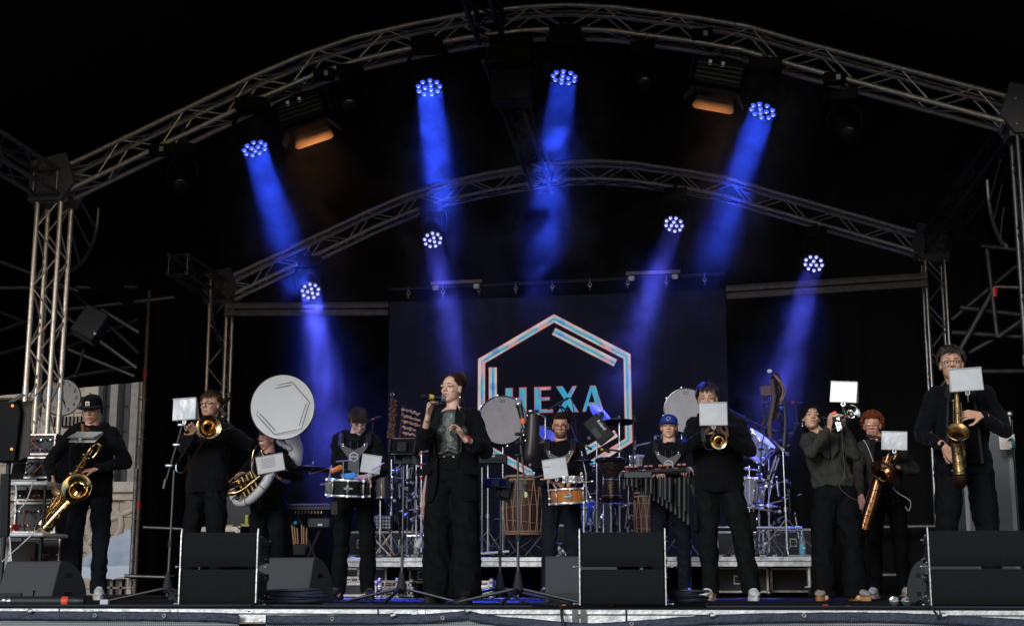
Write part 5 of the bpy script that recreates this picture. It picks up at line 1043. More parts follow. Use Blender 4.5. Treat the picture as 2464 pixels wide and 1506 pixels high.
# ------------------------------------------------------------------ wind instruments
def sax(lab, neckp, top, bow, bell, nrm, rb, rt, rbow, m, off=.075, name='saxophone', keyside=None, seedk=1, lowpipe=0, ncups=11, mouth=None, mm=None):
    neckp, top, bow, bell = V(neckp), V(top), V(bow), V(bell); nrm = V(nrm).normalized()
    t = thing(name, bow, lab, 'saxophone', 'saxophones'); ax = (top-bow).normalized(); L_ = (top-bow).length
    sd_ = (bell-bow); sd_ = (sd_-ax*sd_.dot(ax)).normalized() if (sd_-ax*sd_.dot(ax)).length > 1e-3 else V((1, 0, 0))
    n = 12; pts = [top.lerp(bow, i/n) for i in range(n+1)]; rr_ = [rt+(rbow-rt)*i/n for i in range(n+1)]
    MB().tube(pts, rr_, 16, True).build('body_tube', m, t)
    # bow and bell
    w = off; arc = [bow+sd_*w*(1-math.cos(a))-ax*w*math.sin(a)*1.0 for a in [PI*i/8 for i in range(9)]]
    MB().tube(arc, [rbow*1.06+(rbow*.12)*i/8 for i in range(9)], 16).build('bow', m, t)
    s0 = arc[-1]; path = bez([s0, s0.lerp(bell-nrm*.10, .5), bell-nrm*.12, bell-nrm*.05, bell], 7); K = len(path)
    rr_ = []
    for i in range(K): u = i/(K-1); rr_.append(rbow*1.15+(rb*.42-rbow*1.15)*min(1, u/.62) if u < .62 else rb*.42+(rb-rb*.42)*((u-.62)/.38)**2.2)
    b = MB(); b.tube(path, rr_, 28, False); b.tube([p-(path[-1]-path[-2]).normalized()*.002 for p in path], [r_*.97 for r_ in rr_], 28, False); bo = b.build('bell', m, t)
    MB().torus(path[-1], path[-1]-path[-2], rb, .0045, 36, 6).build('bell_rim', m, bo)
    # neck
    nk = bez([top, top+ax*.045, top.lerp(neckp, .5)+ax*.05, neckp], 6); K = len(nk); MB().tube(nk, [rt*.95-(rt*.45)*i/(K-1) for i in range(K)], 12).build('neck', m, t)
    d = (nk[-1]-nk[-2]).normalized(); MB().tube([nk[-1]-d*.02, nk[-1]+d*.02, nk[-1]+d*.06], [rt*.62, rt*.75, rt*.35], 12).build('mouthpiece', rubber, t)
    # keywork
    kd = (EYE-bow).normalized(); kd = (kd-ax*kd.dot(ax)).normalized(); sx = ax.cross(kd); rr2 = random.Random(seedk)
    rods = MB()
    for o_ in (-.9, -.3, .35, .95):
        r0 = rt*1.5+.004; a_, b_ = .04+.1*rr2.random(), .9-.1*rr2.random()
        p = lambda u, q=o_: top.lerp(bow, u)+(kd*math.cos(q)+sx*math.sin(q))*((rt+(rbow-rt)*u)+.012)
        rods.tube([p(a_), p(b_)], [.0028]*2, 6)
        for i in range(7): u = a_+(b_-a_)*i/6; rods.tube([p(u)-(kd*math.cos(o_)+sx*math.sin(o_))*.014, p(u)], [.003, .002], 5).ell(p(u), (.0045,)*3, nu=6, nv=4)
    rods.build('keywork', mm or m, t)
    for i in range(ncups):
        u = .10+.84*i/(ncups-1); q = (-.55, .1, .6, -.1)[i % 4]*1.1; rC = (.010+(rbow*.62-.010)*u)*(.85+.3*rr2.random()); base = top.lerp(bow, u); dirn = (kd*math.cos(q)+sx*math.sin(q)); c = base+dirn*((rt+(rbow-rt)*u)+.007)
        mb = MB(); mb.lathe([(0, .009), (rC*.35, .0075), (rC*.4, .005), (rC*.93, .0055), (rC, .003), (rC, -.003)], c, dirn, 14); mb.tube([c+dirn*.008, c+dirn*.009+sx*rC*(1 if i % 2 else -1)*1.2], [.003, .0025], 5); mb.build('key_cup', mm or m, t)
    g_ = MB()
    for i in range(3):
        c = s0.lerp(bell, .15+.22*i)+kd*(rbow*1.3+.01)+sx*.0; g_.torus(c, kd, rbow*.75, .003, 16, 5); g_.tube([c-kd*.012, c+kd*.004], [.003]*2, 5)
    g_.build('key_guard', mm or m, t)
    if lowpipe:
        c0 = top-ax*.01; mb = MB(); pth = bez([top-ax*.0, top+ax*.05+sx*.01, top+ax*.055+sx*.05, top+ax*.0+sx*.065, top-ax*.06+sx*.06], 5); mb.tube(pth, [rt*.9]*len(pth), 12); mb.build('loop_tube', m, t)
    for f_ in ((.25, .55, .8) if rbow > .03 else (.3, .7)): MB().torus(top.lerp(bow, f_), ax, (rt+(rbow-rt)*f_)+.0015, .0035, 20, 5).build('ring', m, t)
    return t
def clipmic(c, d, lab):
    m = MB(); m.tube(bez([V(c), V(c)+V(d)*.03, V(c)+V(d)*.06+V((0, -.02, .01))], 4), [.004]*9, 6).cap(V(c)-V((.012, 0, 0)), V(c)+V((.012, 0, 0)), .010, .010); tag(m.build('clip_microphone', rubber), lab, 'microphone', 'clip microphones')
Ya = 11.86
sax('large golden low saxophone with wide bell played by the person in the black cap', at(206, 1030, 12.0), at(220, 1078, Ya), at(102, 1258, Ya), at(184, 1173, Ya-.16), (.12, -.96, .22), .128, .021, .041, brass, off=.070, lowpipe=1, ncups=14, seedk=2)
clipmic(at(206, 1168, Ya-.19), (1, -.2, .1), 'small black clip microphone at the bell of the leftmost saxophone')
sax('long reddish bronze low saxophone held by the red haired person', at(2098, 1050, 13.70), at(2141, 1085, 13.6), at(2076, 1275, 13.6), at(2126, 1134, 13.42), (.35, -.80, .62), .125, .024, .055, mat('bronze_lacquer', (.35, .17, .08), .24, 1, var=.25, vscale=12), off=.055, lowpipe=1, ncups=12, seedk=5)
clipmic(at(2130, 1125, 13.35), (-.3, -.2, .6), 'small clip microphone above the bell of the bronze saxophone')
sax('old matt brass saxophone held upright by the tall person at the right', at(2310, 935, 10.72), at(2302, 945, 10.5), at(2310, 1145, 10.5), at(2305, 1039, 10.34), (0, -.80, .55), .078, .018, .040, brasso, off=.052, ncups=9, seedk=9)
clipmic(at(2310, 1055, 10.28), (-.5, -.2, 0), 'black clip microphone on the bell of the old saxophone')
# trombone
Yt = 11.9; t = thing('trombone', at(503, 1027, Yt), 'golden trombone pointing at the camera with its slide running down to the left', 'trombone')
bc = at(503, 1027, Yt-.05); bd = (EYE-bc).normalized()*.9+V((.10, 0, .10)); bd.normalize()
prof = [(.010, -.42), (.011, -.30), (.014, -.20), (.022, -.11), (.036, -.055), (.060, -.020), (.085, -.004), (.103, .0)]
m = MB(); m.lathe(prof, bc, bd, 40).lathe([(r_-.0015, h_-.0015) for r_, h_ in prof], bc, bd, 40); bo = m.build('bell', brass, t); MB().torus(bc, bd, .103, .003, 40, 6).build('bell_rim', brass, bo)
s0, s1 = at(535, 985, Yt+.22), at(433, 1135, Yt-.42)
for o_, nm in ((V((0, 0, .0)), 'inner_slide'), (at(553, 960, Yt)-at(538, 962, Yt), 'outer_slide')):
    a_, b_ = at(555, 955, Yt+.25) if nm == 'outer_slide' else at(470, 1040, Yt-.05), at(440, 1138, Yt-.4) if nm == 'outer_slide' else at(424, 1118, Yt-.38); MB().tube([a_, b_], [.0075]*2, 10).build(nm, brassr if nm == 'outer_slide' else silver, t)
a_, b_ = at(440, 1138, Yt-.4), at(424, 1118, Yt-.38); MB().tube(bez([a_, (a_+b_)/2+(b_-a_).cross(V((0, 1, 0))).normalized()*.03, b_], 6), [.0085]*13, 8).build('slide_bow', silver, t)
MB().tube([at(555, 955, Yt+.25), at(545, 962, Yt+.2), at(503, 1015, Yt+.1)], [.009, .009, .010], 10).build('tuning_tube', brass, t)
MB().tube(bez([at(549, 950, Yt+.28), at(556, 946, Yt+.27), at(556, 958, Yt+.24)], 5), [.010]*11, 10).build('tuning_slide', brass, t)
p = at(488, 1008, 12.22); MB().lathe([(.013, 0), (.012, .006), (.006, .02), (.005, .06)], at(492, 1000, 12.3), (at(470, 1040, Yt)-at(492, 1000, 12.3)), 14).build('mouthpiece', silver, t)
MB().tube([at(492, 1003, 12.28), at(478, 1030, 12.0), at(470, 1042, Yt-.05)], [.006, .007, .0075], 8).build('lead_pipe', silver, t)
MB().tube([at(470, 1040, Yt-.05), at(505, 1020, Yt+.15)], [.005]*2, 6).build('brace', silver, t)
mb = MB(); mb.box(at(538, 992, Yt+.1), (.035, .045, .09), Matrix.Rotation(-.6, 3, 'Y')); tag(mb.build('clip_transmitter', rubber, bevel=.006), 'black wireless pack strapped beside the trombone tubing', 'transmitter')
mb = MB(); mb.tube(bez([at(515, 1037, Yt-.08), at(535, 1035, Yt-.13), at(552, 1030, Yt-.12), at(556, 1025, Yt-.12)], 4), [.004]*13, 6); tag(mb.build('clip_microphone', rubber), 'black gooseneck clip microphone at the trombone bell', 'microphone', 'clip microphones')
# sousaphone
t = thing('sousaphone', at(600, 1200, 14.4), 'white sousaphone with a hexagon drawn on its big round bell', 'sousaphone')
bc = at(680, 979, 14.35); bd = V((.08, -1, -.06)).normalized(); RB = .338
MB().lathe([(0, 0), (RB*.99, .0)], bc+bd*.004, bd, 56).build('bell_cover', mat('bell_cover', (.84, .84, .85), .5, var=.03, bump=.05, bscale=5), t)
prof = [(.10, .42), (.12, .30), (.17, .17), (.24, .08), (.31, .02), (RB, 0)]; m = MB(); m.lathe([(r_, -h_) for r_, h_ in prof], bc, bd, 48); bo = m.build('bell', white, t)
MB().torus(bc+bd*.003, bd, RB, .006, 64, 6).build('bell_rim', blk, bo)
xx = Matrix.Rotation(math.radians(-13), 3, bd) @ V((1, 0, 0)); xx = (xx-bd*xx.dot(bd)).normalized(); yy = bd.cross(xx)*-1; yy = yy if yy.z > 0 else -yy
inkm = mat('marker_ink', (.02, .02, .022), .6)
def hp(x, y): return at(x, y, 14.33)
HXS = [(628, 927), (733, 927-18), (628, 927)]
hexp = [(632, 924), (715, 907), (757, 958), (733, 1040), (661, 1060), (609, 1002)]
hexp = [((600+x*.7322)/1.6623, (1400+y*.7322)/1.6623) for x, y in ((627, 207), (776, 174), (872, 285), (828, 430), (678, 460), (582, 352))]
for i in range(6): MB().tube([hp(*hexp[i]), hp(*hexp[(i+1) % 6])], [.0032]*2, 5).build('drawn_line', inkm, bo)
for a_, b_ in (((642, 219), (771, 190)), ((853, 290), (815, 413)), ((598, 345), (684, 438))): MB().tube([hp((600+a_[0]*.7322)/1.6623, (1400+a_[1]*.7322)/1.6623), hp((600+b_[0]*.7322)/1.6623, (1400+b_[1]*.7322)/1.6623)], [.0032]*2, 5).build('drawn_line', inkm, bo)
ep = [bc-bd*.40, bc-bd*.50+V((.02, 0, -.03)), at(700, 1040, 14.95), at(712, 1085, 15.05), at(705, 1130, 15.0)]; ep = bez(ep, 5); MB().tube(ep, [.095-.022*i/(len(ep)-1) for i in range(len(ep))], 18).build('bell_elbow', white, t)
lp = bez([at(655, 1128, 14.38), at(640, 1160, 14.36), at(618, 1188, 14.36), at(595, 1206, 14.38), at(575, 1209, 14.42), at(563, 1198, 14.5), at(560, 1180, 14.6)], 5); MB().tube(lp, [.052-.014*i/(len(lp)-1) for i in range(len(lp))], 18).build('body_loop', white, t)
MB().tube(bez([at(700, 1110, 15.0), at(690, 1150, 14.75), at(668, 1120, 14.5), at(655, 1128, 14.38)], 5), [.065, .064, .063, .062, .061, .06, .06, .059, .058, .057, .056, .055, .054, .053, .052, .052], 16).build('body_loop', white, t)
for k in (.25, .55, .8): i = int(k*(len(lp)-2)); MB().torus(lp[i], lp[i+1]-lp[i], (.052-.014*k)+.002, .005, 20, 5).build('ferrule', mat('dark_ferrule', (.05, .045, .04), .4, .7), t)
br_ = MB()
vc = [at(600+i*9.5, 1158-i*7, 14.33) for i in range(-2, 2)]
for i, c in enumerate(vc): v_ = MB(); v_.tube([c+V((-.03, 0, .05)), c+V((.05, 0, -.10))], [.017]*2, 12).tube([c+V((-.03, 0, .05)), c+V((-.045, 0, .075))], [.008, .012], 8); v_.build('valve', brass, t)
for pts in ([(655, 1128), (640, 1100), (612, 1100), (607, 1130), (618, 1150)], [(610, 1140), (560, 1180), (548, 1170), (560, 1150), (600, 1135)], [(615, 1150), (575, 1185), (545, 1190), (548, 1178), (600, 1155)], [(640, 1135), (600, 1165), (575, 1200), (570, 1190), (610, 1150)], [(632, 1120), (590, 1150), (555, 1165), (547, 1185), (580, 1180), (625, 1145)]):
    m = MB(); pp = bez([at(x, y, 14.36-.02*i) for i, (x, y) in enumerate(pts)], 5); m.tube(pp, [.0095]*len(pp), 8); m.build('tubing', brass, t)
pp = bez([at(608, 1135, 14.36), at(606, 1110, 14.4), at(612, 1080, 14.42), at(626, 1068, 14.40)], 6); MB().tube(pp, [.010-.0035*i/(len(pp)-1) for i in range(len(pp))], 10).build('lead_pipe', brass, t)
pp = bez([at(620, 1100, 14.38), at(628, 1082, 14.36), at(632, 1104, 14.36), at(626, 1124, 14.36)], 5); MB().tube(pp, [.007]*len(pp), 8).build('tubing', brass, t)
MB().lathe([(.0, -.002), (.010, -.002), (.020, .010), (.022, .012), (.019, .016), (.008, .004), (0, 0)], at(629, 1065, 14.44), V((.2, -.7, .2)), 18).build('mouthpiece', silver, t)
m = MB(); 
for i in range(6): m.ell(at(672+5*i, 1062+3*i+2*(i % 2), 14.62), (.035, .03, .03), nu=10, nv=7)
o = m.build('shoulder_cloth', mat('white_rag', (.55, .53, .52), .8, bump=.6, bscale=30)); tag(o, 'crumpled white cloth under the tube on the shoulder of the sousaphone player', 'cloth')
# trumpets
def trumpet(lab, bell, d, mouth, m, up, Rb=.062):
    bell, d, mouth, up = V(bell), V(d).normalized(), V(mouth), V(up); t = thing('trumpet', bell, lab, 'trumpet', 'trumpets'); up = (up-d*up.dot(d)).normalized(); sx = d.cross(up)
    prof = [(.006, -.40), (.0065, -.24), (.009, -.15), (.014, -.09), (.022, -.045), (.036, -.016), (.052, -.003), (Rb, 0)]
    mb = MB(); mb.lathe(prof, bell, d, 36).lathe([(r_-.001, h_-.0012) for r_, h_ in prof], bell, d, 36); bo = mb.build('bell', m, t); MB().torus(bell, d, Rb, .0022, 36, 6).build('bell_rim', m, bo)
    a_ = bell-d*.40; MB().tube(bez([a_, a_-d*.03-up*.015, a_-d*.02-up*.045, a_+d*.03-up*.05, bell-d*.22-up*.05], 5), [.006]*21, 8).build('tuning_slide', m, t)
    for i in range(3): c = bell-d*(.20+.028*i)-up*.025; MB().tube([c-up*.06, c+up*.045], [.012]*2, 12).tube([c+up*.045, c+up*.065], [.003]*2, 6).tube([c+up*.065, c+up*.069], [.009]*2, 10).build('valve', m, t)
    l0 = bell-d*.10-up*.048; MB().tube(bez([bell-d*.22-up*.05, l0, l0+d*.03-up*.012+sx*.012, l0-up*.0+sx*.03, mouth.lerp(l0, .3), mouth], 5), [.0058]*26, 8).build('lead_pipe', m, t)
    dm = (mouth-l0).normalized(); MB().lathe([(.006, -.05), (.009, -.02), (.013, -.004), (.0135, 0), (.010, -.003), (0, -.008)], mouth, dm, 16).build('mouthpiece', silver, t)
    return t
trumpet('golden trumpet aimed at the camera below the white music card', at(1730, 1061, 11.60), (.05, -1, -.14), at(1712, 1000, 12.10), brass, (-.2, 0, 1), .066)
trumpet('silver trumpet lifted to the right by the woman in grey', at(2051, 993, 11.66), (.42, -.86, .16), at(1979, 1003, 12.02), silver, (-.15, 0, 1), .070)
mb = MB(); mb.bx(at(1688, 1062, 11.72), at(1697, 1030, 11.76)); mb.tube(bez([at(1692, 1060, 11.74), at(1700, 1080, 11.7), at(1722, 1078, 11.68), at(1728, 1068, 11.62)], 4), [.004]*13, 6); tag(mb.build('clip_microphone', rubber), 'black clip microphone and pack beside the golden trumpet', 'microphone', 'clip microphones')
mb = MB(); mb.box(at(2012, 1010, 11.9), (.06, .05, .05)); mb.tube(bez([at(2020, 1005, 11.8), at(2035, 998, 11.6), at(2050, 993, 11.56)], 4), [.003]*9, 6); tag(mb.build('clip_microphone', rubber), 'black clip microphone pack on the silver trumpet', 'microphone', 'clip microphones')
mb = MB(); mb.use(redm).cap(at(2005, 993, 11.84), at(2008, 991, 11.84), .006, .006); tag(mb.build('tuner_light', mat('red_glow', (.5, .02, .02), .4, emit=(1, .05, .03), estr=1.5)), 'tiny red lamp on the silver trumpet clip', 'lamp')

# ------------------------------------------------------------------ music folders
def folder(c, w, h_, yaw, pitch, roll, lab, open_=.35, lyre=True, lines=False, flat=False):
    c = V(c); Rm = rotd(yaw, pitch, roll); t = thing('music_folder', c, lab, 'music folder', 'music folders on lyre clips'); q_ = lambda x, y, z: c+Rm @ V((x, y, z))
    b = MB(); b.box(q_(0, .004, 0), (w, .003, h_), Rm); b.build('cover', card, t, smooth=False)
    b = MB(); nx, nz = 8, 6; vs = []; fs = []
    for i in range(nx+1):
        for k in range(nz+1): x = -w/2+.004+(w-.008)*i/nx; z = -h_/2+.004+(h_-.012)*k/nz; vs.append(q_(x, -.002-.0035*abs(noise.noise((x*14+c.x*9, z*14, 2))), z))
    for i in range(nx):
        for k in range(nz): fs.append((i*(nz+1)+k, (i+1)*(nz+1)+k, (i+1)*(nz+1)+k+1, i*(nz+1)+k+1))
    pg = b.add(vs, fs).build('page_sleeve', sleeve if not lines else paper, t)
    b = MB(); b.box(q_(0, -.0045, h_/2-.003), (w, .006, .008), Rm); b.build('sleeve_edge', mat('clear_edge', (.35, .36, .37), .25), t)
    if lines:
        for i in range(7): MB().box(q_(-.02, -.0075, h_*.34-i*.016), (w*.5, .001, .0022), Rm).build('printed_staff', mat('staff_ink', (.12, .12, .12), .6), pg, smooth=False)
    b = MB(); ca, sa = math.cos(open_), math.sin(open_); b.prism([q_(-w/2, .008, h_/2), q_(w/2, .008, h_/2), q_(w/2, .008+h_*sa, h_/2-h_*ca), q_(-w/2, .008+h_*sa, h_/2-h_*ca)], Rm @ V((0, .002, 0))); b.build('back_cover', card, t, smooth=False)
    for i in range(4): MB().torus(q_(-w*.36+w*.24*i, .004, h_/2+.003), Rm @ V((1, 0, 0)), .0095, .0018, 14, 5).build('ring', dkmetal, t)
    if lyre:
        b = MB(); b.tube([q_(0, .01, -h_/2+.02), q_(0, .014, -h_/2-.04), q_(0, .03, -h_/2-.075)], [.004]*3, 6); b.torus(q_(0, .012, -h_/2-.012), Rm @ V((0, 1, 0)), .014, .003, 14, 5); b.build('lyre_clip', chrome, t)
    return t
def fsize(x0, x1, y0, y1, Y): a_, b_ = at(x0, y0, Y), at(x1, y1, Y); return (b_-a_).x, abs((b_-a_).z)
def fold_at(x0, x1, y0, y1, Y, yaw, pitch, roll, lab, **k):
    w, h_ = fsize(x0, x1, y0, y1, Y); folder(at((x0+x1)/2, (y0+y1)/2, Y), abs(w), h_, yaw, pitch, roll, lab, **k)
fold_at(415, 472, 958, 1010, 10.33, -8, -4, -2, 'white music card in a clear sleeve on the boom stand beside the trombone')
folder(at(205, 1046, 11.78), .26, .15, -4, -68, 5, 'music folder lying nearly flat, seen from below, over the leftmost saxophone', open_=.25)
fold_at(619, 682, 1094, 1136, 14.30, 12, -6, -11, 'tilted music folder with printed staves held over the sousaphone', lines=True)
fold_at(870, 916, 1094, 1138, 12.45, 14, -6, 8, 'white music folder standing open above the black snare drum', open_=.55)
fold_at(1306, 1365, 1103, 1150, 13.75, 2, -4, -8, 'white music folder tilted left above the orange snare drum')
fold_at(1682, 1751, 968, 1023, 11.65, 0, -2, 0, 'white music card hiding the mouth of the trumpeter in white sneakers')
fold_at(1996, 2064, 918, 968, 11.85, -16, -6, 5, 'white music card clipped above the silver trumpet', open_=.5)
fold_at(2120, 2184, 1038, 1082, 13.45, -8, -4, 3, 'white music card with reflections above the bronze saxophone', open_=.5)
fold_at(2284, 2366, 886, 940, 10.42, -2, -2, -3, 'white music card hiding the chin of the tall saxophonist', open_=.4)
# in-ear cables and straps
def wire(pts, lab, m=None, r_=.003, name='cable', grp=None, k=8):
    pp = bez(pts, k); o = MB().tube(pp, [r_]*len(pp), 6).build(name, m or cablem); tag(o, lab, 'cable', grp); return o
wire([at(2078, 1058, 13.75), at(2088, 1075, 13.66), at(2103, 1115, 13.62), at(2108, 1128, 13.62)], 'white earphone cable hanging from the ear of the red haired player', cablew, .0026)
wire([at(2148, 1170, 13.6), at(2160, 1185, 13.58), at(2190, 1205, 13.56), at(2187, 1228, 13.56), at(2178, 1218, 13.56)], 'white cable looping at the hip of the red haired player', cablew, .0026)
wire([at(1965, 1010, 11.95), at(1970, 1035, 11.86), at(1985, 1022, 11.86), at(1978, 1005, 11.9)], 'thin black earphone loop under the ear of the woman in grey', cablem, .0022)
wire([at(2025, 1030, 11.8), at(2028, 1080, 11.78), at(2032, 1140, 11.78), at(2020, 1170, 11.8), at(2045, 1195, 11.8), at(2070, 1205, 11.82)], 'thin pale microphone cable hanging from the silver trumpet', mat('cable_grey', (.10, .10, .10), .5), .0018)
m = MB(); m.use(orange).tube(bez([at(198, 1020, 12.0), at(200, 1040, 11.95), at(203, 1065, 11.9)], 4), [(.012, .004)]*9, 6); tag(m.build('neck_strap', mat('leather_strap', (.35, .10, .03), .6)), 'orange leather neck strap of the leftmost saxophonist', 'strap')
# singer's microphone, the mallet
def handmic(a_, b_, lab, ring, body=blkg, tail=None, headm=None):
    a_, b_ = V(a_), V(b_); d = (b_-a_).normalized(); t = thing('microphone', b_, lab, 'microphone', 'handheld microphones'); L_ = (b_-a_).length
    MB().tube([a_+d*.045, a_+d*.06, b_-d*.03, b_], [.024, .020, .0165, .0155], 18).build('handle', body, t)
    MB().ell(a_+d*.022, (.026, .026, .026), None, 20, 14).build('grille', headm or mat('mic_grille', (.42, .42, .44), .45, .8, bump=.6, bscale=300), t)
    MB().lathe([(.0262, -.004), (.0272, 0), (.0262, .004)], a_+d*.032, d, 20).build('grille_band', chrome2, t)
    MB().lathe([(.0175, -.018), (.0182, -.016), (.0182, .016), (.0175, .018)], b_-d*.05, d, 18).build('colour_ring', ring, t)
    MB().tube([b_, b_+d*.03], [.014, .010], 14).build('antenna_cap', rubber, t); return t
handmic(at(1072, 959, 10.22), at(1022, 953, 10.12), 'black wireless microphone with a yellow ring held to the singer\'s mouth', mat('yellow_ring', (.70, .58, .06), .5))
t = thing('mallet', at(1008, 1308, 14.6), 'mallet with white drum head and pale blue shaft hanging from a hand', 'mallet')
MB().tube([at(1022, 1250, 14.62), at(1009, 1300, 14.6)], [.009]*2, 8).build('shaft', mat('pale_blue', (.35, .45, .65), .4), t)
MB().tube([at(1013, 1297, 14.6), at(1003, 1318, 14.58)], [.034, .036], 18).build('mallet_head', white, t, bevel=.006)
# ------------------------------------------------------------------ loudspeakers along the front
def line_array(xc, Yf, z0, lab, w=.50, hh=.222, d=.34, ry=0):
    t = thing('line_array_speaker', (xc, Yf+d/2, z0), lab, 'loudspeaker', 'line array boxes'); M_ = Matrix.Rotation(ry, 3, 'Z'); q_ = lambda x, y, z: V((xc, Yf, z0))+M_ @ V((x, y, z))
    m = MB(); m.prism([q_(-w/2+.02, y, z) for y, z in ((.03, .004), (d, .035), (d, hh-.035), (.03, hh-.004))], M_ @ V((w-.04, 0, 0))); m.build('cabinet', blk, t, bevel=.004)
    m = MB(); vs = []; fs = []; n = 8
    for i in range(n+1):
        a_ = -1+2*i/n; vs += [q_(-w/2+.022, .028-.026*(1-a_*a_)**.5, hh/2+a_*(hh/2-.006)), q_(w/2-.022, .028-.026*(1-a_*a_)**.5, hh/2+a_*(hh/2-.006))]
    for i in range(n): fs.append((2*i, 2*i+1, 2*i+3, 2*i+2))
    m.add(vs, fs).build('grille', foam, t)
    for s_ in (-1, 1):
        m = MB(); m.prism([q_(s_*(w/2-.012), y, z) for y, z in ((.0, .0), (.035, -.004), (.04, hh-.02), (.03, hh+.02), (.012, hh+.02), (.0, hh-.02))], M_ @ V((s_*.007, 0, 0))); m.build('rigging_plate', mat('scuffed_steel', (.42, .42, .40), .45, .8, var=.6, vscale=45), t)
        m = MB(); m.prism([q_(s_*(w/2-.018), y, z) for y, z in ((.045, .01), (d-.05, .05), (d-.02, .03), (d-.01, .06), (d-.05, .085), (.10, .075), (.10, hh-.075), (d-.05, hh-.085), (d-.01, hh-.06), (d-.02, hh-.03), (d-.05, hh-.05), (.045, hh-.01))], M_ @ V((s_*.012, 0, 0))); pl_ = m.build('side_bracket', dkmetal, t)
        for y, z in ((.07, .03), (.07, hh-.03), (.2, .055), (.2, hh-.055), (d-.03, .05), (d-.03, hh-.05)): MB().ell(q_(s_*(w/2-.001), y, z), (.005, .005, .005), nu=8, nv=5).build('bolt', chrome2, pl_)
        m = MB(); m.tube([q_(s_*(w/2-.005), .06, .006), q_(s_*(w/2+.03), .06, .006)], [.005]*2, 6).ell(q_(s_*(w/2+.032), .06, .006), (.009, .009, .009), nu=8, nv=6); m.build('quick_pin', chrome2, t)
    return t
for (xa, xb, Yf, nm) in ((428, 617, 8.75, 'left'), (1392, 1606, 9.0, 'centre'), (2238, 2486, 8.95, 'right')):
    a_, b_ = at(xa, 1440, Yf).x, at(xb, 1440, Yf).x
    for k in range(2):
        line_array((a_+b_)/2, Yf, .012+.228*k, f"{'lower' if k == 0 else 'upper'} black line array box in the {nm} stack at the stage front", w=b_-a_+.0, ry=0.05 if nm == 'left' else -.05 if nm == 'right' else 0)
def wedge(xc, Yb, rz, lab, w=.60, hh=.33, d=.50):
    ds = d/.5
    t = thing('stage_monitor', (xc, Yb+.2, 0), lab, 'stage monitor', 'floor monitor wedges'); M_ = Matrix.Rotation(rz, 3, 'Z'); q_ = lambda x, y, z: V((xc, Yb, 0))+M_ @ V((x, y, z))
    pr_ = [(0, .012), (.075, hh-.02), (.088, hh-.004), (.105, hh)]+[(.105+(d-.105)*math.sin(a)*1.0, .035+(hh-.035)*math.cos(a)) for a in [PI/2*i/9 for i in range(1, 10)]]+[(d, .012)]
    m = MB(); m.prism([q_(-w/2, y, z) for y, z in pr_], M_ @ V((w, 0, 0))); m.build('cabinet', wedgem, t, bevel=.008)
    for s_ in (-1, 1):
        for zc, r_ in ((.185, .05), (.085, .05)):
            pts = [q_(s_*(w/2+.0005), .235*ds+r_*ds*math.cos(a), zc+.030*math.sin(a)*(1 if zc > .1 else -1)*(-1 if False else 1)) for a in [PI*i/10 for i in range(11)]]
            MB().prism(pts, M_ @ V((s_*.002, 0, 0))).build('handle_recess', blkg, t, smooth=False)
        for y, z in ((.1*ds, .05), (.13, hh-.04), (.42*ds, .05), (.24*ds, .135)): MB().ell(q_(s_*w/2, y, z), (.006, .006, .006), nu=8, nv=5).build('screw', dkmetal, t)
    m = MB(); m.bx(*[q_(x, y, z) for x, y, z in ((.04, -.012, .03), (.08, .02, .10))]); m.build('foot_bracket', blk, t)
    m = MB(); m.box(q_(-.12, .008, .05), (.20, .012, .06), M_); m.build('connector_plate', blk, t)
    m = MB(); m.box(q_(0, .30*ds, .20), (w*.85, .006, .005), M_ @ Matrix.Rotation(-.8, 3, 'X')); m.build('grille_edge', blk, t)
wedge(at(62, 1440, 9.5).x, 9.45, -.28, 'grey floor monitor wedge at the far left', w=.47, d=.38, hh=.295)
wedge(at(676, 1440, 10.3).x, 10.25, -.28, 'grey floor monitor wedge behind the left speaker stack', w=.47, d=.38, hh=.33)
wedge(at(1400, 1440, 10.0).x, 9.95, .05, 'grey floor monitor wedge half hidden by the centre speaker stack', w=.5)
wedge(at(2300, 1440, 10.1).x, 10.0, .35, 'dark floor monitor wedge peeping out left of the right speaker stack', w=.4, d=.34, hh=.30)

# ------------------------------------------------------------------ stands
def tripod_stand(base, top, lab, name='microphone_stand', cat='stand', grp=None, legs=(200, 320, 80), R_=.30, hubz=.13, m=None, pr_=.011, chromed=False, tip=None, z0=0, cone=True):
    base = V(base); top = V(top); m = m or gunm; t = thing(name, (base.x, base.y, z0), lab, cat, grp); hub = V((base.x, base.y, z0+hubz))
    lo = V((base.x, base.y, z0+.05)); mid = lo.lerp(top, .42)
    MB().tube([lo, mid], [pr_]*2, 10).build('lower_pole', m, t); MB().tube([mid, top], [pr_*.72]*2, 10).build('upper_pole', chrome if chromed else dkmetal if not cone else m, t); MB().tube([mid-V((0, 0, .03)), mid+V((0, 0, .02))], [pr_*1.6]*2, 10).build('height_clutch', m if chromed else rubber, t)
    if cone: MB().lathe([(.016, .10), (.030, .02), (.042, -.03), (.030, -.05), (.014, -.06)], hub, (0, 0, 1), 16).build('hub', rubber, t)
    for a_ in legs:
        a_ = math.radians(a_); e = V((base.x+R_*math.cos(a_), base.y+R_*math.sin(a_), z0+.018))
        lg = MB()
        if chromed: up_ = hub+V((0, 0, R_*.75)); lg.tube([up_, e], [(.009, .005)]*2, 6).tube([V((base.x, base.y, z0+.07)), up_.lerp(e, .55)], [(.008, .004)]*2, 6)
        else: lg.tube([hub-V((0, 0, .02)), e], [.0115]*2, 8)
        lg = lg.build('leg', m if not chromed else chrome2, t); MB().cap(e-V((0, 0, .004)), e+V((math.cos(a_)*.03, math.sin(a_)*.03, -.002)), .014, .012, 8).build('rubber_foot', rubber, lg)
    return t
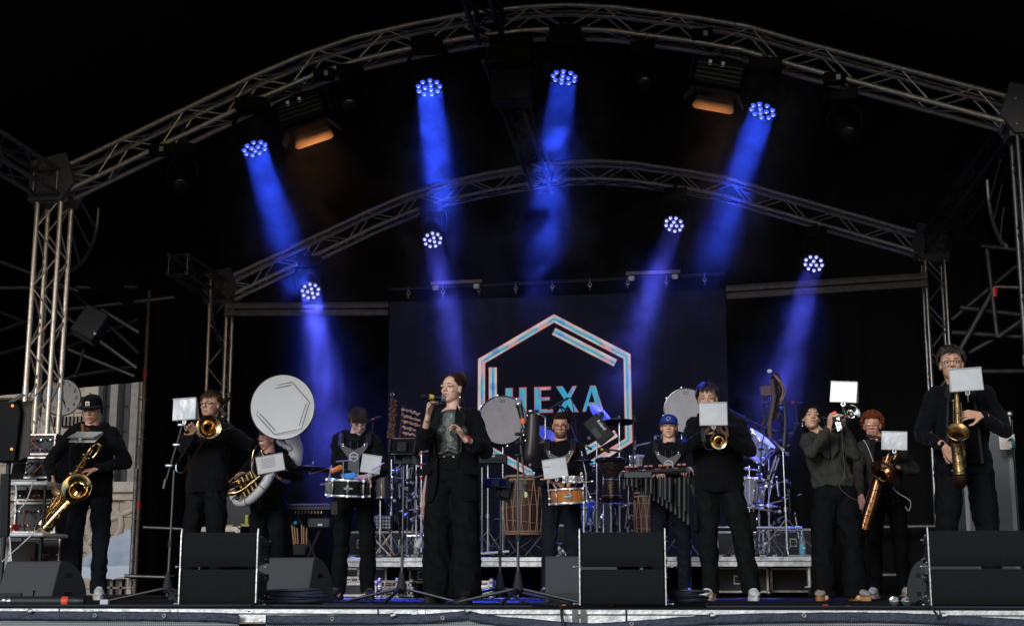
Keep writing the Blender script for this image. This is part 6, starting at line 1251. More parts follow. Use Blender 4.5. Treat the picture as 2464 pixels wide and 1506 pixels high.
def tablet(c, w, h_, Rm, t):
    q_ = lambda x, y, z: V(c)+Rm @ V((x, y, z)); MB().box(q_(0, 0, 0), (w, .012, h_), Rm).build('tablet', blkg, t, bevel=.004); MB().box(q_(0, -.003, h_/2+.003), (w*.92, .014, .004), Rm).build('tablet_edge', alu, t)
    for s_ in (-1, 1): MB().box(q_(s_*w*.45, -.01, .0), (.012, .03, h_*1.06), Rm).build('holder_arm', rubber, t)
    MB().box(q_(0, -.02, -.02), (.07, .03, .09), Rm).build('holder_plate', rubber, t, bevel=.008)
b_ = at(966, 1430, 10.45); tp = at(971, 1118, 10.45)
t = tripod_stand((b_.x, 10.45, 0), (b_.x+.005, 10.45, tp.z), 'tripod stand holding a tilted tablet just left of the singer', 'tablet_stand', 'stand', 'tablet stands', legs=(190, 265, -8), R_=.40)
tablet(at(968, 1075, 10.38), .205, .155, rotd(6, -38, 0), t); tablet(at(978, 1098, 10.44), .19, .12, rotd(20, -10, 0), t)
MB().torus(at(970, 1092, 10.42), (0, 1, 0), .026, .010, 16, 7).build('tilt_knuckle', rubber, t)
b_ = at(1203, 1425, 10.9); tp = at(1205, 1190, 10.9)
t = tripod_stand((b_.x, 10.9, 0), (b_.x+.004, 10.9, tp.z), 'tripod stand holding a tablet between the singer and the centre microphone', 'tablet_stand', 'stand', 'tablet stands', legs=(185, 300, 5), R_=.42)
tablet(at(1193, 1163, 10.85), .20, .10, rotd(0, -48, 0), t); tablet(at(1214, 1180, 10.9), .12, .16, rotd(35, -10, 18), t); MB().torus(at(1203, 1178, 10.86), (0, 1, 0), .024, .010, 16, 7).build('tilt_knuckle', rubber, t)
b_ = at(1247, 1430, 9.85)
t = tripod_stand((b_.x, 9.85, 0), at(1246, 1095, 9.85), 'tall round microphone stand standing alone at the centre front', 'microphone_stand', 'stand', 'microphone stands', legs=(172, 262, -6), R_=.42)
MB().tube([at(1252, 1068, 9.83), at(1265, 1180, 9.80)], [.0065, .0065], 8).build('boom_rod', gunm, t); MB().tube([at(1254, 1030, 9.83), at(1252, 1068, 9.83)], [.007]*2, 8).build('boom_rod', gunm, t)
MB().tube([at(1264, 1165, 9.8), at(1266, 1185, 9.8)], [.011]*2, 10).build('boom_grip', rubber, t); MB().tube([at(1265.5, 1183, 9.8), at(1266, 1196, 9.8)], [.0115]*2, 10).build('yellow_label', mat('pale_yellow', (.6, .6, .3), .5), t)
for y in (1044, 1065, 1095): m = MB(); p = at(1249, y, 9.82); m.cap(p-V((.02, 0, 0)), p+V((.02, 0, 0)), .012, .010).cap(p-V((0, .025, 0)), p, .008, .012); m.build('clutch_knob', rubber, t)
handmic(at(1246, 962, 9.82), at(1262, 1030, 9.80), 'black wireless microphone with an orange ring parked in the centre stand', orange)
b_ = at(403, 1425, 10.4)
t = tripod_stand((b_.x, 10.4, 0), at(419, 1130, 10.4), 'black boom stand carrying a music card left of the trombonist', 'microphone_stand', 'stand', 'microphone stands', legs=(192, -28, -60), R_=.42)
MB().tube([at(396, 1168, 10.36), at(440, 1018, 10.38)], [.0075]*2, 8).build('boom_rod', gunm, t); MB().tube([at(394, 1175, 10.36), at(399, 1152, 10.36)], [.013]*2, 10).build('counterweight', gunm, t)
for x, y in ((407, 1120), (425, 1070), (437, 1022)): m = MB(); p = at(x, y, 10.37); m.cap(p-V((.02, 0, 0)), p+V((.02, 0, 0)), .013, .011); m.build('clutch_knob', chrome2, t)
MB().torus(at(441, 1013, 10.36), (0, 1, 0), .022, .005, 16, 6).build('lyre_clip', dkmetal, t)

# ------------------------------------------------------------------ drums
def drum(name, c, axis, r_, L_, lab, shell_m, grp=None, hoop=chrome, nl=8, headm=None, badge=None, cat='drum', snare=False, mount=None):
    c = V(c); ax = V(axis).normalized(); t = thing(name, c, lab, cat, grp); x, y, _ = frame(ax)
    MB().lathe([(r_*.965, -L_/2), (r_*.97, 0), (r_*.965, L_/2)], c, ax, 40).build('shell', shell_m, t)
    for s_ in (-1, 1):
        MB().lathe([(r_*.98, -.010), (r_*1.02, -.009), (r_*1.03, .0), (r_*1.02, .009), (r_*.975, .011)], c+ax*s_*(L_/2-.006), ax, 40).build('hoop', hoop, t)
        MB().lathe([(0, 0), (r_*.965, 0), (r_*.97, -.003*s_)], c+ax*s_*(L_/2-.001), ax, 40).build('head', headm or head, t)
    for i in range(nl):
        a_ = 2*PI*i/nl+.2; d = x*math.cos(a_)+y*math.sin(a_); m = MB(); p = c+d*r_*.99
        m.tube([p-ax*L_*.47+d*.018, p+ax*L_*.47+d*.018], [.0035]*2, 6); m.cap(p+d*.012-ax*min(.03, L_*.2), p+d*.012+ax*min(.03, L_*.2), .009, .009, 8)
        for s_ in (-1, 1): m.box(p+d*.016+ax*s_*L_*.46, (.014, .014, .018))
        m.build('tension_lug', chrome, t)
    if badge:
        d = V((EYE.x-c.x, EYE.y-c.y, 0)); d = (d-ax*d.dot(ax)).normalized(); bx_ = ax.cross(d).normalized(); o_ = c+d*(r_*.985+.001); m = MB(); badge(t, o_, bx_, ax if ax.z > 0 else -ax, d)
    return t
def badge_round(col, ink):
    def f_(t, o_, bx_, up_, d):
        bx_ = up_.cross(d) if up_.cross(d).x > 0 else -up_.cross(d)
        MB().lathe([(0, .004), (.024, .004), (.026, 0)], o_, d, 24).build('badge', ink, t); m = MB(); m.torus(o_+d*.0045, d, .021, .0018, 24, 5); m.build('badge_rim', col, t)
        m = MB(); m.prism([o_+d*.0045+bx_*a*.038+up_*b*.008 for a, b in ((-1, -1), (1, -1), (1, 1), (-1, 1))], d*.002); m.build('badge_bar', col, t, smooth=False)
    return f_
tilt = V((.05, -.10, 1)).normalized()
b1 = at(838, 1173, 12.62)
drum('snare_drum', b1, tilt, .183, .15, 'black marching snare drum with chrome hoops on a chest harness', blkg, 'snare drums', badge=badge_round(chrome, blkg))
b2 = at(1367, 1193, 13.74)
drum('snare_drum', b2, V((-.05, -.08, 1)).normalized(), .172, .145, 'orange wooden snare drum with chrome hoops and a dark oval badge', woodo, 'snare drums', badge=badge_round(mat('badge_pale', (.4, .5, .5), .4), blkg))
drum('side_snare', at(1378, 1153, 13.66), V((0, -.08, 1)), .085, .055, 'thin chrome piccolo drum clamped above the orange snare', chrome, 'snare drums', nl=6)
m = MB()
for (a_, b_) in (((1400, 1150), (1421, 1196)), ((1396, 1160), (1425, 1158)), ((1410, 1140), (1412, 1205)), ((1318, 1160), (1322, 1200))): m.tube([at(*a_, 13.6), at(*b_, 13.62)], [.007]*2, 8).ell(at(*b_, 13.6), (.014, .012, .014), nu=8, nv=6).ell(at(*a_, 13.6), (.012, .012, .012), nu=8, nv=6)
t = thing('percussion_bracket', at(1410, 1175, 13.6), 'chrome clamps and rods at the right side of the orange snare', 'bracket', 'percussion brackets'); m.build('clamp_rods', chrome, t)
t = thing('percussion_bracket', at(806, 1140, 12.5), 'chrome clamps and rods at the left side of the black snare', 'bracket', 'percussion brackets')
for (a_, b_) in (((791, 1150), (789, 1195)), ((798, 1118), (792, 1150)), ((826, 1108), (826, 1150)), ((808, 1110), (845, 1107)), ((850, 1160), (856, 1150)), ((772, 1165), (800, 1160))): MB().tube([at(*a_, 12.48), at(*b_, 12.5)], [.006]*2, 8).ell(at(*b_, 12.48), (.013, .012, .013), nu=8, nv=6).build('clamp_rod', chrome, t)
def cymbal(c, r_, axis, lab, m=cym, pole=None, cup=True):
    c = V(c); t = thing('cymbal', c, lab, 'cymbal', 'cymbals'); ax = V(axis).normalized(); MB().lathe([(0, .030), (.02, .028), (r_*.17, .012), (r_*.2, .008), (r_*.6, .0), (r_, -.014), (r_, -.017), (r_*.6, -.003), (0, .0)], c, ax, 48).build('disc', m, t)
    MB().tube([c-ax*.02, c+ax*.055], [.005]*2, 8).build('wing_nut', chrome, t)
    return t
cymbal(at(752, 1124, 12.55), .165, (.06, .10, 1), 'dark flat cymbal reaching out left of the black snare drum')
MB2 = MB().tube(bez([at(752, 1128, 12.55), at(745, 1140, 12.5), at(785, 1128, 12.5), at(800, 1125, 12.5)], 5), [.004]*16, 6); tag(MB2.build('bent_rod', chrome2), 'bent rod carrying the dark cymbal left of the black snare', 'rod')
cymbal(at(1318, 1112+14, 13.9), .16, (-.05, .10, 1), 'dark cymbal left of the orange snare above the roped drum'); MB2 = MB().tube(bez([at(1318, 1128, 13.9), at(1268, 1135, 13.85), at(1272, 1150, 13.8), at(1320, 1140, 13.75)], 5), [.004]*16, 6); tag(MB2.build('bent_rod', chrome2), 'bent rod under the cymbal left of the orange snare', 'rod')
cymbal(at(1402, 1107, 13.7), .105, (.0, .06, 1), 'small dark splash cymbal right of the tilted music folder'); cymbal(at(1400, 1104, 13.7), .05, (.0, .06, 1), 'tiny cup cymbal stacked on the splash cymbal')
MB2 = MB().tube([at(1399, 1085, 13.7), at(1412, 1152, 13.68)], [.005]*2, 8); tag(MB2.build('upright_rod', chrome), 'chrome rod through the splash cymbals', 'rod')
MB2 = MB().cap(at(800, 1133, 12.45), at(818, 1125, 12.5), .022, .026, 14); tag(MB2.build('orange_block', mat('orange_plastic', (.75, .22, .02), .35)), 'orange jam block mounted over the black snare', 'percussion block')
m = MB(); m.prism([at(x, y, 12.5) for x, y in ((820, 1140), (852, 1136), (858, 1142), (850, 1150), (822, 1152))], (0, .04, 0)); tag(m.build('blue_bell', mat('blue_metal', (.02, .10, .28), .25, .7)), 'blue metal cowbell mounted over the black snare', 'cowbell')
m = MB(); m.cap(at(772, 1165, 12.5), at(800, 1163, 12.5), .008, .006); tag(m.build('stick_end', woodl), 'wooden beater end poking out left of the black snare', 'drumstick', 'drumsticks')
for (a_, b_, Yk, lab) in (((895, 1130), (925, 1113), 12.4, 'drumstick rising right of the open folder at the black snare'), ((889, 1148), (894, 1172), 12.45, 'drumstick tip on the black snare drum head'), ((1365, 1113), (1380, 1085), 13.6, 'drumstick crossing the harness above the tilted folder'), ((1300, 1153), (1322, 1152), 13.7, 'drumstick lying level left of the orange snare')):
    MB2 = MB().tube([at(*a_, Yk), at(*b_, Yk-.02)], [.0075, .005], 8); tag(MB2.build('drumstick', woodl), lab, 'drumstick', 'drumsticks')
mb = MB(); mb.box(at(806, 1222, 12.8), (.06, .04, .12)); mb.bx(at(803, 1230, 12.77), at(809, 1227, 12.775)); tag(mb.build('belt_pack', rubber, bevel=.005), 'black belt pack at the hip of the black snare player', 'transmitter', 'belt packs')

# riser platform
ZR = .41; X0, X1, YR = -2.09, 2.93, 14.95
t = thing('riser_platform', ((X0+X1)/2, YR, 0), 'low aluminium edged riser platform carrying the percussion', 'platform')
dk_ = mat('deck_board', (.018, .017, .016), .7, var=.3)
edges = [X0, -1.09+.06, .90, 2.93]; 
for a_, b_ in zip(edges[:-1], edges[1:]):
    MB().bx((a_+.004, YR+.05, ZR-.03), (b_-.004, 17.6, ZR)).build('deck', dk_, t, smooth=False)
    MB().bx((a_+.004, YR, ZR-.045), (b_-.004, YR+.045, ZR-.001)).build('edge_profile', alu_w, t, bevel=.003); MB().bx((a_+.004, YR+.008, ZR-.10), (b_-.004, YR+.045, ZR-.049)).build('edge_profile', alu_w, t, bevel=.003)
    for x in (a_+.16, b_-.16):
        l_ = MB().tube([(x, YR+.12, .10), (x, YR+.12, ZR-.1)], [.027]*2, 12).build('leg', alu, t)
        m = MB(); m.lathe([(.045, -.014), (.05, -.01), (.05, .01), (.045, .014)], (x, YR+.12, .05), (1, 0, 0), 18); m.build('caster_wheel', rubber, l_); MB().bx((x-.05, YR+.07, .098), (x+.05, YR+.17, .112)).build('caster_plate', chrome2, l_)
# ------------------------------------------------------------------ flight cases
latch_m = mat('latch_zinc', (.50, .49, .46), .38, .85, var=.3, vscale=30)
def flight_case(c, sz, lab, pan=None, rz=0, latches=1, edge=.022, name='flight_case', corner=True, ed=None):
    c = V(c); M_ = Matrix.Rotation(rz, 3, 'Z'); t = thing(name, c-V((0, 0, sz[2]/2)), lab, 'case', 'flight cases'); q_ = lambda x, y, z: c+M_ @ V((x, y, z)); sx, sy, sz_ = sz[0]/2, sz[1]/2, sz[2]/2; ed = ed or alu
    MB().box(c, sz, M_).build('panel_box', pan or caseb, t, smooth=False)
    for s_ in (-1, 1):
        for u in (-1, 1): MB().box(q_(0, s_*sy, u*(sz_-edge*.4)), (sz[0]+.006, .008, edge), M_).build('edge_rail', ed, t); MB().box(q_(s_*(sx-edge*.4), u*sy, 0), (edge, .010, sz[2]+.004), M_).build('edge_rail', ed, t)
    if corner:
        for s_ in (-1, 1):
            for u in (-1, 1): MB().ell(q_(s_*sx, -sy, u*sz_), (.026, .022, .026), None, 10, 8).build('ball_corner', latch_m, t)
    for i in range(latches):
        x = 0 if latches == 1 else (-.5+i/(latches-1))*sz[0]*.6; l_ = MB().box(q_(x, -sy-.004, 0), (.085, .010, min(.10, sz[2]*.7)), M_).build('latch', latch_m, t, bevel=.004)
        MB().box(q_(x, -sy-.010, 0), (.058, .008, min(.066, sz[2]*.45)), M_).build('latch_dish', dkmetal, l_); MB().cap(q_(x-.014, -sy-.018, 0), q_(x+.014, -sy-.018, 0), .008, .008, 8).build('turn_key', latch_m, l_)
    return t
def fc(x0, x1, y0, y1, Y, dep, lab, **k):
    a_, b_ = at(x0, y0, Y), at(x1, y1, Y); flight_case(((a_.x+b_.x)/2, Y+dep/2, (a_.z+b_.z)/2), (abs(b_.x-a_.x), dep, abs(a_.z-b_.z)), lab, **k)
fc(816, 905, 1402, 1434, 14.3, .3, 'long low flight case under the riser behind the black snare player', latches=0)
fc(828, 878, 1387, 1400, 14.35, .25, 'slim aluminium case lying on the long low flight case')
fc(906, 948, 1396, 1414, 14.0, .25, 'small aluminium case tilted on another one beside the left tablet stand', rz=.25); fc(908, 950, 1416, 1436, 13.9, .25, 'small aluminium case at floor level left of the tablet stand', rz=.2)
fc(955, 990, 1398, 1414, 14.1, .25, 'upper small aluminium case right behind the left tablet stand'); fc(953, 992, 1416, 1434, 14.1, .25, 'lower small aluminium case right behind the left tablet stand')
for k in range(4): fc(1030, 1052, 1388+12*k, 1399+12*k, 13.9, .3, ['top', 'second', 'third', 'bottom'][k]+' of four slim cases stacked at the left of the singer', latches=0)
for k in range(3): fc(1150, 1182, 1397+13*k, 1409+13*k, 13.9, .3, ['top', 'middle', 'bottom'][k]+' of three slim cases stacked at the right of the singer')
fc(820, 930, 1352+14, 1400, 16.2, .5, 'dark flight case with latch far under the riser at the left', latches=1); fc(985, 1130, 1366, 1402, 16.3, .5, 'dark flight case far under the middle of the riser', latches=2)
fc(1700, 1850, 1364, 1425, 15.6, .6, 'large dark flight case under the riser behind the trumpeter', latches=1, corner=True); fc(1853, 1990, 1366, 1424, 15.9, .6, 'dark case with thin edges under the right end of the riser', latches=0)
fc(835, 1000, 1278, 1338, 16.6, .4, 'dark case with aluminium edges on the riser behind the left tablet stand', latches=2); fc(1005, 1140, 1282, 1338, 16.4, .4, 'dark case with aluminium edges on the riser behind the singer', latches=2)
fc(1320, 1420, 1262, 1338, 17.0, .3, 'black amplifier case on the riser behind the orange snare player', latches=0)
fc(1690, 1840, 1278, 1338, 16.8, .4, 'silver edged case on the riser behind the trumpeter', latches=2); fc(1843, 1975, 1272, 1338, 16.9, .4, 'dark case with studs at the right end of the riser', latches=1)
fc(470, 575, 1268, 1330, 14.9, .5, 'silver framed case behind the legs of the trombonist', latches=1, edge=.05)
fc(540, 603, 1195, 1266, 15.0, .5, 'black case with yellow tape marks behind the sousaphone player', latches=0, corner=False, ed=dkmetal)
for (a_, b_) in (((590, 1238), (597, 1262)), ((545, 1262), (560, 1268)), ((470, 1250), (490, 1256)), ((578, 1260), (600, 1266))):
    m = MB(); m.bx(at(*a_, 14.97), at(*b_, 14.975)); tag(m.build('yellow_tape', yel, smooth=False), {590: 'upright strip of yellow tape on the black case', 545: 'short yellow tape at the lower left of the black case', 470: 'yellow tape glimpsed behind the trombonist legs', 578: 'yellow tape at the lower right of the black case'}[a_[0]], 'tape', 'yellow tape marks')
for (a_, b_, Yk, r_, mm, lab) in (((890, 1285), (940, 1338), 15.1, .012, alu, 'folded aluminium strut leaning right on the riser'), ((940, 1285), (900, 1338), 15.12, .010, alu, 'folded aluminium strut crossing it on the riser'), ((925, 1300), (950, 1335), 15.2, .010, woodl, 'wooden stick lying in the folded stand'), ((980, 1289), (1130, 1287), 15.2, .022, chrome, 'thick chrome tube lying along the riser behind the singer'), ((1700, 1268), (1930, 1270), 15.3, .018, chrome, 'thick chrome tube on the riser right of the trumpeter'), ((1150, 1340-8, ), (1225, 1326), 15.1, .014, white, 'white beater lying on the riser edge')):
    tag(MB().tube([at(*a_[:2], Yk), at(*b_, Yk)], [r_]*2, 10).build('metal_tube' if mm is not woodl else 'beater', mm), lab, 'tube' if mm is not woodl else 'beater')
# ------------------------------------------------------------------ percussion at the back
def dstand(x, ytop, Y, lab, z0=ZR, xt=None, R_=.22, legs=(200, 330, 90), hub=.12, grp='chrome percussion stands', m=chrome2):
    b_ = at(x, 1300, Y); return tripod_stand((b_.x, Y, z0), at(xt or x, ytop, Y), lab, 'percussion_stand', 'stand', grp, legs=legs, R_=R_, hubz=hub, m=m, pr_=.012, chromed=True, z0=z0, cone=False)
def bassdrum(x, y, Y, r_, lab, tw):
    c = at(x, y, Y); ax = (EYE-c); ax.z *= .3; ax = (Matrix.Rotation(tw, 3, 'Z') @ ax).normalized(); t = drum('bass_drum', c+ax*-.12, ax, r_, .24, lab, mat('bd_shell', (.02, .02, .022), .3), 'upright bass drums', hoop=blkg, nl=8)
    fx = V((0, 0, 1)).cross(ax).normalized(); up_ = ax.cross(fx); k = c+up_*r_*.80+ax*.003; MB().tube([k+fx*a*.028+up_*b*.022 for a, b in ((-1, .6), (-.55, -.1), (-.3, .45), (0, 1), (.3, .45), (.55, -.1), (1, .6), (.8, -.7), (-.8, -.7), (-1, .6))], [.0022]*10, 4).build('crown_mark', mat('print_grey', (.08, .08, .08), .6), t); return t
bassdrum(1209, 1011, 15.4, .267, 'upright bass drum with pale worn head right behind the singer', .06); bassdrum(1652, 988, 15.5, .245, 'upright bass drum half hidden behind the blue capped player', -.02)
dstand(1210, 1075, 15.6, 'chrome stand under the bass drum behind the singer'); dstand(1640, 1045, 15.7, 'chrome stand under the half hidden bass drum')
def roped(x0, x1, y0, y1, Y, lab, z0=None):
    a_, b_ = at(x0, y0, Y), at(x1, y1, Y); c = V(((a_.x+b_.x)/2, Y+abs(b_.x-a_.x)/2, b_.z)); r_ = abs(b_.x-a_.x)/2; H_ = a_.z-b_.z; t = thing('roped_drum', c, lab, 'drum', 'roped barrel drums')
    MB().lathe([(r_*.86, 0), (r_*.95, H_*.3), (r_*.97, H_*.6), (r_*.9, H_)], c, (0, 0, 1), 36).build('shell', woodd, t); MB().lathe([(0, H_+.004), (r_*.9, H_+.003), (r_*.95, H_-.012)], c, (0, 0, 1), 36).build('skin', skinhd, t)
    for z in (H_-.015, H_-.05, .02, .045): MB().torus(c+V((0, 0, z)), (0, 0, 1), r_*(.97 if z > .1 else .9), .010, 36, 6).build('rope_ring', rope, t)
    m = MB(); n = 14
    for i in range(n):
        a0 = 2*PI*i/n; a1 = a0+2*PI/n*.5; a2 = a0+2*PI/n
        P_ = lambda a, z, k=1.0: c+V((math.cos(a)*r_*k, math.sin(a)*r_*k, z))
        jt = noise.noise((i*3.1, 1, 2))*.03
        m.tube([P_(a0, H_-.04, .98), P_(a1-.02, H_*.45+jt, 1.0), P_(a1-.03, H_*.2+jt, .97), P_(a1-.08, .03, .92)], [.0045]*4, 5).tube([P_(a2, H_-.04, .98), P_(a1+.02, H_*.45+jt, 1.0), P_(a1+.03, H_*.2+jt, .97), P_(a1+.10, .03, .92)], [.0045]*4, 5)
    for z in (.22, .48, .74): m.torus(c+V((0, 0, H_*z)), (math.sin(z*9)*.12, .05, 1), r_*1.0, .0035, 36, 5)
    m.build('rope_lacing', rope, t); return t
roped(1206, 1302, 1142, 1288, 15.15, 'tall roped wooden drum behind the centre microphone stand'); roped(1523, 1590, 1182, 1300, 15.2, 'dark roped drum behind the hanging resonator tubes')
MB2 = MB(); 
for s_ in (-1, 1): MB2.tube([at(1254+s_*38, 1290, 15.3), at(1254-s_*30, 1338, 15.3)], [.014]*2, 8)
tag(MB2.build('drum_cradle', dkmetal), 'black crossed cradle under the tall roped drum', 'cradle')
def pad(c, Rm, lab, fs_, back=False):
    t = thing('sampling_pad', c, lab, 'electronic pad', 'sampling pads'); c = V(c); q_ = lambda x, y, z: c+Rm @ V((x, y, z)); MB().box(c, (.30, .07 if not back else .10, .19 if not back else .10), Rm).build('case', rubber, t, bevel=.012)
    sd_ = -.036 if not back else -.051
    text('Roland', fs_, 'brand_lettering', paper, t, q_(-.02 if back else -.015, sd_, .05 if not back else .030), Rm @ V((1, 0, 0)), Rm @ V((0, -1, 0)), .0006, .0008)
    if back:
        for i in range(9): MB().lathe([(.007, 0), (.007, .012)], q_(-.11+.026*i, sd_+.001, -.012), Rm @ V((0, -1, 0)), 10).build('socket', chrome2, t)
        MB().box(q_(0, sd_, .006), (.28, .003, .003), Rm).build('panel_line', dkmetal, t)
    else: MB().box(q_(.02, sd_-.002, -.045), (.12, .01, .06), Rm).build('mount_plate', dkmetal, t); 
    return t
pad(at(1187, 1104, 15.1), rotd(2, 0, 0), 'grey electronic pad seen from behind with lettering and sockets', .028, True); pad(at(1441, 1033, 15.0), rotd(0, 0, 52), 'black electronic pad tilted on a stand with white lettering', .045)
dstand(1174, 1118, 15.2, 'chrome tripod stand under the grey electronic pad'); dstand(1436, 1050, 15.1, 'chrome tripod stand under the tilted electronic pad')
t = cymbal(at(1490, 1012, 15.1), .185, (0, .10, 1), 'wide dark cymbal above the goblet drum'); dstand(1491, 1016, 15.15, 'straight chrome stand under the wide dark cymbal', xt=1490)
cymbal(at(1447, 995, 15.4), .15, (.75, -.5, .7), 'pale bluish cymbal tilted behind the electronic pad', mat('blue_cymbal', (.035, .04, .06), .7, 0, spec=.05)); cymbal(at(1290, 1028+10, 15.6), .17, (.35, -.1, 1), 'dark blue cymbal tilted behind the hanging board', mat('dk_blue_cymbal', (.01, .012, .03), .6, 0, spec=.1))
c = at(1470, 1150, 15.1); t = thing('goblet_drum', V((c.x, 15.1, at(1470, 1205, 15.1).z)), 'ornate metal goblet drum with a black padded rim', 'drum'); zt_ = at(1470, 1103, 15.1).z; zb_ = at(1470, 1205, 15.1).z; hh_ = zt_-zb_
def b_orn(t_, b, vec):
    v = t_.nodes.new('ShaderNodeTexVoronoi'); v.inputs['Scale'].default_value = 26; t_.links.new(vec, v.inputs['Vector']); t_.links.new(ramp(t_, v.outputs[0], [(.25, (.03, .02, .018)), (.4, (.22, .14, .11)), (.6, (.10, .06, .05))]), b.inputs['Base Color']); b.inputs['Metallic'].default_value = .8
orn = nodemat('ornament', b_orn, .35)
MB().lathe([(.10, 0), (.095, .05), (.085, .16), (.075, hh_*.5), (.085, hh_*.62), (.125, hh_*.78), (.135, hh_*.9)], (c.x, 15.1, zb_), (0, 0, 1), 36).build('goblet', orn, t); MB().lathe([(0, .03), (.13, .03), (.16, .02), (.168, 0), (.16, -.022), (.13, -.03)], (c.x, 15.1, zt_-.02), (0, 0, 1), 36).build('padded_rim', blkg, t)
for f_ in (.12, .5, .64): MB().torus((c.x, 15.1, zb_+hh_*f_), (0, 0, 1), .098 if f_ < .2 else .082, .006, 30, 6).build('ring_band', chrome2, t)
MB().lathe([(.105, -.01), (.108, .03)], (c.x, 15.1, zb_), (0, 0, 1), 30).build('foot_ring', blkg, t); dstand(1470, 1208, 15.2, 'chrome stand holding the goblet drum', R_=.18)
drum('tom_drum', at(1302, 1062, 15.5), V((.55, -.55, .6)), .13, .24, 'chrome shelled tom tilted behind the orange snare player', chrome, 'tom drums', nl=6); drum('tom_drum', at(918, 1172, 15.2), V((0, -.03, 1)), .115, .24, 'black tom drum standing right of the black snare player', mat('tom_black', (.03, .03, .035), .2, coat=.4), 'tom drums', hoop=gunm, nl=6)
dstand(915, 1203, 15.25, 'short chrome stand under the black tom'); dstand(1312, 1002, 15.35, 'tall chrome stand with clamp left of the bearded player', xt=1312)
drum('tom_drum', at(1822, 1075, 15.3), V((.75, -.35, .85)), .155, .22, 'clear shelled tom with chrome lugs tilted behind the trumpeter', clear, 'tom drums', nl=8, headm=mat('clear_head', (.5, .52, .56), .2, alpha=.6)); drum('tom_drum', at(1806, 1185, 15.3), V((.1, -.1, 1)), .13, .32, 'tall clear shelled tom below the tilted one at the right', clear, 'tom drums', nl=8)
drum('bass_drum', at(1425, 1248, 15.9), V((.85, -.5, .0)), .20, .30, 'blue shelled bass drum lying behind the orange snare player', bluem, 'upright bass drums', nl=8); drum('bongo', at(1538, 1108, 15.3), V((0, -.2, 1)), .085, .10, 'small blue headed bongo beyond the mallet keyboard', chrome2, 'tom drums', nl=5, headm=mat('blue_head', (.25, .35, .75), .3))
# hanging board
t = thing('thunder_board', at(1276, 1050, 15.2), 'long dark curved board hanging from a clamp right of the bass drum', 'percussion board'); m = MB(); vs = []; fs = []
for i in range(13):
    u = i/12; x = 1283-9*u+3*math.sin(u*3); w_ = 13+3*math.sin(u*2.5) if u < .93 else 10; vs += [at(x-w_, 988+125*u, 15.2), at(x+w_, 986+125*u, 15.22)]
for i in range(12): fs.append((2*i, 2*i+1, 2*i+3, 2*i+2))
o = m.add(vs, fs).build('board', mat('board_dark', (.035, .025, .025), .35, var=.3), t); s_ = o.modifiers.new('s', 'SOLIDIFY'); s_.thickness = .012
m = MB(); m.tube([at(1274, 990, 15.18), at(1290, 993, 15.2), at(1312, 1003, 15.3)], [.009]*3, 8).ell(at(1277, 989, 15.18), (.03, .02, .02)).ell(at(1296, 996, 15.2), (.018, .018, .018)); m.build('clamp', chrome, t)
# microphones on small stands at the back
def smallmic(a_, b_, Y, lab, ring=None, m=rubber):
    a_, b_ = at(*a_, Y), at(*b_, Y-.02); t = thing('instrument_microphone', a_, lab, 'microphone', 'instrument microphones'); MB().tube([a_, b_], [.012, .009], 12).build('barrel', m, t); MB().cap(a_, a_.lerp(b_, .15), .0135, .0135, 10).build('capsule', dkmetal, t)
    if ring: MB().tube([a_.lerp(b_, .55), a_.lerp(b_, .75)], [.0128]*2, 12).build('colour_ring', ring, t)
def boom(pts, Y, lab, m=blk, r_=.007):
    t = thing('boom_arm', at(*pts[0], Y), lab, 'stand', 'boom arms'); MB().tube([at(x, y, Y) for x, y in pts], [r_]*len(pts), 8).build('rod', m, t)
    for x, y in pts[1:]: MB().cap(at(x, y, Y)-V((.018, .0, 0)), at(x, y, Y)+V((.018, 0, 0)), .016, .013, 8).build('clutch_knob', rubber, t)
smallmic((1366, 958), (1318, 985), 14.9, 'black pencil microphone slanting above the bearded player'); smallmic((1345, 975), (1368, 990), 15.0, 'second black microphone above the bearded player'); boom([(1345, 975), (1372, 1018), (1388, 1062), (1388, 1090)], 15.0, 'black boom arm rising right of the bearded player')
wire([at(1366, 958, 14.9), at(1376, 962, 14.9), at(1382, 1000, 14.95), at(1388, 1050, 15)], 'black microphone cable looping above the bearded player', cablem, .004)
smallmic((1318, 1030), (1348, 1036), 15.0, 'black microphone level behind the bearded player')
smallmic((1422, 1080), (1405, 1068), 14.9, 'microphone with yellow band below the tilted pad', yel); smallmic((1466, 1087), (1438, 1078), 14.8, 'silver headed microphone with yellow band over the goblet drum', yel); smallmic((1500, 1086), (1452, 1080), 14.9, 'long grey microphone over the goblet drum')
boom([(1524, 1012), (1524, 1130), (1524, 1200)], 14.9, 'slim upright stand with an empty microphone clip right of the logo'); m = MB(); m.cap(at(1524, 1002, 14.88), at(1530, 1014, 14.88), .018, .014); tag(m.build('microphone_clip', rubber), 'empty black microphone clip on the slim stand', 'clip')
boom([(1755, 985), (1800, 1010), (1845, 1030), (1868, 1038)], 15.0, 'black boom arm crossing right of the trumpeter head'); boom([(1765, 1000), (1790, 1040), (1796, 1100)], 15.1, 'second boom arm right of the trumpeter head')
smallmic((1783, 1048), (1812, 1050), 15.0, 'black microphone with red band beside the clear tom', redm); smallmic((1930, 970), (1895, 967), 15.0, 'black microphone with red band at the far right of the percussion', redm); boom([(1915, 972), (1918, 1020), (1905, 1045), (1885, 1062)], 15.05, 'jointed black arm holding the rightmost red banded microphone')
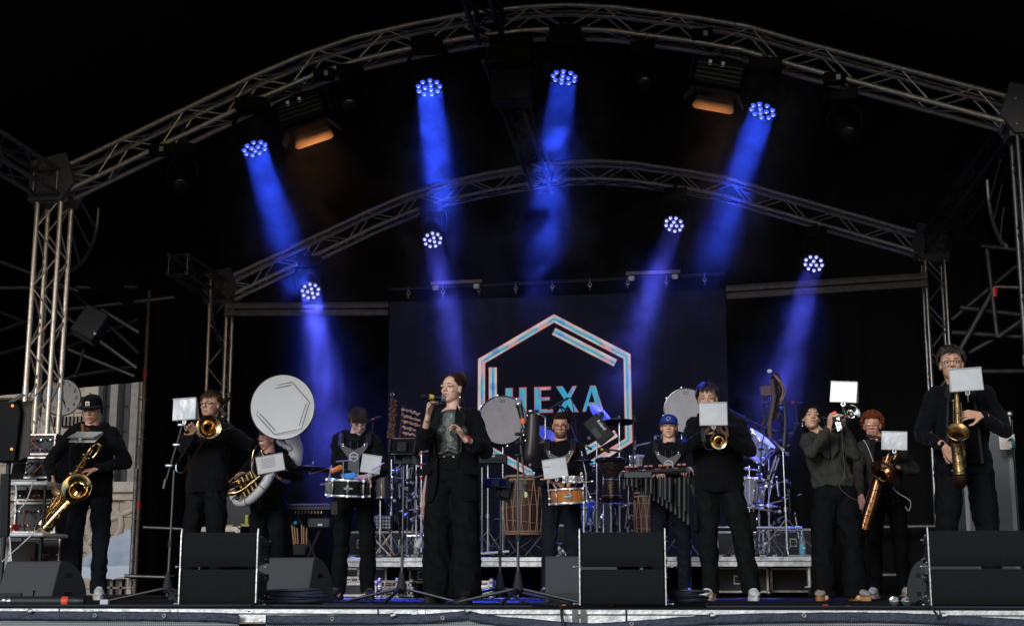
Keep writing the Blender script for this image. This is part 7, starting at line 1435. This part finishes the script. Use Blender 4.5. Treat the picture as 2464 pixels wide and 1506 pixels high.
smallmic((1832, 1032), (1840, 1010), 15.0, 'small upright microphone with red band above the clear tom', redm); boom([(1840, 1035), (1832, 1080), (1828, 1160), (1822, 1210)], 14.95, 'black stand in front of the clear tom'); boom([(897, 1015), (896, 1040), (905, 1075)], 15.0, 'black microphone stand behind the black snare player'); smallmic((916, 1002), (888, 1012), 15.0, 'black microphone with red band behind the black snare player', redm)
boom([(1893, 1000), (1890, 1030), (1880, 1060)], 15.1, 'curved blue lit arm beside the hanging rattles')
# chrome towers of the right rack
dstand(1894, 1085, 15.0, 'tall chrome tripod of the right percussion rack', xt=1884, R_=.33, legs=(205, -25, 90), hub=.14); dstand(1803, 1120, 15.2, 'left chrome post of the right percussion rack'); dstand(1826, 1120, 15.5, 'second chrome post of the right percussion rack')
t = thing('rack_clamps', at(1850, 1100, 15), 'cluster of chrome clamps and rods in the right percussion rack', 'bracket', 'percussion brackets'); rr = random.Random(5)
for (a_, b_) in (((1868, 1095), (1835, 1195)), ((1876, 1095), (1850, 1180)), ((1860, 1085), (1900, 1070)), ((1850, 1130), (1845, 1165)), ((1800, 1215), (1870, 1218)), ((1815, 1200), (1812, 1250)), ((1830, 1225), (1880, 1232)), ((1780, 1125), (1830, 1132)), ((1860, 1060), (1895, 1092)), ((1820, 1245), (1815, 1300))):
    m = MB(); m.tube([at(*a_, 15.0), at(*b_, 15.05)], [.009]*2, 8); m.build('rod', chrome, t)
    for k in range(3): p = at(*a_, 14.98).lerp(at(*b_, 15.0), rr.random()); MB().box(p, (.035, .03, .028), rotd(rr.uniform(0, 90), 0, rr.uniform(0, 90))).build('clamp', chrome2 if rr.random() < .5 else blk, t, bevel=.004)
t = thing('rack_clamps', at(985, 1180, 15), 'cluster of chrome clamps and rods left of the hidden drummer', 'bracket', 'percussion brackets')
for (a_, b_) in (((962, 1148), (1000, 1165)), ((955, 1160), (990, 1190)), ((968, 1110), (958, 1140)), ((985, 1120), (978, 1220)), ((1000, 1170), (996, 1250)), ((975, 1190), (1010, 1200)), ((1005, 1215), (990, 1280)), ((960, 1230), (1000, 1225)), ((995, 1110), (988, 1150)), ((945, 1135), (962, 1120))):
    m = MB(); m.tube([at(*a_, 15.0), at(*b_, 15.05)], [.008]*2, 8); m.build('rod', chrome if rr.random() < .6 else blk, t)
    for k in range(3): p = at(*a_, 14.98).lerp(at(*b_, 15.0), rr.random()); MB().box(p, (.032, .03, .028), rotd(rr.uniform(0, 90), 0, rr.uniform(0, 90))).build('clamp', chrome2 if rr.random() < .5 else blk, t, bevel=.004)
MB().lathe([(0, .01), (.02, .01), (.03, 0), (.034, -.02)], at(954, 1157, 14.95), (0, -1, 0), 16).build('drum_foot', rubber, t)
t = dstand(1014, 1055, 14.95, 'chrome post with red tape bands left of the hidden drummer')
for y in (1062, 1090, 1118, 1150, 1225): MB().lathe([(.0165, -.014), (.0165, .014)], at(1014, y, 14.95), (0, 0, 1), 12).build('red_tape', redm, t)
dstand(1002, 1100, 15.2, 'second chrome post left of the hidden drummer')
# shell and nut rattles
def cluster(pts, m, r0, n, sd, sp=.03):
    rr = random.Random(sd); mb = MB(); k = len(pts)-1
    for i in range(n):
        u = i/n*k; j = min(int(u), k-1); p = V(pts[j]).lerp(V(pts[j+1]), u-j)+V((rr.uniform(-sp, sp), rr.uniform(-sp*.6, sp*.6), rr.uniform(-.012, .012))); mb.ell(p, (r0*rr.uniform(.8, 1.3), r0*rr.uniform(.6, 1), r0*rr.uniform(.7, 1.1)), rotd(rr.uniform(0, 180), rr.uniform(0, 90), 0), 8, 6)
    return mb
t = thing('rattles', at(965, 1050, 15.1), 'wooden frame hung with dark nut rattles and pale shell strings', 'rattles', 'hanging rattles')
cluster([at(947, 962, 15.1), at(944, 1010, 15.1), at(940, 1060, 15.1)], shell, .018, 90, 3, .035).build('nut_rattle', None or shell, t)
MB().torus(at(944, 949, 15.05), (0, 1, 0), .018, .006, 16, 6).build('steel_ring', chrome, t); MB().tube([at(972, 975, 15.15), at(962, 1065, 15.15)], [(.035, .018)]*2, 4).build('wooden_post', mat('red_wood', (.12, .035, .03), .45), t); MB().tube([at(945, 952, 15.1), at(940, 1065, 15.1)], [.009]*2, 8).build('rod', dkmetal, t)
for k in range(5): cluster([at(968+k, 985+14*k, 15.08), at(990, 990+14*k, 15.05), at(1012, 998+13*k, 15.08)], shelll, .016, 15, 10+k, .008).build('shell_string', shelll, t)
t = thing('rattles', at(1880, 1080, 15), 'curved black arm hung with nut chimes and a rope wrapped rattle', 'rattles', 'hanging rattles')
pp = bez([at(1886, 1085, 15.0), at(1890, 1020, 15.0), at(1886, 960, 15.0), at(1876, 915, 15.0), at(1862, 897, 15.0)], 6); MB().tube(pp, [.016]*len(pp), 8).build('arm', mat('arm_black', (.06, .06, .065), .25, .6), t); MB().ell(at(1852, 893, 14.95), (.028, .02, .022)).build('end_cap', paper, t)
cluster([at(1868, 905, 15), at(1872, 950, 15), at(1868, 1010, 15)], mat('dark_nut', (.03, .018, .014), .5), .020, 90, 8, .045).build('nut_cluster', mat('dark_nut', (.03, .018, .014), .5), t)
for k in range(8): m = cluster([at(1850, 952+9.5*k, 14.98), at(1835, 953+9.5*k, 14.98)], mat('dark_nut', (.03,)*3), .014, 6, 20+k, .006); m.build('nut_string', mat('blue_black_nut', (.02, .02, .03), .35), t)
pts = [at(1857+5*math.sin(i*.25), 915+i*6.2, 14.92) for i in range(24)]; MB().tube(pts, [.020 if i % 2 else .025 for i in range(24)], 10).build('wrapped_rattle', mat('woven_rope', (.09, .055, .045), .8), t)
for k in range(2): MB().tube(bez([at(1862, 900, 14.9), at(1884+6*k, 935, 14.9), at(1876, 965+8*k, 14.92)], 6), [.005]*13, 6).build('hanging_cord', rope, t)
m = MB(); m.prism([at(x, y, 14.95) for x, y in ((1828, 930), (1862, 925), (1862, 950), (1832, 952))], (0, .03, 0)); m.build('wooden_block', mat('plum_block', (.07, .02, .04), .5), t)
# dark mallet instrument, stool legs, stick bag at the left of the riser
t = thing('mallet_table', at(755, 1280, 15), 'dark vibraphone on a folding stand behind the sousaphone player', 'keyboard percussion')
a_, b_ = at(694, 1222, 15.0), at(800, 1222, 15.0); MB().box(((a_.x+b_.x)/2, 15.1, a_.z), (b_.x-a_.x, .35, .05)).build('frame', blk, t, bevel=.006)
for i in range(18): x = a_.x+(b_.x-a_.x)*(i+.5)/18; MB().box((x, 15.05, a_.z+.035), (.018, .34, .010)).build('bar', gunm, t)
for i in range(9): MB().cap((a_.x+.10+.035*i, 14.93, a_.z-.035), (a_.x+.10+.035*i, 14.93, a_.z-.065), .006, .008, 8).build('hook', brass, t)
for s_ in (-1, 1): MB().tube([at(750+s_*35, 1240, 15.1), at(750-s_*42, 1420, 15.1)], [.018]*2, 8).build('leg', dkmetal, t)
m = MB(); m.box(at(770, 1258, 15.05), (.26, .12, .12)); m.build('damper_box', blk, t, bevel=.02); m = MB(); m.box(at(770, 1262, 14.985), (.05, .002, .02)); m.build('sticker', paper, t)
t = thing('stick_bag', at(722, 1320, 14.7), 'black bag of drumsticks and a green headed mallet', 'bag'); MB().box(at(722, 1322, 14.7), (.14, .06, .12)).build('bag', rubber, t, bevel=.015)
for i, (x, dx) in enumerate(((708, -6), (713, -5), (718, -3), (726, 0), (731, 0), (737, 1))): MB().tube([at(x, 1318, 14.7), at(x+dx, 1262+(i % 3)*4, 14.7)], [.007]*2, 6).build('stick', woodl, t)
MB().ell(at(711, 1258, 14.68), (.025, .022, .02)).build('mallet_head', mat('teal_head', (.02, .25, .22), .6), t)
t = thing('blinder_lamp', at(915, 1280, 15.3), 'low panel of round unlit lamps behind the black snare player', 'stage light'); MB().box(at(918, 1257, 15.35), (.22, .06, .16)).build('case', dkmetal, t, bevel=.01)
for i in range(6):
    for j in range(4): MB().lathe([(0, .004), (.012, .003), (.016, -.002)], at(900+7.4*i, 1245+8*j, 15.31), (0, -1, 0), 10).build('bulb', mat('bulb', (.28, .27, .30), .15), t)
m = MB(); m.ell(at(950, 1250, 15.6), (.09, .08, .12)); m.ell(at(945, 1230, 15.6), (.05, .05, .05)); tag(m.build('floor_lamp_head', blk), 'dark unlit moving lamp resting on the riser', 'stage light')
# marching mallet keyboard
YK = 13.72; t = thing('mallet_keyboard', at(1575, 1140, YK), 'black carried mallet keyboard with hanging resonator tubes', 'keyboard percussion')
fa, fb = at(1496, 1140, YK), at(1652, 1131, YK)
for dz, dy in ((0, 0), (.0, .30)): MB().tube([fa+V((0, dy, dz)), fb+V((0, dy, dz))], [(.012, .022)]*2, 4, True, (0, 1, 0)).build('frame_rail', blk, t, smooth=False)
MB().box(fa+V((-.005, .15, 0)), (.02, .32, .05)).build('frame_end', blk, t); MB().box(fb+V((.01, .15, 0)), (.02, .32, .06)).build('frame_end', blk, t); m = MB(); m.box(at(1535, 1142, YK-.02), (.26, .03, .05)); m.build('front_panel', mat('panel_grey', (.03, .03, .033), .5), t)
barm = mat('rosewood_bar', (.40, .17, .13), .4, var=.2)
for i, x in enumerate((1508, 1519, 1530, 1554, 1566, 1589, 1600, 1612, 1634, 1646)): p = at(x, 1123-(x-1508)*.045, YK); MB().box(p+V((0, .14, 0)), (.036, .28, .018)).build('bar', barm, t, bevel=.003)
for i in range(16): p = at(1500+i*9.8, 1128-(i*9.8)*.055, YK+.2); MB().box(p+V((0, .16, -.02)), (.034, .26, .016)).build('natural_bar', barm, t, bevel=.003)
resm = mat('resonator', (.030, .034, .033), .35, .4)
for i, (x, y1) in enumerate(((1510, 1168), (1521, 1170), (1532, 1172), (1555, 1184), (1567, 1188), (1589, 1196), (1601, 1202), (1612, 1208), (1635, 1221), (1647, 1231))): MB().tube([at(x, 1148, YK+.01), at(x, y1, YK+.01)], [.019]*2, 16).build('resonator_tube', resm, t, bevel=.003)
for i in range(16): x = 1503+i*10.2; y1 = 1176+(i/15)**1.5*86; MB().tube([at(x, 1150, YK+.16), at(x, y1, YK+.16)], [.019]*2, 14).build('resonator_tube', resm, t)
MB().torus(at(1535, 1158, YK-.03), (0, 1, 0), .028, .004, 20, 5).build('coiled_lead', rubber, t)
mb = MB(); mb.box(at(1668, 1180, 13.6), (.03, .05, .13), Matrix.Rotation(-.35, 3, 'Y')); o = mb.build('belt_pack', rubber, bevel=.005); tag(o, 'black pack hanging at the right end of the mallet keyboard', 'transmitter', 'belt packs')
# bottle
c = at(1932, 1335, 15.0); c.z = ZR; t = thing('water_bottle', c, 'clear water bottle with blue label at the right end of the riser', 'bottle'); MB().lathe([(.0, 0), (.032, .0), (.034, .01), (.034, .15), (.030, .18), (.014, .225), (.013, .245)], c, (0, 0, 1), 24).build('bottle', mat('bottle_clear', (.45, .55, .60), .05, alpha=.4, spec=.9), t)
MB().lathe([(.0345, .025), (.0348, .03), (.0348, .12), (.0345, .125)], c, (0, 0, 1), 24).build('label', mat('label_blue', (.10, .38, .48), .5), t); MB().lathe([(0, .268), (.014, .267), (.0155, .262), (.0155, .243)], c, (0, 0, 1), 16).build('cap', mat('cap_blue', (.10, .35, .55), .4), t); MB().box(c+V((.01, -.035, .085)), (.03, .001, .012)).build('label_print', paper, t)

# ------------------------------------------------------------------ gear racks at the left
def rack(x0, x1, y0, y1, Y, lab, sd):
    a_, b_ = at(x0, y0, Y), at(x1, y1, Y); t = thing('equipment_rack', ((a_.x+b_.x)/2, Y, b_.z), lab, 'equipment rack', 'equipment racks'); w_, h_ = b_.x-a_.x, a_.z-b_.z; c = V(((a_.x+b_.x)/2, Y, (a_.z+b_.z)/2)); rr = random.Random(sd)
    MB().box(c+V((0, .26, 0)), (w_, .48, h_)).build('case', caseb, t, smooth=False)
    for s_ in (-1, 1): MB().box(c+V((0, .01, s_*(h_/2-.008))), (w_+.01, .03, .016)).build('edge_rail', alu, t); MB().box(c+V((s_*(w_/2-.008), .012, 0)), (.012, .03, h_-.03)).build('edge_rail', alu, t)
    MB().box(c+V((0, .03, 0)), (w_-.04, .02, h_-.05)).build('front_panel', blk, t)
    for i in range(int(w_/.045)):
        for z in (-.25, .2):
            k = rr.random(); p = c+V((-w_/2+.05+i*.045, .012, z*h_)); MB().lathe([(.009, 0), (.008, .018), (0, .019)], p, (0, -1, 0), 10).build('connector' if k < .6 else 'knob', chrome2 if k < .35 else redm if k < .5 else dkmetal, t)
    for i in range(4):
        p = c+V((-w_/2+.08+rr.random()*(w_-.16), 0, .2*h_)); q_ = c+V((-w_/2+.05+rr.random()*(w_-.1), -.05, -h_*.45)); MB().tube(bez([p, p+V((.02, -.06, .0)), (p+q_)/2+V((rr.uniform(-.06, .06), -.09, -.02)), q_], 6), [.005]*19, 6).build('patch_cable', cablem if i % 3 else mat('cable_rust', (.30, .06, .03), .5), t)
    text('KLANG' if sd == 99 else 'KMT', .014, 'panel_lettering', paper, t, c+V((0, .018, -.0)), (1, 0, 0), (0, -1, 0), .0004) if False else None
rack(42, 132, 1044, 1094, 12.3, 'top equipment rack with silver edges behind the leftmost musician', 1); rack(40, 132, 1099, 1150, 12.3, 'second equipment rack with silver edges and red cables at the left', 2); rack(38, 132, 1156, 1204, 12.33, 'third equipment rack just under the white table top', 3); rack(36, 132, 1208, 1282, 12.33, 'fourth equipment rack below the white table top', 4); rack(36, 138, 1292, 1432, 12.35, 'lowest wide equipment rack behind the leftmost musician', 5)
for (y, x1, Y, lab) in ((1163, 113, 11.7, 'white folding table top with a laptop at the far left'), (1286, 103, 11.6, 'lower white table top holding a red interface at the far left')):
    a_, b_ = at(-60, y, Y), at(x1, y, Y); t = thing('folding_table', ((a_.x+b_.x)/2, Y+.3, a_.z), lab, 'table', 'white tables at the left'); MB().box(((a_.x+b_.x)/2, Y+.3, a_.z), (b_.x-a_.x, .6, .035)).build('table_top', white, t, bevel=.014)
    for x in (a_.x+.1, b_.x-.06): MB().tube([(x, Y+.1, 0), (x, Y+.1, a_.z-.02)], [.014]*2, 8).build('leg', dkmetal, t)
    MB().box(((a_.x+b_.x)/2-.1, Y+.05, a_.z-.04), (b_.x-a_.x-.2, .03, .03)).build('apron', dkmetal, t)
fc(-30, 20, 1300, 1420, 11.9, .5, 'pale grey case standing under the lower white table', pan=mat('pale_case', (.35, .34, .33), .6), latches=0)
t = thing('laptop', at(45, 1150, 11.9), 'thin dark laptop open on the white table', 'laptop'); m = MB(); m.prism([at(x, y, 11.95) for x, y in ((12, 1152), (30, 1085), (38, 1083), (24, 1152))], (0, .25, 0)); m.build('lid', gunm, t); m = MB(); m.box(at(62, 1157, 11.9), (.30, .22, .012)); m.build('keyboard_base', gunm, t)
t = thing('audio_interface', at(15, 1275, 11.7), 'small red audio interface on the lower table', 'audio interface'); MB().box(at(12, 1268, 11.7), (.20, .12, .05)).build('case', mat('red_case', (.45, .02, .02), .35), t, bevel=.005)
for i in range(4): MB().lathe([(.010, 0), (.009, .02), (0, .021)], at(0+i*9, 1267, 11.64), (0, -1, 0), 12).build('knob', chrome2, t)
t = thing('barn_door_light', at(20, 1030, 11.2), 'large unlit black flood lamp with open flaps at the far left edge', 'stage light'); m = MB(); m.prism([at(x, y, 11.2) for x, y in ((-20, 965), (42, 960), (50, 990), (36, 1110), (-20, 1110))], (0, .2, 0)); m.build('housing', blkd, t, bevel=.01)
m = MB(); m.prism([at(x, y, 11.15) for x, y in ((18, 967), (52, 946), (62, 950), (34, 966))], (0, .01, .0)); m.build('barn_door', blk, t); m = MB(); m.prism([at(x, y, 11.25) for x, y in ((48, 966), (76, 964), (70, 1096), (44, 1108))], (0, .01, 0)); m.build('barn_door', mat('flap_brown', (.035, .027, .023), .7), t)
for x, y in ((20, 976), (18, 1080)): MB().ell(at(x+10, y, 11.12), (.012, .01, .012)).build('glint_screw', mat('warm_glint', (.3, .08, .02), .3, emit=(1, .25, .05), estr=1.2), t)  # screws emit to imitate a warm glint; the lamp is unlit
p = at(16, 1190, 11.3); MB().tube([(p.x, 11.3, 0), (p.x, 11.3, at(0, 1100, 11.3).z)], [.02]*2, 10).build('stand_pole', dkmetal, t)
m = MB(); m.tube([at(8, 1290, 10.9), at(14, 1140, 10.9)], [.05, .04], 6); o = m.build('covered_stack', rubber); tag(o, 'black covered cable stack at the far left', 'cable stack')
wire([at(24, 1158, 11.6), at(38, 1170, 11.5), at(36, 1220, 11.45), at(10, 1245, 11.4), at(-20, 1250, 11.4)], 'white cable curling off the white table to the left', cablew, .006, grp='white cables at the left'); wire([at(80, 1158, 11.6), at(60, 1210, 11.45), at(20, 1252, 11.4), at(24, 1300, 11.3), at(28, 1360, 11.2)], 'long white cable falling from the table in front of the racks', cablew, .006, grp='white cables at the left'); wire([at(80, 1283, 11.5), at(40, 1320, 11.4), at(6, 1350, 11.2)], 'short white cable from the lower table', cablew, .006, grp='white cables at the left')
t = thing('floor_cable', at(170, 1240, 12.6), 'black power cable looping beside the low saxophone', 'cable'); pp = bez([at(195, 1225, 12.6), at(175, 1250, 12.5), at(185, 1290, 12.5), at(200, 1310, 12.6)], 6); MB().tube(pp, [.005]*len(pp), 6).build('lead', cablem, t)
# monitor box hung in the left scaffolding with arm
t = thing('hung_monitor', at(225, 790, 14.2), 'small black hung loudspeaker in the left scaffolding', 'loudspeaker'); MB().box(at(220, 782, 14.2), (.28, .22, .34), rotd(10, -10, 28)).build('cabinet', blk, t, bevel=.02); MB().prism([at(x, y, 14.05) for x, y in ((226, 798), (232, 803), (225, 806))], (0, .004, 0)).build('logo_mark', paper, t)
m = MB(); m.tube([at(202, 840, 14.2), at(190, 880, 14.2), at(180, 905, 14.2)], [.012]*3, 8).tube([at(180, 905, 14.2), at(140, 915, 14.2)], [.014]*2, 8).ell(at(182, 905, 14.2), (.03, .03, .03)).ell(at(135, 912, 14.2), (.04, .03, .04)); m.build('bracket_arm', dkmetal, t)
# tall case at the right
cs = mat('case_grey', (.06, .063, .063), .55, var=.15)
t = flight_case(V((at(2398, 1100, 12.4).x, 12.7, .78)), (.40, .5, 1.54), 'tall grey flight case with aluminium edges behind the tall saxophonist', pan=cs, rz=-.25, latches=0, edge=.035, ed=gunm)
m = MB(); c = at(2432, 1066, 12.25); m.lathe([(.045, -.016), (.05, -.01), (.05, .01), (.045, .016)], c+V((0, -.05, -.01)), (1, 0, .2), 18); m.build('caster_wheel', mat('teal_wheel', (.02, .10, .11), .5), t); MB().box(c+V((-.03, 0, .01)), (.13, .02, .13)).build('caster_plate', alu, t, bevel=.004)
t = flight_case(V((at(2330, 1100, 13).x, 13.4, .65)), (.10, .5, 1.3), 'narrow case edge glimpsed between the legs of the tall saxophonist', pan=cs, rz=.3, latches=0, edge=.03, ed=gunm)
pp = [at(2282, 1110+14*i, 16.9)+V((.02*math.sin(i*1.7), 0, 0)) for i in range(15)]; MB2 = MB().tube(pp, [.035+.008*math.sin(i*2.1) for i in range(15)], 8); tag(MB2.build('plastic_wrap', mat('foil', (.45, .45, .46), .2, .6, bump=.5, bscale=12)), 'crumpled shiny plastic wrap around the rear right tower foot', 'plastic wrap')
# ------------------------------------------------------------------ small things on the floor
def cannon(x, Y, d, lab, L_=.55, band=True, z=.033):
    a_ = at(x, 1450, Y); a_.z = z; d = V(d).normalized(); t = thing('confetti_cannon', a_, lab, 'confetti cannon', 'confetti cannons'); MB().tube([a_, a_+d*L_], [.030]*2, 20).build('tube', blk, t); MB().lathe([(0, -.006), (.018, -.007), (.030, -.004), (.0315, .0), (.0315, .02)], a_, d, 20).build('end_cap', mat('end_glass', (.22, .23, .24), .12, .8), t); MB().box(a_-d*.0075, (.026, .002, .004)).build('slot', paper, t)
    if band: MB().lathe([(.0305, 0), (.0312, .004), (.0312, .036), (.0305, .04)], a_+d*(L_-.14), d, 20).build('red_band', mat('glow_orange', (.8, .07, .02), .5), t); MB().lathe([(.0308, 0), (.0315, .003), (.0315, .05), (.0308, .053)], a_+d*(L_-.06), d, 20).build('grip', dkmetal, t)
cannon(20, 8.72, (1, .12, 0), 'black confetti tube with red band lying nearest the left front edge', .48); cannon(8, 8.84, (1, .10, 0), 'second black tube lying behind the red banded one', .40, False)
m = MB(); 
a_ = at(252, 1449, 8.78); a_.z = .03; tag(MB().box(a_, (.05, .03, .03)).build('blue_tag', mat('tag_white', (.5, .52, .55), .5)), 'small tagged plug at the end of the confetti tube', 'plug')
cannon(2152, 9.5, (.1, 1, 0), 'left of two short dark tubes pointing at the camera at the right', .3, False); cannon(2182, 9.45, (-.05, 1, 0), 'right of two short dark tubes pointing at the camera at the right', .3, False)
def coil(x, Y, R_, n, lab, sd, m=None):
    rr = random.Random(sd); c = at(x, 1450, Y); c.z = .01; pts = []
    for i in range(n*14):
        a_ = 2*PI*i/14; k = 1+.10*math.sin(i*.31)+rr.uniform(-.01, .01); pts.append(c+V((math.cos(a_)*R_*k+.02*math.sin(i*.11), math.sin(a_)*R_*k*.9, .006+.085*(i/(n*14))*1.0+.006*math.sin(i*.7))))
    o = MB().tube(bez(pts, 2), [.0082]*(2*len(pts)-1), 6).build('cable_coil', m or cablem); tag(o, lab, 'cable', 'coiled cables')
coil(708, 9.35, .20, 8, 'bluish black cable coiled on the floor right of the left speaker stack', 1, mat('cable_blue', (.045, .052, .085), .4)); coil(1655, 9.35, .12, 5, 'black cable coiled on the floor right of the centre speaker stack', 2)
def fw(pts, lab, r_=.007, m=None): wire([V((at(x, 1440, Y).x, Y, z)) for x, Y, z in pts], lab, m, r_, 'floor_cable', 'cables on the stage floor')
fw([(-20, 8.55, .008), (300, 8.6, .008), (640, 8.62, .01), (900, 8.55, .008), (1280, 8.6, .008)], 'long black cable lying along the left front edge', .009); fw([(1700, 8.6, .008), (2000, 8.55, .01), (2240, 8.62, .008), (2470, 8.6, .008)], 'long black cable lying along the right front edge', .009)
fw([(775, 9.3, .01), (900, 9.2, .008), (1000, 9.0, .008), (1110, 9.2, .008)], 'black cable snaking from the coil toward the tablet stand'); fw([(1290, 9.6, .01), (1340, 9.5, .01), (1400, 9.3, .01)], 'black cable from the microphone stand to the centre speakers')
fw([(1265, 9.9, .01), (1312, 9.2, .012), (1335, 8.6, .02)], 'cable running from the centre stand toward the edge')
wire([at(1320, 1448, 8.6), at(1335, 1444, 8.5), at(1350, 1458, 8.34), at(1352, 1480, 8.24), at(1356, 1510, 8.22)], 'thick black cable hanging over the stage edge at the centre', cablem, .009, 'hanging_cable', 'cables hanging over the edge')
wire([at(2200, 1455, 8.7), at(2215, 1445, 8.6), at(2240, 1460, 8.36), at(2260, 1488, 8.24)], 'black cable hanging over the stage edge at the right', cablem, .008, 'hanging_cable', 'cables hanging over the edge')
wire([at(600, 1472, 8.3), at(608, 1455, 8.4), at(640, 1448, 8.6), at(665, 1446, 8.8)], 'black cable rising over the stage edge beside the left speakers', cablem, .008, 'hanging_cable', 'cables hanging over the edge')
for (x, Y, mm, lab) in ((1512-40, 9.3, orange, 'tiny orange scrap on the floor left of the centre speakers'), (1355, 9.4, orange, 'tiny orange tape by the microphone stand foot'), (1985, 9.6, redm, 'tiny red scrap on the floor near the striped trumpeter'), (1075, 9.0, redm, 'red scrap of tape on the floor before the singer'), (892, 9.6, mat('green_scrap', (.35, .5, .2), .6), 'small green scrap on the floor left of the tablet stand'), (1000, 8.9, mat('teal_scrap', (.05, .4, .35), .6), 'small teal scrap near the front edge'), (2480-440, 9.2, redm, 'red paper scrap right of the woman in grey')):
    p = at(x, 1440, Y); p.z = .006; tag(MB().box(p, (.035, .02, .006)).build('paper_scrap', mm), lab.replace('striped trumpeter', 'white sneakers'), 'scrap', 'scraps on the floor')

# more hardware among the drums
for (cx_, cy_, n_, sd_, Yk, lab) in ((975, 1130, 16, 41, 15.3, 'dense chrome hardware below the rattle frame'), (985, 1225, 12, 42, 15.4, 'low chrome hardware right of the left tablet stand'), (1830, 1130, 12, 43, 15.35, 'dense chrome hardware around the clear toms'), (1860, 1260, 10, 44, 15.5, 'low chrome hardware at the foot of the right rack'), (1500, 1230, 12, 45, 15.4, 'dense chrome hardware left of the resonator tubes'), (1400, 1290, 10, 46, 15.7, 'dark and chrome pedals behind the orange snare player'), (1340, 1310, 10, 47, 15.6, 'pedals on the riser under the roped drum'), (1440, 1225, 12, 31, 15.6, 'tangle of chrome rods under the goblet drum'), (1560, 1075, 7, 32, 15.5, 'chrome mounts beyond the left end of the mallet keyboard'), (1290, 1078, 7, 33, 15.6, 'chrome mounts between the hanging board and the bearded player'), (1880, 1190, 9, 34, 15.3, 'chrome mounts low on the right percussion rack'), (905, 1215, 6, 35, 15.6, 'chrome mounts under the black tom'), (1400, 1085, 6, 36, 15.4, 'chrome mounts right of the bearded player'), (1560, 1250, 9, 37, 15.7, 'chrome rods standing behind the resonator tubes'), (1180, 1255, 8, 38, 15.7, 'chrome rods standing behind the tablet stand')):
    rr = random.Random(sd_); t = thing('rack_clamps', at(cx_, cy_, Yk), lab, 'bracket', 'percussion brackets')
    for i in range(n_):
        ax_ = cx_+rr.uniform(-38, 38); ay_ = cy_+rr.uniform(-45, 45); up_ = rr.random() < .6; L2 = rr.uniform(25, 70)
        bx_ = ax_+(rr.uniform(-10, 10) if up_ else rr.uniform(20, 45)); by_ = min(ay_+(L2 if up_ else rr.uniform(-10, 10)), 1335)
        MB().tube([at(ax_, ay_, Yk), at(bx_, by_, Yk+rr.uniform(-.15, .15))], [rr.choice((.006, .009, .011))]*2, 8).build('rod', chrome if rr.random() < .65 else blkg, t)
        MB().box(at(ax_, ay_+6, Yk-.02), (.036, .03, .03), rotd(rr.uniform(0, 90), 0, rr.uniform(0, 90))).build('clamp', chrome2 if rr.random() < .6 else blk, t, bevel=.004)
        if rr.random() < .5: MB().cap(at(bx_-4, by_-4, Yk-.02), at(bx_+5, by_-7, Yk-.02), .006, .005, 6).build('wing_screw', chrome, t)
for (x, y0, y1, Yk, lab) in ((1405, 1100, 1335, 15.5, 'upright chrome pole behind the orange snare'), (1452, 1110, 1335, 15.7, 'upright chrome pole behind the goblet drum'), (1512, 1120, 1335, 15.6, 'upright chrome pole left of the mallet keyboard'), (1850, 1105, 1335, 15.5, 'upright chrome pole in the middle of the right rack'), (1783, 1110, 1335, 15.7, 'upright chrome pole beside the trumpeter elbow'), (942, 1105, 1335, 15.5, 'upright chrome pole behind the left tablet'), (980, 1100, 1335, 15.7, 'upright chrome pole right of the left tablet'), (1160, 1125, 1335, 15.6, 'upright chrome pole at the hem of the blazer')):
    dstand(x, y0, Yk, lab, R_=.17)
bake_all()
